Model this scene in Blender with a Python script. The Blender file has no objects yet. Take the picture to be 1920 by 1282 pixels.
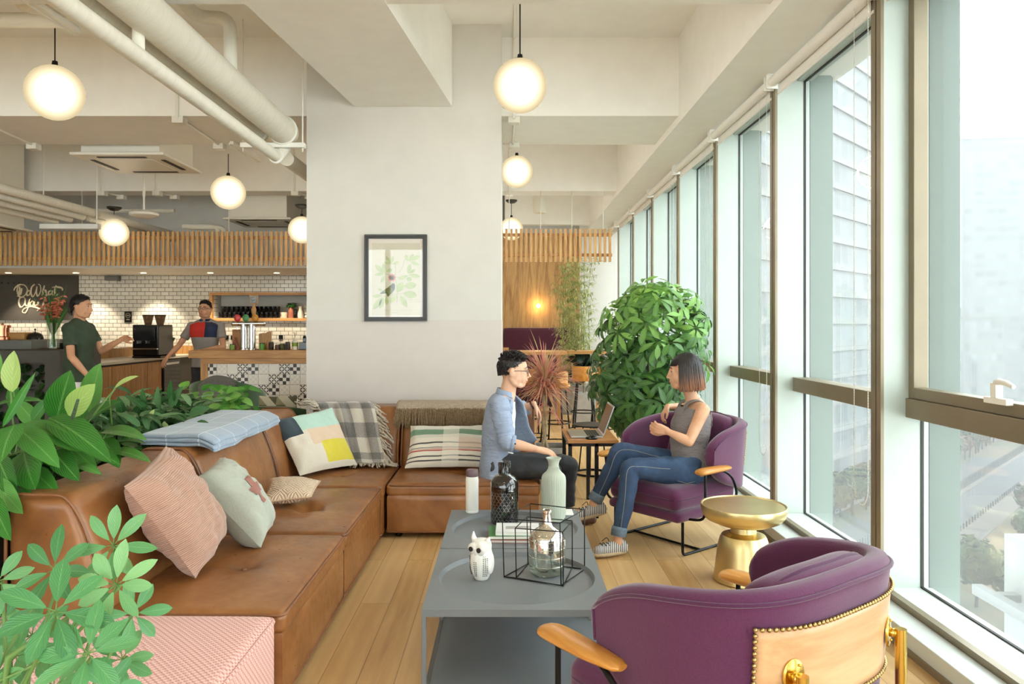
EXPOSURE = 2.18
SKY = 1.6
LAMP = 75
DOWN = 18
HAZE = .0006
OD = .5
HAZE_FILM = .03  # strength of the milky haze veil put into the window glass
import bpy, bmesh, math, random
from mathutils import Vector, Matrix, noise, Quaternion
R = math.radians
PI = math.pi
SC = bpy.context.scene
COL = SC.collection
rnd = random.Random(7)
EYE = 1.42
F, CX, CY = 1400.0, 952.0, 608.0
def P(px, py, Y):                       # photograph pixel at depth Y -> point in the room
    return Vector(((px - CX) / F * Y, Y, EYE + (CY - py) / F * Y))
def V(*a): return Vector(a)
def lin(c):
    c = c / 255.0
    return c / 12.92 if c <= .04045 else ((c + .055) / 1.055) ** 2.4
def rgb(r, g, b): return (lin(r), lin(g), lin(b), 1)

# ---------------------------------------------------------------- materials
class NT:
    def __init__(s, name):
        s.m = bpy.data.materials.new(name); s.m.use_nodes = True
        s.t = s.m.node_tree; s.t.nodes.clear()
        s.out = s.n('ShaderNodeOutputMaterial')
    def n(s, typ, **kw):
        nd = s.t.nodes.new(typ)
        for k, v in kw.items():
            if hasattr(nd, k) and not k[0].isupper(): setattr(nd, k, v)
        return nd
    def l(s, a, b): s.t.links.new(a, b)
    def coords(s, kind='Object', scale=(1, 1, 1), rot=(0, 0, 0), loc=(0, 0, 0)):
        tc = s.n('ShaderNodeTexCoord'); mp = s.n('ShaderNodeMapping')
        mp.inputs['Scale'].default_value = scale; mp.inputs['Rotation'].default_value = rot
        mp.inputs['Location'].default_value = loc
        s.l(tc.outputs[kind], mp.inputs[0]); return mp.outputs[0]
    def noise(s, vec, scale=5, detail=4, rough=.55, dist=0):
        nd = s.n('ShaderNodeTexNoise'); nd.inputs['Scale'].default_value = scale
        nd.inputs['Detail'].default_value = detail; nd.inputs['Roughness'].default_value = rough
        nd.inputs['Distortion'].default_value = dist
        if vec is not None: s.l(vec, nd.inputs['Vector'])
        return nd.outputs['Fac']
    def ramp(s, fac, stops, interp='LINEAR'):
        nd = s.n('ShaderNodeValToRGB'); cr = nd.color_ramp; cr.interpolation = interp
        while len(cr.elements) < len(stops): cr.elements.new(.5)
        for e, (p, c) in zip(cr.elements, stops):
            e.position = p; e.color = c if len(c) == 4 else (*c, 1)
        s.l(fac, nd.inputs[0]); return nd.outputs[0]
    def mix(s, fac, a, b, blend='MIX'):
        nd = s.n('ShaderNodeMix'); nd.data_type = 'RGBA'; nd.blend_type = blend
        for i, x in ((0, fac), (6, a), (7, b)):
            if isinstance(x, (int, float)): nd.inputs[i].default_value = x
            elif isinstance(x, tuple): nd.inputs[i].default_value = x
            else: s.l(x, nd.inputs[i])
        return nd.outputs[2]
    def math(s, op, a, b=None, c=None):
        nd = s.n('ShaderNodeMath'); nd.operation = op
        for i, x in enumerate((a, b, c)):
            if x is None: continue
            if isinstance(x, (int, float)): nd.inputs[i].default_value = x
            else: s.l(x, nd.inputs[i])
        return nd.outputs[0]
    def bump(s, h, strength=.3, dist=.01):
        nd = s.n('ShaderNodeBump'); nd.inputs['Strength'].default_value = strength
        nd.inputs['Distance'].default_value = dist; s.l(h, nd.inputs['Height']); return nd.outputs[0]
    def bsdf(s, col=None, rough=.5, metal=0, normal=None, coat=0, sheen=0, spec=None, trans=0, alpha=None, emis=None, estr=0, sss=0):
        b = s.n('ShaderNodeBsdfPrincipled')
        def setv(k, x):
            if x is None: return
            if isinstance(x, (int, float, tuple)): b.inputs[k].default_value = x
            else: s.l(x, b.inputs[k])
        setv('Base Color', col); setv('Roughness', rough); setv('Metallic', metal); setv('Normal', normal)
        setv('Coat Weight', coat); setv('Sheen Weight', sheen); setv('Specular IOR Level', spec)
        setv('Transmission Weight', trans); setv('Alpha', alpha)
        if emis: setv('Emission Color', emis); setv('Emission Strength', estr)
        if sss: setv('Subsurface Weight', sss); b.inputs['Subsurface Radius'].default_value = (.02, .008, .004); b.inputs['Subsurface Scale'].default_value = .3
        s.l(b.outputs[0], s.out.inputs[0]); return b

def mat(name, c, rough=.5, metal=0, var=.08, vs=6, bump=0, bs=60, bd=.003, stretch=(1, 1, 1), coat=0, sheen=0, spec=None, sss=0, c2=None):
    t = NT(name); v = t.coords('Object', stretch)
    n1 = t.noise(v, vs, 4)
    base = rgb(*c)
    if c2: lo, hi = rgb(*c2), base
    else:
        lo = tuple(x * (1 - var) for x in base[:3]) + (1,); hi = tuple(min(1, x * (1 + var)) for x in base[:3]) + (1,)
    col = t.ramp(n1, [(.32, lo), (.68, hi)])
    nm = t.bump(t.noise(v, bs, 3), bump, bd) if bump else None
    t.bsdf(col, rough, metal, nm, coat, sheen, spec, sss=sss)
    return t.m

# ---------------------------------------------------------------- mesh builder
class MB:
    def __init__(s): s.v = []; s.f = []; s.u = []; s.m = []; s.t = []; s.mi = 0; s.tint = .5
    def add(s, vs, fs, uvs=None):
        k = len(s.v); s.v += [tuple(p) for p in vs]
        for i, f in enumerate(fs):
            s.f.append(tuple(k + j for j in f)); s.u.append(uvs[i] if uvs else None)
            s.m.append(s.mi); s.t.append(s.tint)
        return s
    def box(s, c, d, rot=None):
        c = Vector(c); hx, hy, hz = d[0] / 2, d[1] / 2, d[2] / 2
        vs = [Vector((x, y, z)) for z in (-hz, hz) for y in (-hy, hy) for x in (-hx, hx)]
        if rot is not None:
            m = rot if isinstance(rot, Matrix) else Matrix.Rotation(rot, 3, 'Z')
            vs = [m @ p for p in vs]
        return s.add([p + c for p in vs], [(0, 2, 3, 1), (4, 5, 7, 6), (0, 1, 5, 4), (2, 6, 7, 3), (0, 4, 6, 2), (1, 3, 7, 5)])
    def bb(s, x0, x1, y0, y1, z0, z1): return s.box(((x0 + x1) / 2, (y0 + y1) / 2, (z0 + z1) / 2), (x1 - x0, y1 - y0, z1 - z0))
    def prism(s, pts, a, b, axis='z'):              # polygon extruded from a to b along an axis
        n = len(pts)
        def q(p, h): return {'z': (p[0], p[1], h), 'y': (p[0], h, p[1]), 'x': (h, p[0], p[1])}[axis]
        vs = [q(p, a) for p in pts] + [q(p, b) for p in pts]
        return s.add(vs, [tuple(range(n))[::-1], tuple(range(n, 2 * n))] + [(i, (i + 1) % n, n + (i + 1) % n, n + i) for i in range(n)])
    def tube(s, pts, r, n=8, closed=False, flat=1.0, up=None, caps=True):   # r number or list; swept round tube
        pts = [Vector(p) for p in pts]; N = len(pts)
        rs = r if isinstance(r, (list, tuple)) else [r] * N
        t0 = (pts[1] - pts[0]).normalized()
        a = Vector(up) if up is not None else (Vector((0, 0, 1)) if abs(t0.z) < .9 else Vector((1, 0, 0)))
        nrm = (a - t0 * a.dot(t0)).normalized(); vs = []
        for i in range(N):
            if closed: t = (pts[(i + 1) % N] - pts[i - 1]).normalized()
            else: t = (pts[min(i + 1, N - 1)] - pts[max(i - 1, 0)]).normalized()
            if t.length < .5: t = t0
            nrm = nrm - t * nrm.dot(t)
            nrm = nrm.normalized() if nrm.length > 1e-6 else t.orthogonal().normalized()
            bi = t.cross(nrm)
            for k in range(n):
                an = 2 * PI * k / n
                vs.append(pts[i] + (nrm * math.cos(an) * flat + bi * math.sin(an)) * rs[i])
        fs = []
        for i in range(N if closed else N - 1):
            j = (i + 1) % N
            for k in range(n):
                l = (k + 1) % n; fs.append((i * n + k, i * n + l, j * n + l, j * n + k))
        if not closed and caps: fs += [tuple(range(n))[::-1], tuple(range((N - 1) * n, N * n))]
        return s.add(vs, fs)
    def lathe(s, prof, c=(0, 0, 0), n=32, tilt=None):   # profile [(r,z)...]
        c = Vector(c); vs = []; fs = []; idx = []
        for r, z in prof:
            if r < 1e-6:
                idx.append([len(vs)] * n); vs.append(Vector((0, 0, z)))
            else:
                idx.append(list(range(len(vs), len(vs) + n)))
                vs += [Vector((r * math.cos(2 * PI * k / n), r * math.sin(2 * PI * k / n), z)) for k in range(n)]
        for i in range(len(prof) - 1):
            A, B = idx[i], idx[i + 1]
            for k in range(n):
                l = (k + 1) % n; q = [A[k], A[l], B[l], B[k]]
                q2 = [];  [q2.append(x) for x in q if x not in q2]
                if len(q2) > 2: fs.append(tuple(q2))
        if tilt is not None: vs = [tilt @ p for p in vs]
        return s.add([p + c for p in vs], fs)
    def ell(s, c, r, n=16, m=10, rot=None):
        c = Vector(c); r = (r, r, r) if isinstance(r, (int, float)) else r
        vs = []; fs = []
        for i in range(m + 1):
            ph = PI * i / m
            for k in range(n):
                th = 2 * PI * k / n
                p = Vector((r[0] * math.sin(ph) * math.cos(th), r[1] * math.sin(ph) * math.sin(th), r[2] * math.cos(ph)))
                vs.append((rot @ p if rot is not None else p) + c)
        for i in range(m):
            for k in range(n):
                l = (k + 1) % n; a, b, cc, d = i * n + k, i * n + l, (i + 1) * n + l, (i + 1) * n + k
                if i == 0: fs.append((a, cc, d)[::-1] if False else (a, d, cc))
                elif i == m - 1: fs.append((a, d, b))
                else: fs.append((a, d, cc, b))
        return s.add(vs, fs)
    def cap(s, a, b, ra, rb, n=14):                     # tapered capsule
        a, b = Vector(a), Vector(b); d = b - a; L = d.length; d.normalize()
        pts = []; rs = []
        for i in range(5):
            th = PI / 2 * i / 4; pts.append(a - d * ra * math.cos(th)); rs.append(max(ra * math.sin(th), ra * .05))
        for i in range(5):
            th = PI / 2 * i / 4; pts.append(b + d * rb * math.sin(th)); rs.append(max(rb * math.cos(th), rb * .05))
        return s.tube(pts, rs, n)
    def chain(s, pts, rs, n=14, sub=4):                # smooth limb through points, round ends
        p2, r2 = catmull(pts, rs, sub)
        s.tube(p2, r2, n)
        s.ell(p2[0], r2[0], 12, 8); s.ell(p2[-1], r2[-1], 12, 8); return s
    def grid(s, fn, nu, nv, uv=True, cu=False, cv=False, flip=False):
        vs = [Vector(fn(i / nu, j / nv)) for j in range(nv + (0 if cv else 1)) for i in range(nu + (0 if cu else 1))]
        W = nu + (0 if cu else 1); H = nv + (0 if cv else 1); fs = []; us = []
        for j in range(nv):
            for i in range(nu):
                i2 = (i + 1) % W; j2 = (j + 1) % H
                q = (j * W + i, j * W + i2, j2 * W + i2, j2 * W + i)
                w = ((i / nu, j / nv), ((i + 1) / nu, j / nv), ((i + 1) / nu, (j + 1) / nv), (i / nu, (j + 1) / nv))
                if flip: q = q[::-1]; w = w[::-1]
                fs.append(q); us.append(w)
        return s.add(vs, fs, us if uv else None)
    def leaf(s, base, d, nrm, L, W, bend=.3, fold=.15, n=5, tip=.5, tw=0, peak=.45, m=2):
        # a leaf blade: base point, direction, face normal, length, width
        d = Vector(d).normalized(); nrm = Vector(nrm); nrm = (nrm - d * nrm.dot(d))
        nrm = nrm.normalized() if nrm.length > 1e-4 else d.orthogonal().normalized()
        side = d.cross(nrm); vs = []; fs = []; us = []
        pos = Vector(base); dd = d.copy(); nn = nrm.copy(); st = L / n
        for i in range(n + 1):
            t = i / n
            w = W * .5 * (math.sin(PI * min(1, t ** (math.log(.5) / math.log(peak)))) ** .8 if 0 < t < 1 else 0) + (W * .03)
            if i == n: w = W * .01
            for k in range(-m // 2 if False else -(m // 2), m // 2 + 1):
                q = k / (m // 2)
                vs.append(pos + side * w * q + nn * (abs(q) * w * fold * 2))
            rot = Quaternion(side, -bend / n); dd = rot @ dd; nn = rot @ nn
            pos = pos + dd * st
        c = m + 1 if m % 2 == 0 else m
        for i in range(n):
            for k in range(c - 1):
                a = i * c + k
                fs.append((a, a + 1, a + c + 1, a + c))
                us.append(((k / (c - 1), i / n), ((k + 1) / (c - 1), i / n), ((k + 1) / (c - 1), (i + 1) / n), (k / (c - 1), (i + 1) / n)))
        return s.add(vs, fs, us)
    def build(s, name, mats, parent=None, smooth=True, bevel=0, seg=2, sub=0, remesh=0, rsm=0, auto=35, solid=0, world=True):
        me = bpy.data.meshes.new(name); me.from_pydata(s.v, [], s.f)
        mats = mats if isinstance(mats, (list, tuple)) else [mats]
        for m in mats: me.materials.append(m)
        if len(mats) > 1: me.polygons.foreach_set('material_index', s.m)
        if any(u is not None for u in s.u):
            L = me.uv_layers.new(name='UVMap'); data = []
            for f, u in zip(s.f, s.u):
                for k in range(len(f)): data += list(u[k]) if u else [0, 0]
            L.data.foreach_set('uv', data)
        if any(t != .5 for t in s.t):
            at = me.attributes.new('tint', 'FLOAT', 'FACE'); at.data.foreach_set('value', s.t)
        bm = bmesh.new(); bm.from_mesh(me)
        if not any(u is not None for u in s.u): bmesh.ops.recalc_face_normals(bm, faces=bm.faces)
        bm.to_mesh(me); bm.free()
        o = bpy.data.objects.new(name, me); COL.objects.link(o)
        if parent is not None: attach(o, parent)
        if smooth:
            me.polygons.foreach_set('use_smooth', [True] * len(me.polygons))
            if auto and not sub and not remesh and not bevel:
                try: me.set_sharp_from_angle(angle=R(auto))
                except Exception: pass
        if remesh:
            r = o.modifiers.new('r', 'REMESH'); r.mode = 'VOXEL'; r.voxel_size = remesh; r.use_smooth_shade = True
            if rsm:
                q = o.modifiers.new('s', 'SMOOTH'); q.iterations = rsm; q.factor = .5
        if bevel:
            b = o.modifiers.new('b', 'BEVEL'); b.width = bevel; b.segments = seg; b.limit_method = 'ANGLE'; b.angle_limit = R(40); b.harden_normals = bool(smooth)
        if solid:
            q = o.modifiers.new('t', 'SOLIDIFY'); q.thickness = solid; q.offset = 0
        if sub:
            q = o.modifiers.new('u', 'SUBSURF'); q.levels = sub; q.render_levels = sub
        return o

def catmull(pts, rs=None, sub=4, closed=False):
    pts = [Vector(p) for p in pts]; n = len(pts)
    if rs is not None and not isinstance(rs, (list, tuple)): rs = [rs] * n
    out = []; ro = []
    rng = range(n) if closed else range(n - 1)
    for i in rng:
        if closed: p0, p1, p2, p3 = pts[i - 1], pts[i], pts[(i + 1) % n], pts[(i + 2) % n]
        else: p0, p1, p2, p3 = pts[max(i - 1, 0)], pts[i], pts[i + 1], pts[min(i + 2, n - 1)]
        for k in range(sub):
            t = k / sub; t2 = t * t; t3 = t2 * t
            out.append(.5 * ((2 * p1) + (p2 - p0) * t + (2 * p0 - 5 * p1 + 4 * p2 - p3) * t2 + (3 * p1 - p0 - 3 * p2 + p3) * t3))
            if rs: u = t * t * (3 - 2 * t); ro.append(rs[i] * (1 - u) + rs[(i + 1) % n] * u)
    if not closed:
        out.append(pts[-1])
        if rs: ro.append(rs[-1])
    return (out, ro) if rs else out

def attach(o, parent):
    o.parent = parent
    # geometry is written in room coordinates: cancel the parent's place when it is not the origin
    if parent.get('_room'): o.matrix_parent_inverse = parent.matrix_basis.inverted()
def thing(name, label, cat, loc=(0, 0, 0), rz=0, group=None, room=False):
    # an Empty at the thing's base; room=True when its parts are written in room coordinates
    o = bpy.data.objects.new(name, None); COL.objects.link(o); o.location = loc; o.rotation_euler = (0, 0, rz)
    o.empty_display_size = .05
    o['label'] = label; o['category'] = cat
    if group: o['group'] = group
    if room: o['_room'] = 1
    return o
def chain_room(o):     # let a room-coordinates part carry room-coordinates sub-parts
    return o
def tag(o, label, cat, group=None, kind=None):
    o['label'] = label; o['category'] = cat
    if group: o['group'] = group
    if kind: o['kind'] = kind
    return o
def struct(o): o['kind'] = 'structure'; return o
def dup(root, loc=None, rz=None, label=None):
    c = root.copy(); COL.objects.link(c)
    if loc is not None: c.location = loc
    if rz is not None: c.rotation_euler = (0, 0, rz)
    if label: c['label'] = label
    for ch in root.children:
        d = ch.copy(); COL.objects.link(d); d.parent = c; d.matrix_parent_inverse = ch.matrix_parent_inverse
        for g in ch.children:
            e = g.copy(); COL.objects.link(e); e.parent = d; e.matrix_parent_inverse = g.matrix_parent_inverse
    return c
# ================================================================ room materials
def floor_mat():
    t = NT('oak_planks'); v = t.coords('Object', rot=(0, 0, R(90)))
    br = t.n('ShaderNodeTexBrick'); t.l(v, br.inputs['Vector'])
    br.offset = .37; br.inputs['Scale'].default_value = 1
    br.inputs['Brick Width'].default_value = 1.9; br.inputs['Row Height'].default_value = .15
    br.inputs['Mortar Size'].default_value = .0016; br.inputs['Mortar Smooth'].default_value = .2
    br.inputs['Color1'].default_value = (0, 0, 0, 1); br.inputs['Color2'].default_value = (1, 1, 1, 1)
    br.inputs['Mortar'].default_value = (.5, .5, .5, 1)
    sep = t.n('ShaderNodeSeparateColor'); t.l(br.outputs['Color'], sep.inputs[0])
    v2 = t.coords('Object', (1, .12, 1))
    add = t.n('ShaderNodeVectorMath'); add.operation = 'MULTIPLY_ADD'
    t.l(br.outputs['Color'], add.inputs[0]); add.inputs[1].default_value = (7, 13, 3); t.l(v2, add.inputs[2])
    g = t.noise(add.outputs[0], 5.5, 5, .6, 1.4)
    rings = t.n('ShaderNodeTexWave'); rings.wave_type = 'BANDS'; rings.bands_direction = 'X'
    t.l(add.outputs[0], rings.inputs[0]); rings.inputs['Scale'].default_value = 5; rings.inputs['Distortion'].default_value = 9
    rings.inputs['Detail'].default_value = 3; rings.inputs['Detail Scale'].default_value = .8
    fine = t.noise(t.coords('Object', (60, 3, 1)), 4, 3)
    c = t.ramp(g, [(.25, rgb(178, 130, 70)), (.5, rgb(206, 165, 104)), (.75, rgb(222, 188, 132))])
    c = t.mix(t.math('MULTIPLY', rings.outputs['Fac'], .28), c, rgb(168, 116, 62))
    c = t.mix(t.math('MULTIPLY', fine, .22), c, rgb(160, 112, 62))
    c = t.mix(t.ramp(sep.outputs[0], [(0, (0, 0, 0)), (1, (.42, .42, .42))]), c, rgb(228, 196, 148))
    c = t.mix(t.math('MULTIPLY', br.outputs['Fac'], .75), c, rgb(110, 74, 38))
    h = t.math('SUBTRACT', t.math('MULTIPLY', fine, .3), br.outputs['Fac'])
    t.bsdf(c, t.ramp(g, [(.2, (.34, .34, .34)), (.8, (.46, .46, .46))]), 0, t.bump(h, .25, .002))
    return t.m
def wood(name, c, dark, axis='x', scale=1.0, rough=.42, amt=.6):
    # grain runs along an axis of the object
    st = {'x': (.09, 1, 1), 'y': (1, .09, 1), 'z': (1, 1, .09)}[axis]
    t = NT(name); v = t.coords('Object', tuple(a * scale for a in st))
    w = t.n('ShaderNodeTexNoise'); t.l(v, w.inputs[0]); w.inputs['Scale'].default_value = 9; w.inputs['Detail'].default_value = 6; w.inputs['Distortion'].default_value = 1.8
    st2 = tuple(a * scale * 7 for a in st)
    f = t.noise(t.coords('Object', st2), 9, 3)
    k = t.math('ADD', t.math('MULTIPLY', w.outputs['Fac'], .7), t.math('MULTIPLY', f, .3))
    col = t.ramp(k, [(.5 - amt * .3, rgb(*dark)), (.5 + amt * .25, rgb(*c))])
    t.bsdf(col, rough, 0, t.bump(f, .12, .001)); return t.m
def subway():
    t = NT('white_subway_tile'); v = t.coords('Object')
    sp = t.n('ShaderNodeSeparateXYZ'); cb = t.n('ShaderNodeCombineXYZ'); t.l(v, sp.inputs[0])
    t.l(sp.outputs[0], cb.inputs[0]); t.l(sp.outputs[2], cb.inputs[1])
    br = t.n('ShaderNodeTexBrick'); t.l(cb.outputs[0], br.inputs['Vector']); br.inputs['Scale'].default_value = 1
    br.inputs['Brick Width'].default_value = .126; br.inputs['Row Height'].default_value = .0625
    br.inputs['Mortar Size'].default_value = .0032; br.inputs['Mortar Smooth'].default_value = .1; br.offset = .5
    br.inputs['Color1'].default_value = rgb(232, 228, 218); br.inputs['Color2'].default_value = rgb(218, 213, 202)
    br.inputs['Mortar'].default_value = rgb(58, 50, 42)
    rr = t.ramp(br.outputs['Fac'], [(0, (.14, .14, .14)), (1, (.8, .8, .8))])
    inv = t.math('SUBTRACT', 1, br.outputs['Fac'])
    t.bsdf(br.outputs['Color'], rr, 0, t.bump(inv, .5, .003)); return t.m
def glass_mat(name, tint, fres=.09, rough=0.0, haze_film=0.0):
    t = NT(name); tr = t.n('ShaderNodeBsdfTransparent'); tr.inputs[0].default_value = (*tint, 1)
    gl = t.n('ShaderNodeBsdfGlossy'); gl.inputs['Roughness'].default_value = rough; gl.inputs[0].default_value = (1, 1, 1, 1)
    ge = t.n('ShaderNodeNewGeometry'); dt = t.n('ShaderNodeVectorMath'); dt.operation = 'DOT_PRODUCT'; t.l(ge.outputs['Normal'], dt.inputs[0]); t.l(ge.outputs['Incoming'], dt.inputs[1])
    x = t.math('SUBTRACT', 1, t.math('ABSOLUTE', dt.outputs['Value'])); f = t.math('ADD', t.math('MULTIPLY', t.math('POWER', x, 5), .8), fres)
    f = t.math('MINIMUM', f, .85)
    mx = t.n('ShaderNodeMixShader'); t.l(f, mx.inputs[0]); t.l(tr.outputs[0], mx.inputs[1]); t.l(gl.outputs[0], mx.inputs[2])
    last = mx.outputs[0]
    if haze_film:  # pale translucent film imitating haze over the view outside
        tl = t.n('ShaderNodeBsdfTranslucent'); tl.inputs[0].default_value = (.95, .97, .96, 1)
        m2 = t.n('ShaderNodeMixShader'); m2.inputs[0].default_value = haze_film; t.l(last, m2.inputs[1]); t.l(tl.outputs[0], m2.inputs[2]); last = m2.outputs[0]
    t.l(last, t.out.inputs[0]); return t.m
def emit(name, col, s, col2=None):
    t = NT(name); e = t.n('ShaderNodeEmission'); e.inputs[1].default_value = s
    e.inputs[0].default_value = rgb(*col); t.l(e.outputs[0], t.out.inputs[0]); return t.m
def vein_mat(name, c, dark, light, rough=.32, veins=14, slant=.9, amt=.5, var=.5, rib=.5, trans=.18):
    # leaf blade: UV across / along, feather veins and a pale midrib, each leaf a little different
    t = NT(name); uv = t.n('ShaderNodeTexCoord').outputs['UV']
    sp = t.n('ShaderNodeSeparateXYZ'); t.l(uv, sp.inputs[0])
    ax = t.math('ABSOLUTE', t.math('SUBTRACT', sp.outputs[0], .5))
    ph = t.math('SUBTRACT', t.math('MULTIPLY', sp.outputs[1], veins), t.math('MULTIPLY', ax, veins * slant))
    w = t.math('SINE', t.math('MULTIPLY', ph, 2 * PI))
    w = t.math('MULTIPLY', t.math('ADD', w, 1), .5)
    at = t.n('ShaderNodeAttribute'); at.attribute_name = 'tint'
    base = t.ramp(at.outputs['Fac'], [(.1, rgb(*dark)), (.5, rgb(*c)), (.9, rgb(*light))])
    nz = t.noise(t.coords('Object'), 25, 2)
    c1 = t.mix(t.math('MULTIPLY', t.math('POWER', w, 3), amt), base, rgb(*light))
    c1 = t.mix(t.math('MULTIPLY', nz, var * .5), c1, rgb(*dark))
    mr = t.ramp(ax, [(.0, (rib, rib, rib)), (.05, (0, 0, 0))])
    c1 = t.mix(mr, c1, rgb(*light))
    b = t.bsdf(c1, rough, 0, t.bump(w, .25, .003))
    if trans:
        tl = t.n('ShaderNodeBsdfTranslucent'); t.l(c1, tl.inputs[0])
        mx = t.n('ShaderNodeMixShader'); mx.inputs[0].default_value = trans
        t.l(b.outputs[0], mx.inputs[1]); t.l(tl.outputs[0], mx.inputs[2]); t.l(mx.outputs[0], t.out.inputs[0])
    return t.m

m_floor = floor_mat()
m_ceil = mat('cream_ceiling_paint', (242, 239, 232), .85, var=.02)
m_wall = mat('warm_white_paint', (209, 205, 197), .85, var=.02)
m_wall2 = mat('rosy_white_paint', (206, 197, 190), .7, var=.02)
m_white = mat('white_paint', (236, 234, 226), .5, var=.02)
m_alu = mat('white_aluminium', (180, 190, 182), .38, var=.02)
m_champ = mat('champagne_metal', (136, 124, 102), .4, metal=.3, var=.05)
m_dark = mat('dark_gasket', (42, 40, 36), .6)
m_black = mat('black_metal', (26, 26, 27), .4, metal=.6, var=.1)
m_sill = mat('white_stone_sill', (206, 212, 208), .25, var=.02)
m_outer = mat('grey_green_stone_fin', (82, 94, 86), .7, var=.12, vs=90)
m_glass = glass_mat('window_glass', (.93, .965, .95), .022, haze_film=HAZE_FILM)
m_pipe = mat('white_pipe_wrap', (232, 227, 213), .6, var=.04, bump=.3, bs=14, bd=.01, stretch=(1, 6, 1))
m_slat = wood('slat_oak', (224, 180, 118), (180, 128, 72), 'z', 2)
m_oak = wood('oak_x', (205, 155, 92), (165, 112, 58), 'x', 1.5)
m_oakz = wood('oak_z', (200, 152, 92), (160, 110, 58), 'z', 1.5)
m_oaky = wood('oak_y', (205, 155, 92), (165, 112, 58), 'y', 1.5)
m_cabwood = wood('cabinet_wood', (196, 148, 92), (160, 112, 62), 'z', 2, amt=.4)
m_tile = subway()
m_chrome = mat('polished_steel', (215, 215, 215), .12, metal=1, var=.02)
m_globe = NT('lit_globe')
def _globe():
    t = m_globe; lw = t.n('ShaderNodeLayerWeight'); lw.inputs[0].default_value = .5
    k = t.math('SUBTRACT', 1, lw.outputs['Facing']); k = t.math('POWER', k, 3.2)
    e = t.n('ShaderNodeEmission'); t.l(t.ramp(k, [(0, rgb(250, 228, 180)), (.5, rgb(255, 240, 205))]), e.inputs[0])
    t.l(t.math('MULTIPLY', t.math('ADD', t.math('MULTIPLY', k, 2.2), .80), .5 ** EXPOSURE), e.inputs[1]); t.l(e.outputs[0], t.out.inputs[0])
_globe(); m_globe = m_globe.m

# ================================================================ camera, world, render look
cam = bpy.data.cameras.new('camera'); co = bpy.data.objects.new('camera', cam); COL.objects.link(co)
co.location = (0, 0, EYE); co.rotation_euler = (R(90), 0, 0); cam.sensor_width = 36; cam.lens = F / 1920 * 36
cam.shift_x = (960 - CX) / 1920; cam.shift_y = -(641 - CY) / 1920; cam.clip_end = 2000; cam.clip_start = .05
SC.camera = co
SC.view_settings.view_transform = 'Standard'; SC.view_settings.look = 'None'; SC.view_settings.gamma = 1
SC.view_settings.use_curve_mapping = False; SC.view_settings.exposure = EXPOSURE
SC.cycles.max_bounces = 8; SC.cycles.diffuse_bounces = 4; SC.cycles.glossy_bounces = 4; SC.cycles.transparent_max_bounces = 24
SC.cycles.transmission_bounces = 6; SC.cycles.sample_clamp_indirect = 6; SC.cycles.caustics_reflective = False; SC.cycles.caustics_refractive = False
w = bpy.data.worlds.new('sky'); SC.world = w; w.use_nodes = True; bg = w.node_tree.nodes['Background']
bg.inputs[0].default_value = (.93, .97, 1, 1); bg.inputs[1].default_value = SKY

# ================================================================ room shell
CE = 3.87; BZ = 3.2; PY = 6.1
XL, YB, YF = -9.0, -5.0, 13.5
m = MB(); m.bb(XL - .2, 1.72, YB, YF, -.15, 0); struct(m.build('floor', m_floor, smooth=False))
m = MB(); m.bb(XL - .2, 2.3, YB, YF + .2, CE, CE + .2); struct(m.build('ceiling', m_ceil, smooth=False))
m = MB(); m.bb(XL - .2, XL, YB, YF, 0, CE); struct(m.build('wall_left', m_wall, smooth=False))
m = MB(); m.bb(1.3, 2.06, YF, YF + .2, 0, CE); m.bb(XL, -.1, YF, YF + .2, 0, CE); m.bb(-.1, 1.3, YF + .1, YF + .3, 0, CE); struct(m.build('wall_far', m_wall, smooth=False))
# wood cladding of the far nook
m = MB(); m.bb(-.1, 1.3, YF - .02, YF + .1, 0, 3.05); struct(m.build('wall_nook', wood('nook_wood', (190, 146, 88), (140, 98, 52), 'z', 1.1, amt=.5), smooth=False))
# tiled cafe wall with a recess for the mug shelf
TY = 11.8
nx0, nx1, nz0, nz1 = P(401, 0, TY).x, -1.9, 1.52, 1.88
m = MB()
for a in ((XL, nx0, 0, 2.3), (nx1, -1.2, 0, 2.3), (nx0, nx1, 0, nz0), (nx0, nx1, nz1, 2.3)): m.bb(a[0], a[1], TY, TY + .16, a[2], a[3])
struct(m.build('wall_cafe', m_tile, smooth=False))
m = MB(); m.bb(XL, -1.2, TY, TY + .16, 2.3, CE); struct(m.build('wall_cafe_upper', m_ceil, smooth=False))
m = MB(); m.bb(nx0 - .02, nx1, TY + .3, TY + .33, nz0 - .05, nz1 + .05); m.bb(nx0 - .02, nx0, TY + .16, TY + .3, nz0 - .05, nz1 + .05); m.bb(nx0, nx1, TY + .16, TY + .3, nz1, nz1 + .03)
struct(m.build('wall_recess', m_wall, smooth=False))
# plain wall between cafe and the window bay, pillar, beams
m = MB(); m.bb(-1.2, -1.04, 9, 13.5, 0, CE); struct(m.build('wall_middle', m_wall, smooth=False))
m = MB(); m.bb(-1.643, -.052, PY, PY + 1.25, 1.455, CE); up = m.build('pillar', m_wall, smooth=False); struct(up)
m = MB(); m.bb(-1.645, -.05, PY - .002, PY + 1.252, 0, 1.455); lo = m.build('pillar_lower_band', m_wall2, smooth=False); struct(lo); lo.parent = up
def beam(mb, name='beam'): return struct(mb.build(name, m_ceil, smooth=False))
for y0, y1 in ((6.38, 7.4), (9.97, 10.32)):
    m = MB(); m.bb(XL, 1.46, y0, y1, BZ, CE); beam(m)
m = MB(); m.bb(-.052, 1.46, 13.3, 13.5, BZ, CE); beam(m)
m = MB(); m.bb(XL, 1.46, 3.2, 4.15, BZ, CE); beam(m)
m = MB(); m.bb(XL, 1.46, -.6, .3, BZ, CE); beam(m)
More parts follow.
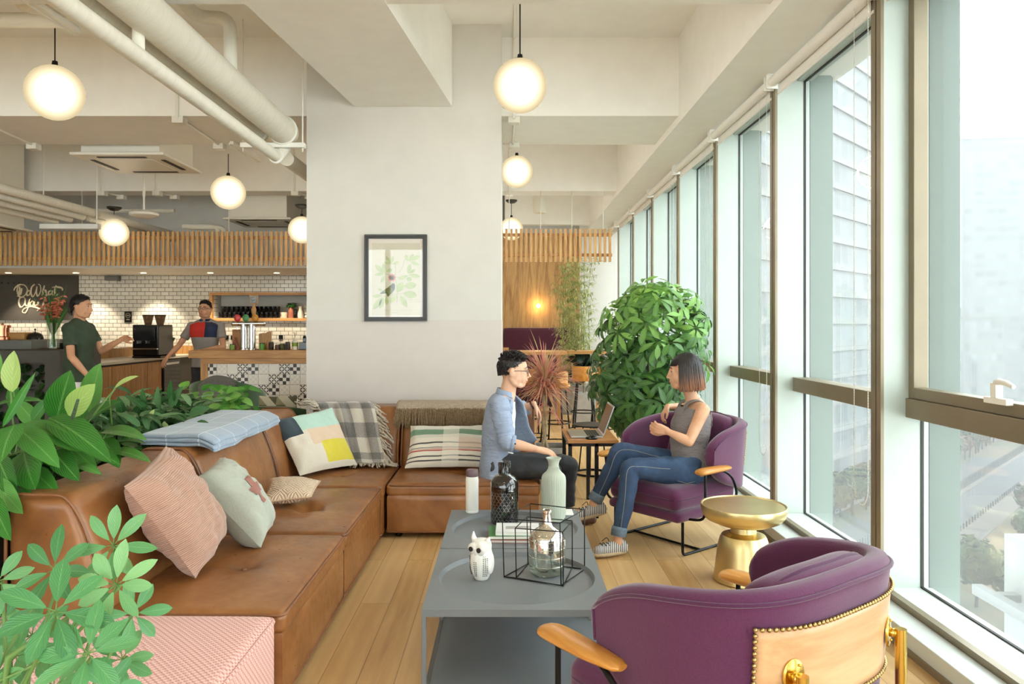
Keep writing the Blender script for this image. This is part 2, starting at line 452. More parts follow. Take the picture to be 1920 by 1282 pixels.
m = MB(); m.prism([(-1.25, 6.09), (-.453, 6.09), (-1.25, -1), (-2.0, -1)], BZ - .004, CE, 'z'); beam(m, 'main_beam')
m = MB(); m.bb(1.46, 2.32, YB, YF, 3.14, CE); beam(m, 'soffit')
# dropped ceiling over the cafe bar
m = MB(); m.bb(XL, -1.2, 10.34, TY, 2.2, 2.3); struct(m.build('cafe_ceiling', m_white, smooth=False))

# ---------------------------------------------------------------- window wall
GX = 2.06; FX = 1.86; TH = .1
fy = [3.70 + 1.46 * k for k in range(-6, 8)]
m = MB(); m.bb(1.722, 1.845, YB, YF, -.1, .095); struct(m.build('trim_1', m_sill, smooth=False, bevel=.004))
m = MB(); m.bb(1.845, 1.88, YB, YF, .0, .125); m.bb(1.712, 1.7215, YB, YF, 0, .03); struct(m.build('trim_2', m_champ, smooth=False))
m = MB(); m.bb(1.88, 2.1, YB, YF, 0, .115); struct(m.build('window_sill', m_sill, smooth=False))
for k in range(len(fy)):
    y0 = fy[k] + TH; y1 = fy[k] + 1.46
    if y1 > YF: y1 = YF
    if y1 - y0 < .2: continue
    wr = bpy.data.objects.new('window_%d' % (k + 1), None); COL.objects.link(wr); wr.location = (GX, (y0 + y1) / 2, 0); wr['kind'] = 'structure'; wr['_room'] = 1
    m = MB(); m.bb(FX + .004, 2.085, fy[k], y0, .09, 3.14); m.build('mullion_fin', m_alu, wr, smooth=False)
    m = MB(); m.bb(FX - .012, FX + .004, fy[k], fy[k] + .042, .12, 3.14); m.bb(FX - .012, FX + .004, fy[k] + .056, y0, .12, 3.14); m.build('fin_cap', m_champ, wr, smooth=False)
    m = MB(); m.bb(FX - .004, FX + .004, fy[k] + .04, fy[k] + .058, .12, 3.14)
    for yy in (fy[k] - .004, y0): m.bb(2.045, 2.06, yy, yy + .004, .11, 3.14)
    m.bb(2.045, 2.06, y0, y1, .115, .121); m.bb(2.045, 2.06, y0, y1, 3.092, 3.1); m.build('gasket', m_dark, wr, smooth=False)
    m = MB(); m.bb(2.0, 2.1, y0, y1, 3.1, 3.14); m.build('head_rail', m_alu, wr, smooth=False)
    m = MB(); m.bb(1.97, 2.09, y0 - .0, y1, .96, 1.055); m.build('transom', m_champ, wr, smooth=False, bevel=.003)
    m = MB(); m.bb(2.058, 2.066, y0, y1, .12, 3.12); m.build('glass_pane', m_glass, wr, smooth=False)
    m = MB(); m.bb(2.09, 2.235, fy[k] + .0, y0 + .0, -.4, 3.6); m.bb(2.11, 2.26, fy[k] + .03, y0 - .03, -.4, 3.6); m.build('outer_fin', m_outer, wr, smooth=False)
    if k == 5:   # the opening casement nearest the camera with its lever handle
        m = MB()
        for a in ((y0, y0 + .05, 1.056, 3.1), (y1 - .05, y1, 1.056, 3.1), (y0 + .05, y1 - .05, 1.056, 1.11), (y0 + .05, y1 - .05, 3.05, 3.1)): m.bb(1.985, 2.056, *a)
        m.build('casement_frame', m_champ, wr, smooth=False, bevel=.003)
        m = MB(); m.bb(1.955, 1.985, 2.93, 3.07, 1.1, 1.125); m.bb(1.95, 1.98, 2.985, 3.02, 1.125, 1.185)
        m.tube([(1.962, 3.0, 1.185), (1.955, 2.97, 1.192), (1.95, 2.92, 1.19), (1.945, 2.87, 1.178)], [.013, .013, .012, .009], 10)
        m.build('window_handle', m_white, wr, bevel=.002)
# unseen glazed wall added behind the camera to let in fill daylight
wr = bpy.data.objects.new('window_20', None); COL.objects.link(wr); wr.location = (-3, YB, 0); wr['kind'] = 'structure'; wr['_room'] = 1
m = MB()
for i in range(8): m.bb(XL + i * 1.55, XL + i * 1.55 + .1, YB - .1, YB + .1, 0, 3.14)
m.bb(XL, 2.1, YB - .06, YB + .06, .95, 1.05); m.bb(XL, 2.1, YB - .1, YB + .1, 0, .12); m.build('mullions', m_alu, wr, smooth=False)
m = MB(); m.bb(XL, 2.1, YB - .005, YB + .005, .12, 3.14); m.build('glass_pane', m_glass, wr, smooth=False)
m = MB(); m.bb(XL - .2, 2.3, YB - .1, YB + .1, 3.14, CE + .2); struct(m.build('wall_behind', m_wall, smooth=False))

# ---------------------------------------------------------------- roller blinds
m_blind = mat('white_blind', (235, 232, 226), .7, var=.02)
m_bead = mat('bead_chain', (225, 222, 210), .4)
bi = 0
names = ['largest roller blind, above the window nearest the camera', 'roller blind above the second window, its bead chain hanging by the side table', 'third roller blind from the camera, chain beside the purple armchair', 'fourth roller blind from the camera above the window wall', 'fifth roller blind from the camera above the window wall', 'sixth roller blind from the camera under the white soffit', 'seventh roller blind from the camera, close to the slatted screen', 'eighth roller blind from the camera, just past the slatted screen', 'farthest roller blind in the corner of the window wall']
for k in range(5, len(fy)):
    y0 = fy[k] + .03; y1 = min(fy[k] + 1.44, YF - .02)
    if y1 - y0 < .3: continue
    t = thing('roller_blind', names[bi], 'blind', (1.82, y0, 3.1), room=True); t['group'] = 'roller blinds above the windows'; bi += 1
    m = MB(); m.tube([(1.82, y0 + .02, 3.085), (1.82, y1 - .02, 3.085)], .034, 16); m.build('roller_tube', m_blind, t)
    m = MB(); m.bb(1.848, 1.8515, y0 + .05, y1 - .05, 3.0, 3.09); m.tube([(1.85, y0 + .04, 3.0), (1.85, y1 - .04, 3.0)], .009, 8); m.build('blind_fabric', m_blind, t, smooth=False)
    for q in (y0, y1):
        m = MB(); m.bb(1.78, 1.86, q - .006, q + .006, 3.04, 3.139); m.bb(1.78, 1.86, q - .02, q + .02, 3.132, 3.139); m.build('bracket', m_white, t, bevel=.003)
    m = MB(); ya, yb = y0 + .0, y0 + .15; zb = .5; pts = []
    zs = [3.06 - (3.06 - zb - .1) * i / 10 for i in range(11)]
    for z in zs: pts.append((1.80, ya, z))
    for a in range(1, 8): an = PI * a / 8; pts.append((1.80, (ya + yb) / 2 - math.cos(an) * (yb - ya) / 2, zb + .1 - math.sin(an) * .1))
    for z in zs[::-1]: pts.append((1.80, yb, z))
    m.tube(pts, .0016, 5)
    if k < 7:
        L = catmull(pts, None, 18)
        last = L[0]
        for p in L:
            if (p - last).length > .013: m.ell(p, .0034, 6, 4); last = p
    m.build('bead_chain', m_bead, t, auto=0)
# ================================================================ pendant globes
GR = .175
m_canopy = mat('dark_canopy', (52, 49, 45), .5)
def globe(loc, label, ztop, canopy=True, watts=LAMP, cdome=False, group='white glass globe pendants'):
    t = thing('pendant_globe_lamp', label, 'lamp', (loc[0], loc[1], loc[2]), group=group)
    m = MB(); m.ell((0, 0, 0), GR, 40, 24); g = m.build('glass_globe', m_globe, t)
    m = MB(); m.lathe([(0, .03), (.016, .03), (.02, .0), (.02, -.012), (0, -.012)], (0, 0, GR), 12); m.build('socket_cap', m_black, t)
    h = ztop - loc[2]
    m = MB(); m.tube([(0, 0, GR + .02), (0, 0, h)], .0045, 6); m.build('cord', m_black, t)
    if cdome:
        m = MB(); m.lathe([(0, 0), (.09, 0), (.085, -.02), (.05, -.045), (0, -.055)], (0, 0, h), 20); m.build('canopy', m_canopy, t)
    ld = bpy.data.lights.new('bulb', 'POINT'); ld.energy = watts * (1.15 if loc[0] > -1 else .55); ld.color = (1, .93, .83) if loc[0] > -1 else (1, .85, .64); ld.shadow_soft_size = GR + .004
    lo_ = bpy.data.objects.new('bulb', ld); COL.objects.link(lo_); lo_.parent = t
    return t
globe(P(975, 161, 4.9), 'white globe pendant in front of the pillar, nearest of the row beside the windows', CE)
globe(P(969, 322, 8.17), 'middle white globe pendant of the row seen between pillar and windows', 3.2)
globe(P(959, 429, 11.3), 'small far globe pendant with dark dome canopy, above the wooden slat screen by the windows', 3.3, cdome=True)
globe(P(103, 174, 4.85), 'largest globe pendant over the cafe side, hanging above the leafy planter', CE)
globe(P(428, 361, 7.8), 'globe pendant hanging just under the white ceiling pipes near the pillar', BZ)
globe(P(214, 436, 9.6), 'globe pendant overlapping the wooden slat screen, under the ceiling speaker', P(212, 388, 9.6).z, cdome=True)
globe(P(566, 431, 9.7), 'globe pendant half hidden by the pillar edge, in front of the slats', P(566, 384, 9.7).z, cdome=True)
for (x, y) in ((.08, 1.65), (.08, -1.6), (-2.93, 1.8), (-2.93, -1.4), (-5.6, 1.8), (-5.6, 5.2)):  # lamps out of view, added to brighten the room
    globe((x, y, 3.15), 'unseen globe pendant added as fill light over the lounge', CE)

# ================================================================ pipes
def pipe(label, pts, r, name='ceiling_pipe', collars=(), n=20, group='white ceiling pipes'):
    m = MB(); m.tube(pts, r, n); o = m.build(name, m_pipe)
    tag(o, label, 'pipe', group); return o
def bend(pts, rad=.15, k=6):           # rounded corners
    pts = [Vector(p) for p in pts]; out = [pts[0]]
    for i in range(1, len(pts) - 1):
        a, b, c = pts[i - 1], pts[i], pts[i + 1]
        u = (a - b).normalized(); w_ = (c - b).normalized(); r = min(rad, (a - b).length * .45, (c - b).length * .45)
        for j in range(k + 1):
            t = j / k; out.append(b + u * r * (1 - t) ** 2 + w_ * r * t ** 2)
    out.append(pts[-1]); return out
YB2 = 6.0
a = P(532, 246, YB2)
pipe('thickest wrapped white pipe, running along the ceiling to the pillar', [(a.x, .3, a.z), (a.x, YB2 + .06, a.z), (a.x, YB2 + .1, a.z), (a.x, YB2 + .115, a.z)], [.105, .105, .09, .05], n=28)
b = P(478, 246, 6.0)
pipe('wrapped white pipe just behind the thickest one', [(b.x, .3, b.z), (b.x, 6.04, b.z), (b.x, 6.08, b.z), (b.x, 6.1, b.z)], [.1, .1, .085, .05], n=28)
c = P(512, 289, 5.9)
pipe('slim white pipe running below the two thick wrapped pipes', bend([(c.x, .5, c.z), (c.x, 6.02, c.z), (c.x + .06, 6.08, c.z + .12)], .05), .045)
pipe('white pipe slanting beyond the bracket toward the pillar edge', [(c.x + .02, 6.2, c.z + .03), (c.x + .02, 9.9, c.z + .03)], .06)
pipe('short wrapped pipe continuing past the pillar edge above the slanting one', [(a.x + .02, 7.42, a.z - .02), (a.x + .02, 9.9, a.z - .02)], .085)
q = P(351, 155, 3.75); q2 = P(351, 100, 3.75)
pipe('thin vertical drop pipe joining the slim pipe at a tee', [(c.x - .0, q.y, c.z), (c.x, q.y, CE)], .03)
q = P(432, 130, 5.0)
pipe('elbow pipe rising behind the thickest pipe and turning left', bend([(q.x, 5.0, q.z - .2), (q.x, 5.0, P(0, 33, 5.0).z), (P(372, 33, 5).x, 5.0, P(0, 33, 5.0).z), (P(372, 33, 5).x, 4.2, P(0, 33, 5.0).z)], .1), .043)
z = P(0, 38, 4.6).z
pipe('horizontal wrapped pipe crossing high above the largest pendant on the cafe side', [(-7, 4.6, z), (P(175, 38, 4.6).x, 4.6, z)], .045)
pipe('curved pipe dropping from the ceiling at the top corner over the cafe', bend([(P(32, -30, 4.4).x, 4.4, CE), (P(32, 0, 4.4).x, 4.4, P(0, 14, 4.4).z), (P(120, 14, 4.4).x, 4.4, P(0, 14, 4.4).z)], .12), .04)
# bundle of four pipes at the left
bl = [('uppermost pipe of the bundle on the cafe side', 168, 397, .05), ('second pipe of the bundle on the cafe side', 148, 404, .045), ('third pipe of the bundle on the cafe side', 124, 409, .04), ('lowest pipe of the bundle on the cafe side', 98, 415, .035)]
for i, (lb, px, py, r) in enumerate(bl):
    e = P(px, py, 9.0); pipe(lb, [(e.x, 3.3, e.z), (e.x, 9.08, e.z), (e.x, 9.1, e.z)], [r, r, r * .6], n=16)
for i, (px, py, r) in enumerate(((190, 403, .05), (175, 412, .035))):
    e = P(px, py, 9.3); pipe(('upper' if i == 0 else 'lower') + ' pipe running on from the bundle toward the slat screen', [(e.x, 9.3, e.z), (e.x + .1, 9.95, e.z - .0)] if False else [(e.x, 9.2, e.z), (e.x, 11.6, e.z)], r, n=12)
for i, (px, py) in enumerate(((312, 392), (326, 394))):
    e = P(px, py, 9.0); pipe(('inner' if i == 0 else 'outer') + ' pipe bending down behind the slat screen near the ceiling speaker', bend([(e.x - .5, 10.6, e.z), (e.x, 10.6, e.z), (e.x, 10.6, 2.6)], .1), .035, n=12)
e = P(150, 380, 10.6)
pipe('thin level pipe below the far beam', [(e.x - 2, 10.7, 3.05), (e.x + 1.3, 10.7, 3.05)], .03, n=10)
# strut bracket with clamps carrying the thick pipes
t = thing('pipe_bracket', 'white strut bracket with clamps under the thick pipes at the pillar', 'bracket', P(515, 271, 6.0), room=True)
zz = P(0, 273, 6.0).z; xa, xb = P(452, 0, 6).x, P(572, 0, 6).x
m = MB(); m.bb(xa, xb, 5.97, 6.03, zz - .02, zz + .02); m.build('strut', m_white, t, bevel=.004)
for x in (xa + .015, xb - .02):
    m = MB(); m.tube([(x, 6.0, zz - .05), (x, 6.0, CE)], .006, 6); m.build('hanger_rod', m_white, t)
for x, r in ((a.x, .108), (b.x, .103), (c.x, .05)):
    m = MB(); zc = a.z if r > .06 else c.z
    m.tube([(x + r * math.cos(k), 5.97, zc + r * math.sin(k)) for k in [2 * PI * i / 24 for i in range(24)]], .011, 6, closed=True); m.build('pipe_clamp', m_white, t)
t = thing('pipe_bracket', 'white strut bracket under the bundle of four pipes', 'bracket', P(140, 421, 9.0), room=True)
xa, xb, zz = P(78, 0, 9).x, P(187, 0, 9).x, P(0, 425, 9).z
m = MB(); m.bb(xa, xb, 8.95, 9.03, zz - .03, zz + .03); m.build('strut', m_white, t, bevel=.004)
for x in (xa + .03, xb - .03):
    m = MB(); m.tube([(x, 8.99, zz), (x, 8.99, CE)], .007, 6); m.build('hanger_rod', m_white, t)

# ================================================================ air conditioners
m_acw = mat('ac_white', (232, 228, 216), .45, var=.01)
def ac(label, x0, x1, y0, y1, z):
    t = thing('ceiling_air_conditioner', label, 'air conditioner', ((x0 + x1) / 2, (y0 + y1) / 2, z), group='cassette air conditioners')
    w, d = x1 - x0, y1 - y0
    m = MB(); m.prism([(-w / 2, -d / 2), (w / 2, -d / 2), (w / 2, d / 2), (-w / 2, d / 2)], 0, .03); m.build('cover_panel', m_acw, t, bevel=.008)
    m = MB(); m.bb(-w * .42, w * .42, -d * .42, d * .42, .03, min(CE, 3.86) - z); m.build('housing', m_acw, t, smooth=False)
    m = MB(); m.bb(-w * .28, w * .28, -d * .28, d * .28, -.006, .001); m.build('intake_grille', m_acw, t, bevel=.003)
    for k in range(4):
        an = k * PI / 2; m = MB()
        m.box((0, 0, 0), (w * .52, .045, .012)); m.v = [tuple(Matrix.Rotation(an, 3, 'Z') @ Vector((p[0], p[1] - d * .385, p[2] + .0)) ) for p in m.v]
        o = m.build('air_slot', m_dark, t, smooth=False)
    return t
ac('near ceiling cassette air conditioner under the cafe beams', -4.36, -3.42, 7.42, 8.36, P(0, 290, 7.42).z)
ac('far cassette air conditioner beside the pillar, above the slat screen', P(417, 0, 10.4).x, P(545, 0, 10.4).x, 10.4, 11.3, P(0, 411, 10.4).z)
ac('cassette air conditioner above the slats over the dark menu wall', P(-65, 0, 9.9).x, P(62, 0, 9.9).x, 9.0, 9.9, P(0, 418, 9.0).z)

# ceiling speaker / projector disc on a pole
t = thing('ceiling_speaker', 'white round speaker hanging on a thin pole below the air conditioner', 'speaker', P(270, 400, 8.9))
m = MB(); m.lathe([(0, -.05), (.1, -.05), (.16, -.025), (.165, 0), (.12, .03), (0, .035)], (0, 0, 0), 28); m.build('speaker_body', m_acw, t)
m = MB(); m.tube([(0, 0, .03), (0, 0, .45)], .012, 8); m.tube([(0, 0, .2), (0, 0, .3)], .018, 8); m.tube([(0, 0, .45), (0, 0, CE - P(0, 400, 8.9).z)], .008, 8); m.build('pole', m_acw, t)
t = thing('hanging_speaker', 'white cylinder speaker hanging by the far windows above the slat screen', 'speaker', P(1012, 384, 11.5))
m = MB(); m.lathe([(0, -.13), (.09, -.13), (.1, -.12), (.1, .13), (.09, .14), (0, .14)], (0, 0, 0), 24); m.build('speaker_body', m_acw, t)
m = MB(); m.tube([(0, 0, .14), (0, 0, CE - P(0, 384, 11.5).z)], .01, 8); m.build('pole', m_acw, t)

# conduits with junction boxes on beams
def conduit(label, pts, boxes, r=.012):
    t = thing('cable_conduit', label, 'conduit', pts[0], room=True, group='surface conduits on the ceiling')
    m = MB()
    m.tube(pts, r, 8); m.build('conduit_tube', m_acw, t)
    for bx in boxes:
        m = MB(); m.box(bx, (.1, .1, .06)); m.build('junction_box', m_acw, t, bevel=.006)
x = P(964, 0, 6.3).x
conduit('conduit running along the ceiling bay behind the nearest window pendant', [(x, 4.2, CE - .012), (x, 6.36, CE - .012), (x, 6.36, BZ - .014), (x, 7.42, BZ - .014), (x, 7.42, CE - .02)], [(x, 6.45, BZ - .02), (x + .01, 7.35, BZ - .02)])
x = P(955, 0, 9.9).x
conduit('conduit below the far beam between pillar and windows', [(x, 9.0, CE - .02), (x, 9.95, CE - .02), (x, 9.95, BZ - .02), (x, 10.4, BZ - .02)], [(x, 10.05, BZ - .02)])
a1, a2 = P(333, 222, 6.38), P(415, 278, 7.4)
conduit('conduit with two boxes crossing the near cafe beam', [(a1.x, 6.37, CE), (a1.x, 6.37, BZ - .015), (a2.x, 7.4, BZ - .015)], [(a1.x, 6.42, BZ - .03), (a2.x, 7.36, BZ - .03)])
a1, a2 = P(-20, 245, 6.6), P(68, 283, 7.4)
conduit('conduit ending in a box at the edge of the near cafe beam', [(a1.x, 6.4, BZ - .015), (a2.x, 7.38, BZ - .015)], [(a2.x, 7.36, BZ - .03)])
a1, a2 = P(190, 368, 9.97), P(218, 378, 10.3)
for lb, px in (('conduit on the far cafe beam below the air conditioner', 190), ('conduit on the far cafe beam next to the speaker pole', 293), ('conduit on the far cafe beam near the pillar', 553)):
    x0 = P(px, 0, 9.97).x; conduit(lb, [(x0, 9.96, CE), (x0, 9.96, BZ - .015), (x0 + .12, 10.34, BZ - .015)], [(x0, 10.0, BZ - .03), (x0 + .1, 10.3, BZ - .03)], .014)
# track light bars
for lb, A, B in (('long white track bar above the largest pendant', P(30, -20, 4.0), P(146, 64, 4.6)), ('short white track bar by the pillar pipes', P(445, 277, 7.2), P(486, 304, 8.0))):
    t = thing('track_bar', lb, 'track light', A, room=True); m = MB()
    z = B.z; A = Vector((B.x, B.y - 1.4 if 'long' in lb else B.y - .8, B.z))
    m.bb(B.x - .02, B.x + .02, A.y, B.y, z, z + .03); m.bb(B.x - .03, B.x - .018, A.y, B.y, z - .01, z + .012); m.build('bar', m_acw, t, bevel=.003)
    for s in (.25, .9):
        m = MB(); yy = A.y + (B.y - A.y) * s; m.tube([(B.x, yy, z + .03), (B.x, yy, CE)], .006, 6); m.build('hanger_rod', m_acw, t)

# ================================================================ slatted screens
def screen(label, x0, x1, y, z0, z1, pitch):
    t = thing('slatted_screen', label, 'screen', ((x0 + x1) / 2, y, z0), room=True, group='hanging oak slat screens')
    m = MB(); n = int((x1 - x0) / pitch)
    for i in range(n + 1):
        x = x0 + i * pitch; m.bb(x, x + .034, y - .012, y + .012, z0, z1)
    m.build('slats', m_slat, t, smooth=False)
    h = z1 - z0
    for zz in (z0 + h * .17, z0 + h * .78):
        m = MB(); m.bb(x0, x1, y + .012, y + .05, zz, zz + .04); m.build('rail', m_oak, t, smooth=False)
    m = MB()
    for k in range(4):
        x = x0 + (x1 - x0) * (.08 + .28 * k); m.tube([(x, y + .03, z1 - .1), (x, y + .03, BZ)], .006, 6)
    m.build('hanger_rods', m_acw, t, auto=0)
SY = 9.93
screen('long oak slat screen hanging over the cafe front', -8.2, -1.2, SY, P(0, 498, SY).z, P(0, 434, SY).z, .0655)
screen('short oak slat screen hanging between pillar and windows', P(938, 0, SY).x, P(1148, 0, SY).x, SY, P(0, 491, SY).z, P(0, 429, SY).z, .0655)
# ================================================================ cafe
m_darkpanel = mat('charcoal_wall_panel', (76, 72, 66), .8, var=.06)
m_greybox = mat('grey_counter_laminate', (112, 112, 106), .55, var=.04)
m_dgrey = mat('dark_grey_counter', (74, 72, 68), .6, var=.05)
m_stone = mat('pale_stone_top', (206, 200, 186), .3, var=.05)
m_letter = mat('cream_lettering', (212, 200, 172), .6, var=.01)
m_blk = mat('black_gloss', (20, 20, 21), .18, var=.05)
m_fridge = mat('black_glass_door', (26, 30, 34), .12)
m_leaf_dk = vein_mat('dark_leaf', (38, 92, 40), (14, 50, 20), (84, 140, 70), trans=.1)
# downlights in the dropped ceiling
for i, px in enumerate((20, 146, 272, 397, 521)):
    q = P(px, 512, 11.35); t = thing('ceiling_downlight', ['round downlight over the dark menu wall, at its outer end', 'round downlight above the edge where tiles begin', 'round downlight over the plain tiles left of the barista', 'round downlight above the mug shelf\'s frame end', 'round downlight over the mug shelf, nearest the pillar'][i], 'lamp', (q.x, 11.3, 2.2), group='downlights over the cafe wall')
    m = MB(); m.lathe([(.04, .0), (.06, -.004), (.062, 0)], (0, 0, 0), 20); m.build('trim_ring', m_white, t)
    m = MB(); m.lathe([(0, -.002), (.04, -.002)], (0, 0, 0), 20); m.build('lens', emit('downlight_glow', (255, 236, 190), 12), t)
    ld = bpy.data.lights.new('spot', 'SPOT'); ld.energy = DOWN; ld.color = (1, .86, .64); ld.spot_size = R(80); ld.spot_blend = .5; ld.shadow_soft_size = .04
    lo_ = bpy.data.objects.new('spot', ld); COL.objects.link(lo_); lo_.parent = t; lo_.location = (0, 0, -.02); lo_.rotation_euler = (R(14), 0, 0)
# dark painted panel with script lettering
px1 = P(148, 0, TY).x; pz0 = P(0, 600, TY).z
t = thing('mural_panel', 'charcoal wall panel with cream brush-script lettering', 'sign', ((XL + px1) / 2, TY - .02, pz0), room=True)
m = MB(); m.bb(XL, px1, TY - .03, TY - .002, pz0, 2.199); m.build('panel', m_darkpanel, t, smooth=False)
def strokes(name, paths, x0, z0, s, r, mt, parent, y):
    m = MB()
    for p in paths:
        pts = catmull([(x0 + a * s, y, z0 - b * s) for a, b in p], None, 6)
        n = len(pts); rs = [r * (.55 + .45 * math.sin(PI * i / (n - 1))) * (1.25 if (pts[min(i + 1, n - 1)] - pts[max(i - 1, 0)]).z < -.002 else .75) for i in range(n)]
        m.tube(pts, rs, 6, flat=1)
    m.v = [(a, y + (b - y) * .3, c) for a, b, c in m.v]
    return m.build(name, mt, parent, auto=0)
# pixel drawn letters: units are photograph pixels measured from (30,533), flattened on the panel
s = TY / F; X0 = (30 - CX) / F * TY; Z0 = EYE + (CY - 533) / F * TY
paths = [
    [(8, 3), (5, 10), (7, 20), (12, 24), (20, 20), (24, 10), (19, 2), (9, 1), (1, 7), (-1, 12)], [(10, 4), (9, 14), (8, 22), (4, 22)], [(9, 14), (13, 8), (12, 16), (11, 20)],
    [(27, 12), (23, 15), (24, 21), (28, 19), (29, 13), (26, 11)],
    [(38, 0), (32, 6), (31, 18), (35, 23), (39, 15), (42, 4)], [(42, 4), (41, 16), (44, 22), (49, 12), (48, 2), (44, 0)],
    [(56, 2), (53, 14), (52, 22)], [(53, 15), (58, 11), (59, 21), (63, 18)], [(68, 12), (64, 14), (64, 20), (68, 18), (70, 12), (70, 20), (73, 19)], [(78, 2), (75, 12), (77, 21), (81, 18)], [(70, 6), (78, 5), (88, 7), (90, 12)],
    [(18, 24), (10, 26), (8, 36), (12, 43), (18, 38), (20, 28), (17, 24)], [(20, 28), (20, 38), (24, 40), (28, 30), (30, 26)], [(28, 28), (26, 42), (21, 53), (15, 52), (18, 46), (30, 42), (42, 44), (50, 49), (58, 45), (52, 42), (42, 50)],
    [(33, 32), (29, 36), (31, 41), (35, 38), (35, 32), (32, 31)], [(38, 32), (37, 39), (41, 39), (44, 33), (44, 40), (47, 39)],
    [(58, 26), (55, 34), (54, 40), (62, 41), (70, 38)], [(66, 33), (64, 39), (69, 38), (69, 32)], [(73, 32), (76, 39), (80, 31)], [(84, 35), (88, 33), (84, 32), (83, 38), (89, 39)]]
strokes('script_lettering', paths, X0, Z0, s, .013, m_letter, t, TY - .036)
# small dark caps line above: MAKE LIFE  (drawn as strokes)
caps = {'M': [[(0, 3), (0, 0), (1, 1.8), (2, 0), (2, 3)]], 'A': [[(0, 3), (1, 0), (2, 3)], [(.4, 2), (1.6, 2)]], 'K': [[(0, 0), (0, 3)], [(1.8, 0), (0, 1.6), (1.9, 3)]], 'E': [[(1.7, 0), (0, 0), (0, 3), (1.7, 3)], [(0, 1.5), (1.4, 1.5)]], 'L': [[(0, 0), (0, 3), (1.7, 3)]], 'I': [[(.5, 0), (.5, 3)]]}
m = MB()
for ch, px in (('M', 5), ('A', 17), ('K', 28), ('E', 38), ('L', 56), ('I', 68)):
    for st in caps[ch]:
        m.tube([((px + a * 1.1 - CX) / F * TY, TY - .033, EYE + (CY - 529 - b * 1.1) / F * TY) for a, b in st], .0035, 5)
m.build('capital_lettering', m_blk, t, auto=0)
# black round-logo notice on the tiles
q = P(241, 594, TY)
t = thing('wall_sign', 'small black rectangular sign with a white ring emblem on the tiles', 'sign', (q.x, TY - .012, q.z)); 
m = MB(); m.box((0, 0, 0), (.115, .014, .172)); m.build('plate', m_blk, t, bevel=.003)
m = MB(); m.tube([(.036 * math.cos(k), -.0085, .022 + .036 * math.sin(k)) for k in [2 * PI * i / 28 for i in range(28)]], .0024, 5, closed=True)
for dx in (-.012, .012): m.tube([(dx + .009 * math.cos(k), -.0085, .022 + .009 * math.sin(k)) for k in [2 * PI * i / 14 for i in range(14)]], .002, 5, closed=True)
for i in range(5): m.bb(-.022 + i * .01, -.016 + i * .01, -.0095, -.0075, -.05, -.036)
m.build('emblem', m_letter, t, auto=0)
# exit light box + sockets
q = P(214, 522, TY); m = MB(); m.box((q.x, TY - .05, q.z), (.21, .09, .07)); m.box((q.x + .1, TY - .05, q.z), (.03, .07, .09)); tag(m.build('wall_unit', m_greybox, bevel=.006), 'small grey emergency unit high on the white tiles', 'unit')
for lb, px, py, w in (('black socket plate on tiles behind the walking person', 162, 622, .05), ('black socket just right of the barista', 425, 633, .06), ('black socket left of the beer taps', 437, 633, .065), ('black socket below the mug shelf, above the jars', 527, 632, .065)):
    q = P(px, py, TY); m = MB(); m.box((q.x, TY - .008, q.z), (w, .016, .075 if w < .06 else .066)); m.box((q.x, TY - .017, q.z), (w * .6, .004, .03)); tag(m.build('wall_socket', m_blk, bevel=.003), lb, 'socket', 'black sockets on the tiles')

# mug shelf
t = thing('mug_shelf', 'oak framed recess shelf in the tiled wall', 'shelf', (nx0, TY, nz0), room=True)
ft = .045; m = MB(); yA, yB = TY - .06, TY + .16
m.bb(nx0 - ft, nx1, yA, yB, nz0 - ft, nz0 - .002); m.bb(nx0 - ft, nx1, yA, yB, nz1 + .002, nz1 + ft); m.bb(nx0 - ft, nx0 - .002, yA, yB, nz0 - .002, nz1 + .002); m.build('shelf_frame', m_oak, t, smooth=False)
mug = None; MG = 'black mugs on the oak shelf'
def make_mug():
    t = thing('mug', 'black mug', 'mug', (0, 0, 0), group=MG)
    m = MB(); m.lathe([(0, 0), (.03, 0), (.034, .012), (.036, .09), (.033, .092), (.032, .03), (0, .025)], (0, 0, 0), 14); m.build('cup', m_blk, t)
    m = MB(); m.tube([(.034, 0, .07), (.055, 0, .068), (.058, 0, .045), (.048, 0, .025), (.034, 0, .022)], .005, 6); m.build('handle', m_blk, t)
    return t
xs0 = P(408, 0, TY).x
for row in range(2):
    cnt = 14 if row == 0 else 13
    for i in range(cnt):
        x = xs0 + .035 + i * .0722 + (.036 if row else 0)
        pos = (x, TY + .05, nz0 + .001 + row * .093)
        lb = ('black mug standing on the shelf board, lower row' if row == 0 else 'black mug stacked in the upper row on the shelf')
        if mug is None: mug = make_mug(); mug.location = pos; mug.rotation_euler = (0, 0, -.9); mug['label'] = lb
        else: dup(mug, pos, rnd.uniform(-1.4, -.6), lb)
def jar(loc, r, h, mt, label, cat='jar', name='jar', lid=None, n=16, group=None, prof=None):
    t = thing(name, label, cat, loc, group=group)
    m = MB(); m.lathe(prof or [(0, 0), (r * .92, 0), (r, h * .06), (r, h * .86), (r * .85, h), (r * .7, h), (r * .7, h * .5), (0, h * .5)], (0, 0, 0), n); m.build('body', mt, t)
    if lid: m = MB(); m.lathe([(0, h), (r * .9, h), (r * .9, h * 1.12), (0, h * 1.14)], (0, 0, 0), n); m.build('lid', lid, t)
    return t
m_pink = mat('pink_ceramic', (205, 165, 145), .6); m_terra = mat('terracotta', (150, 88, 66), .7); m_ivory = mat('ivory_ceramic', (215, 208, 190), .4)
jar((P(532, 0, TY + .05).x, TY + .05, nz0), .055, .09, m_pink, 'short pink cup at the end of the mug rows', 'cup', 'short_cup')
pt = jar((P(546, 0, TY + .05).x, TY + .06, nz0), .05, .17, m_terra, 'terracotta pot with a dark bushy plant on the oak shelf', 'potted plant', 'potted_plant')
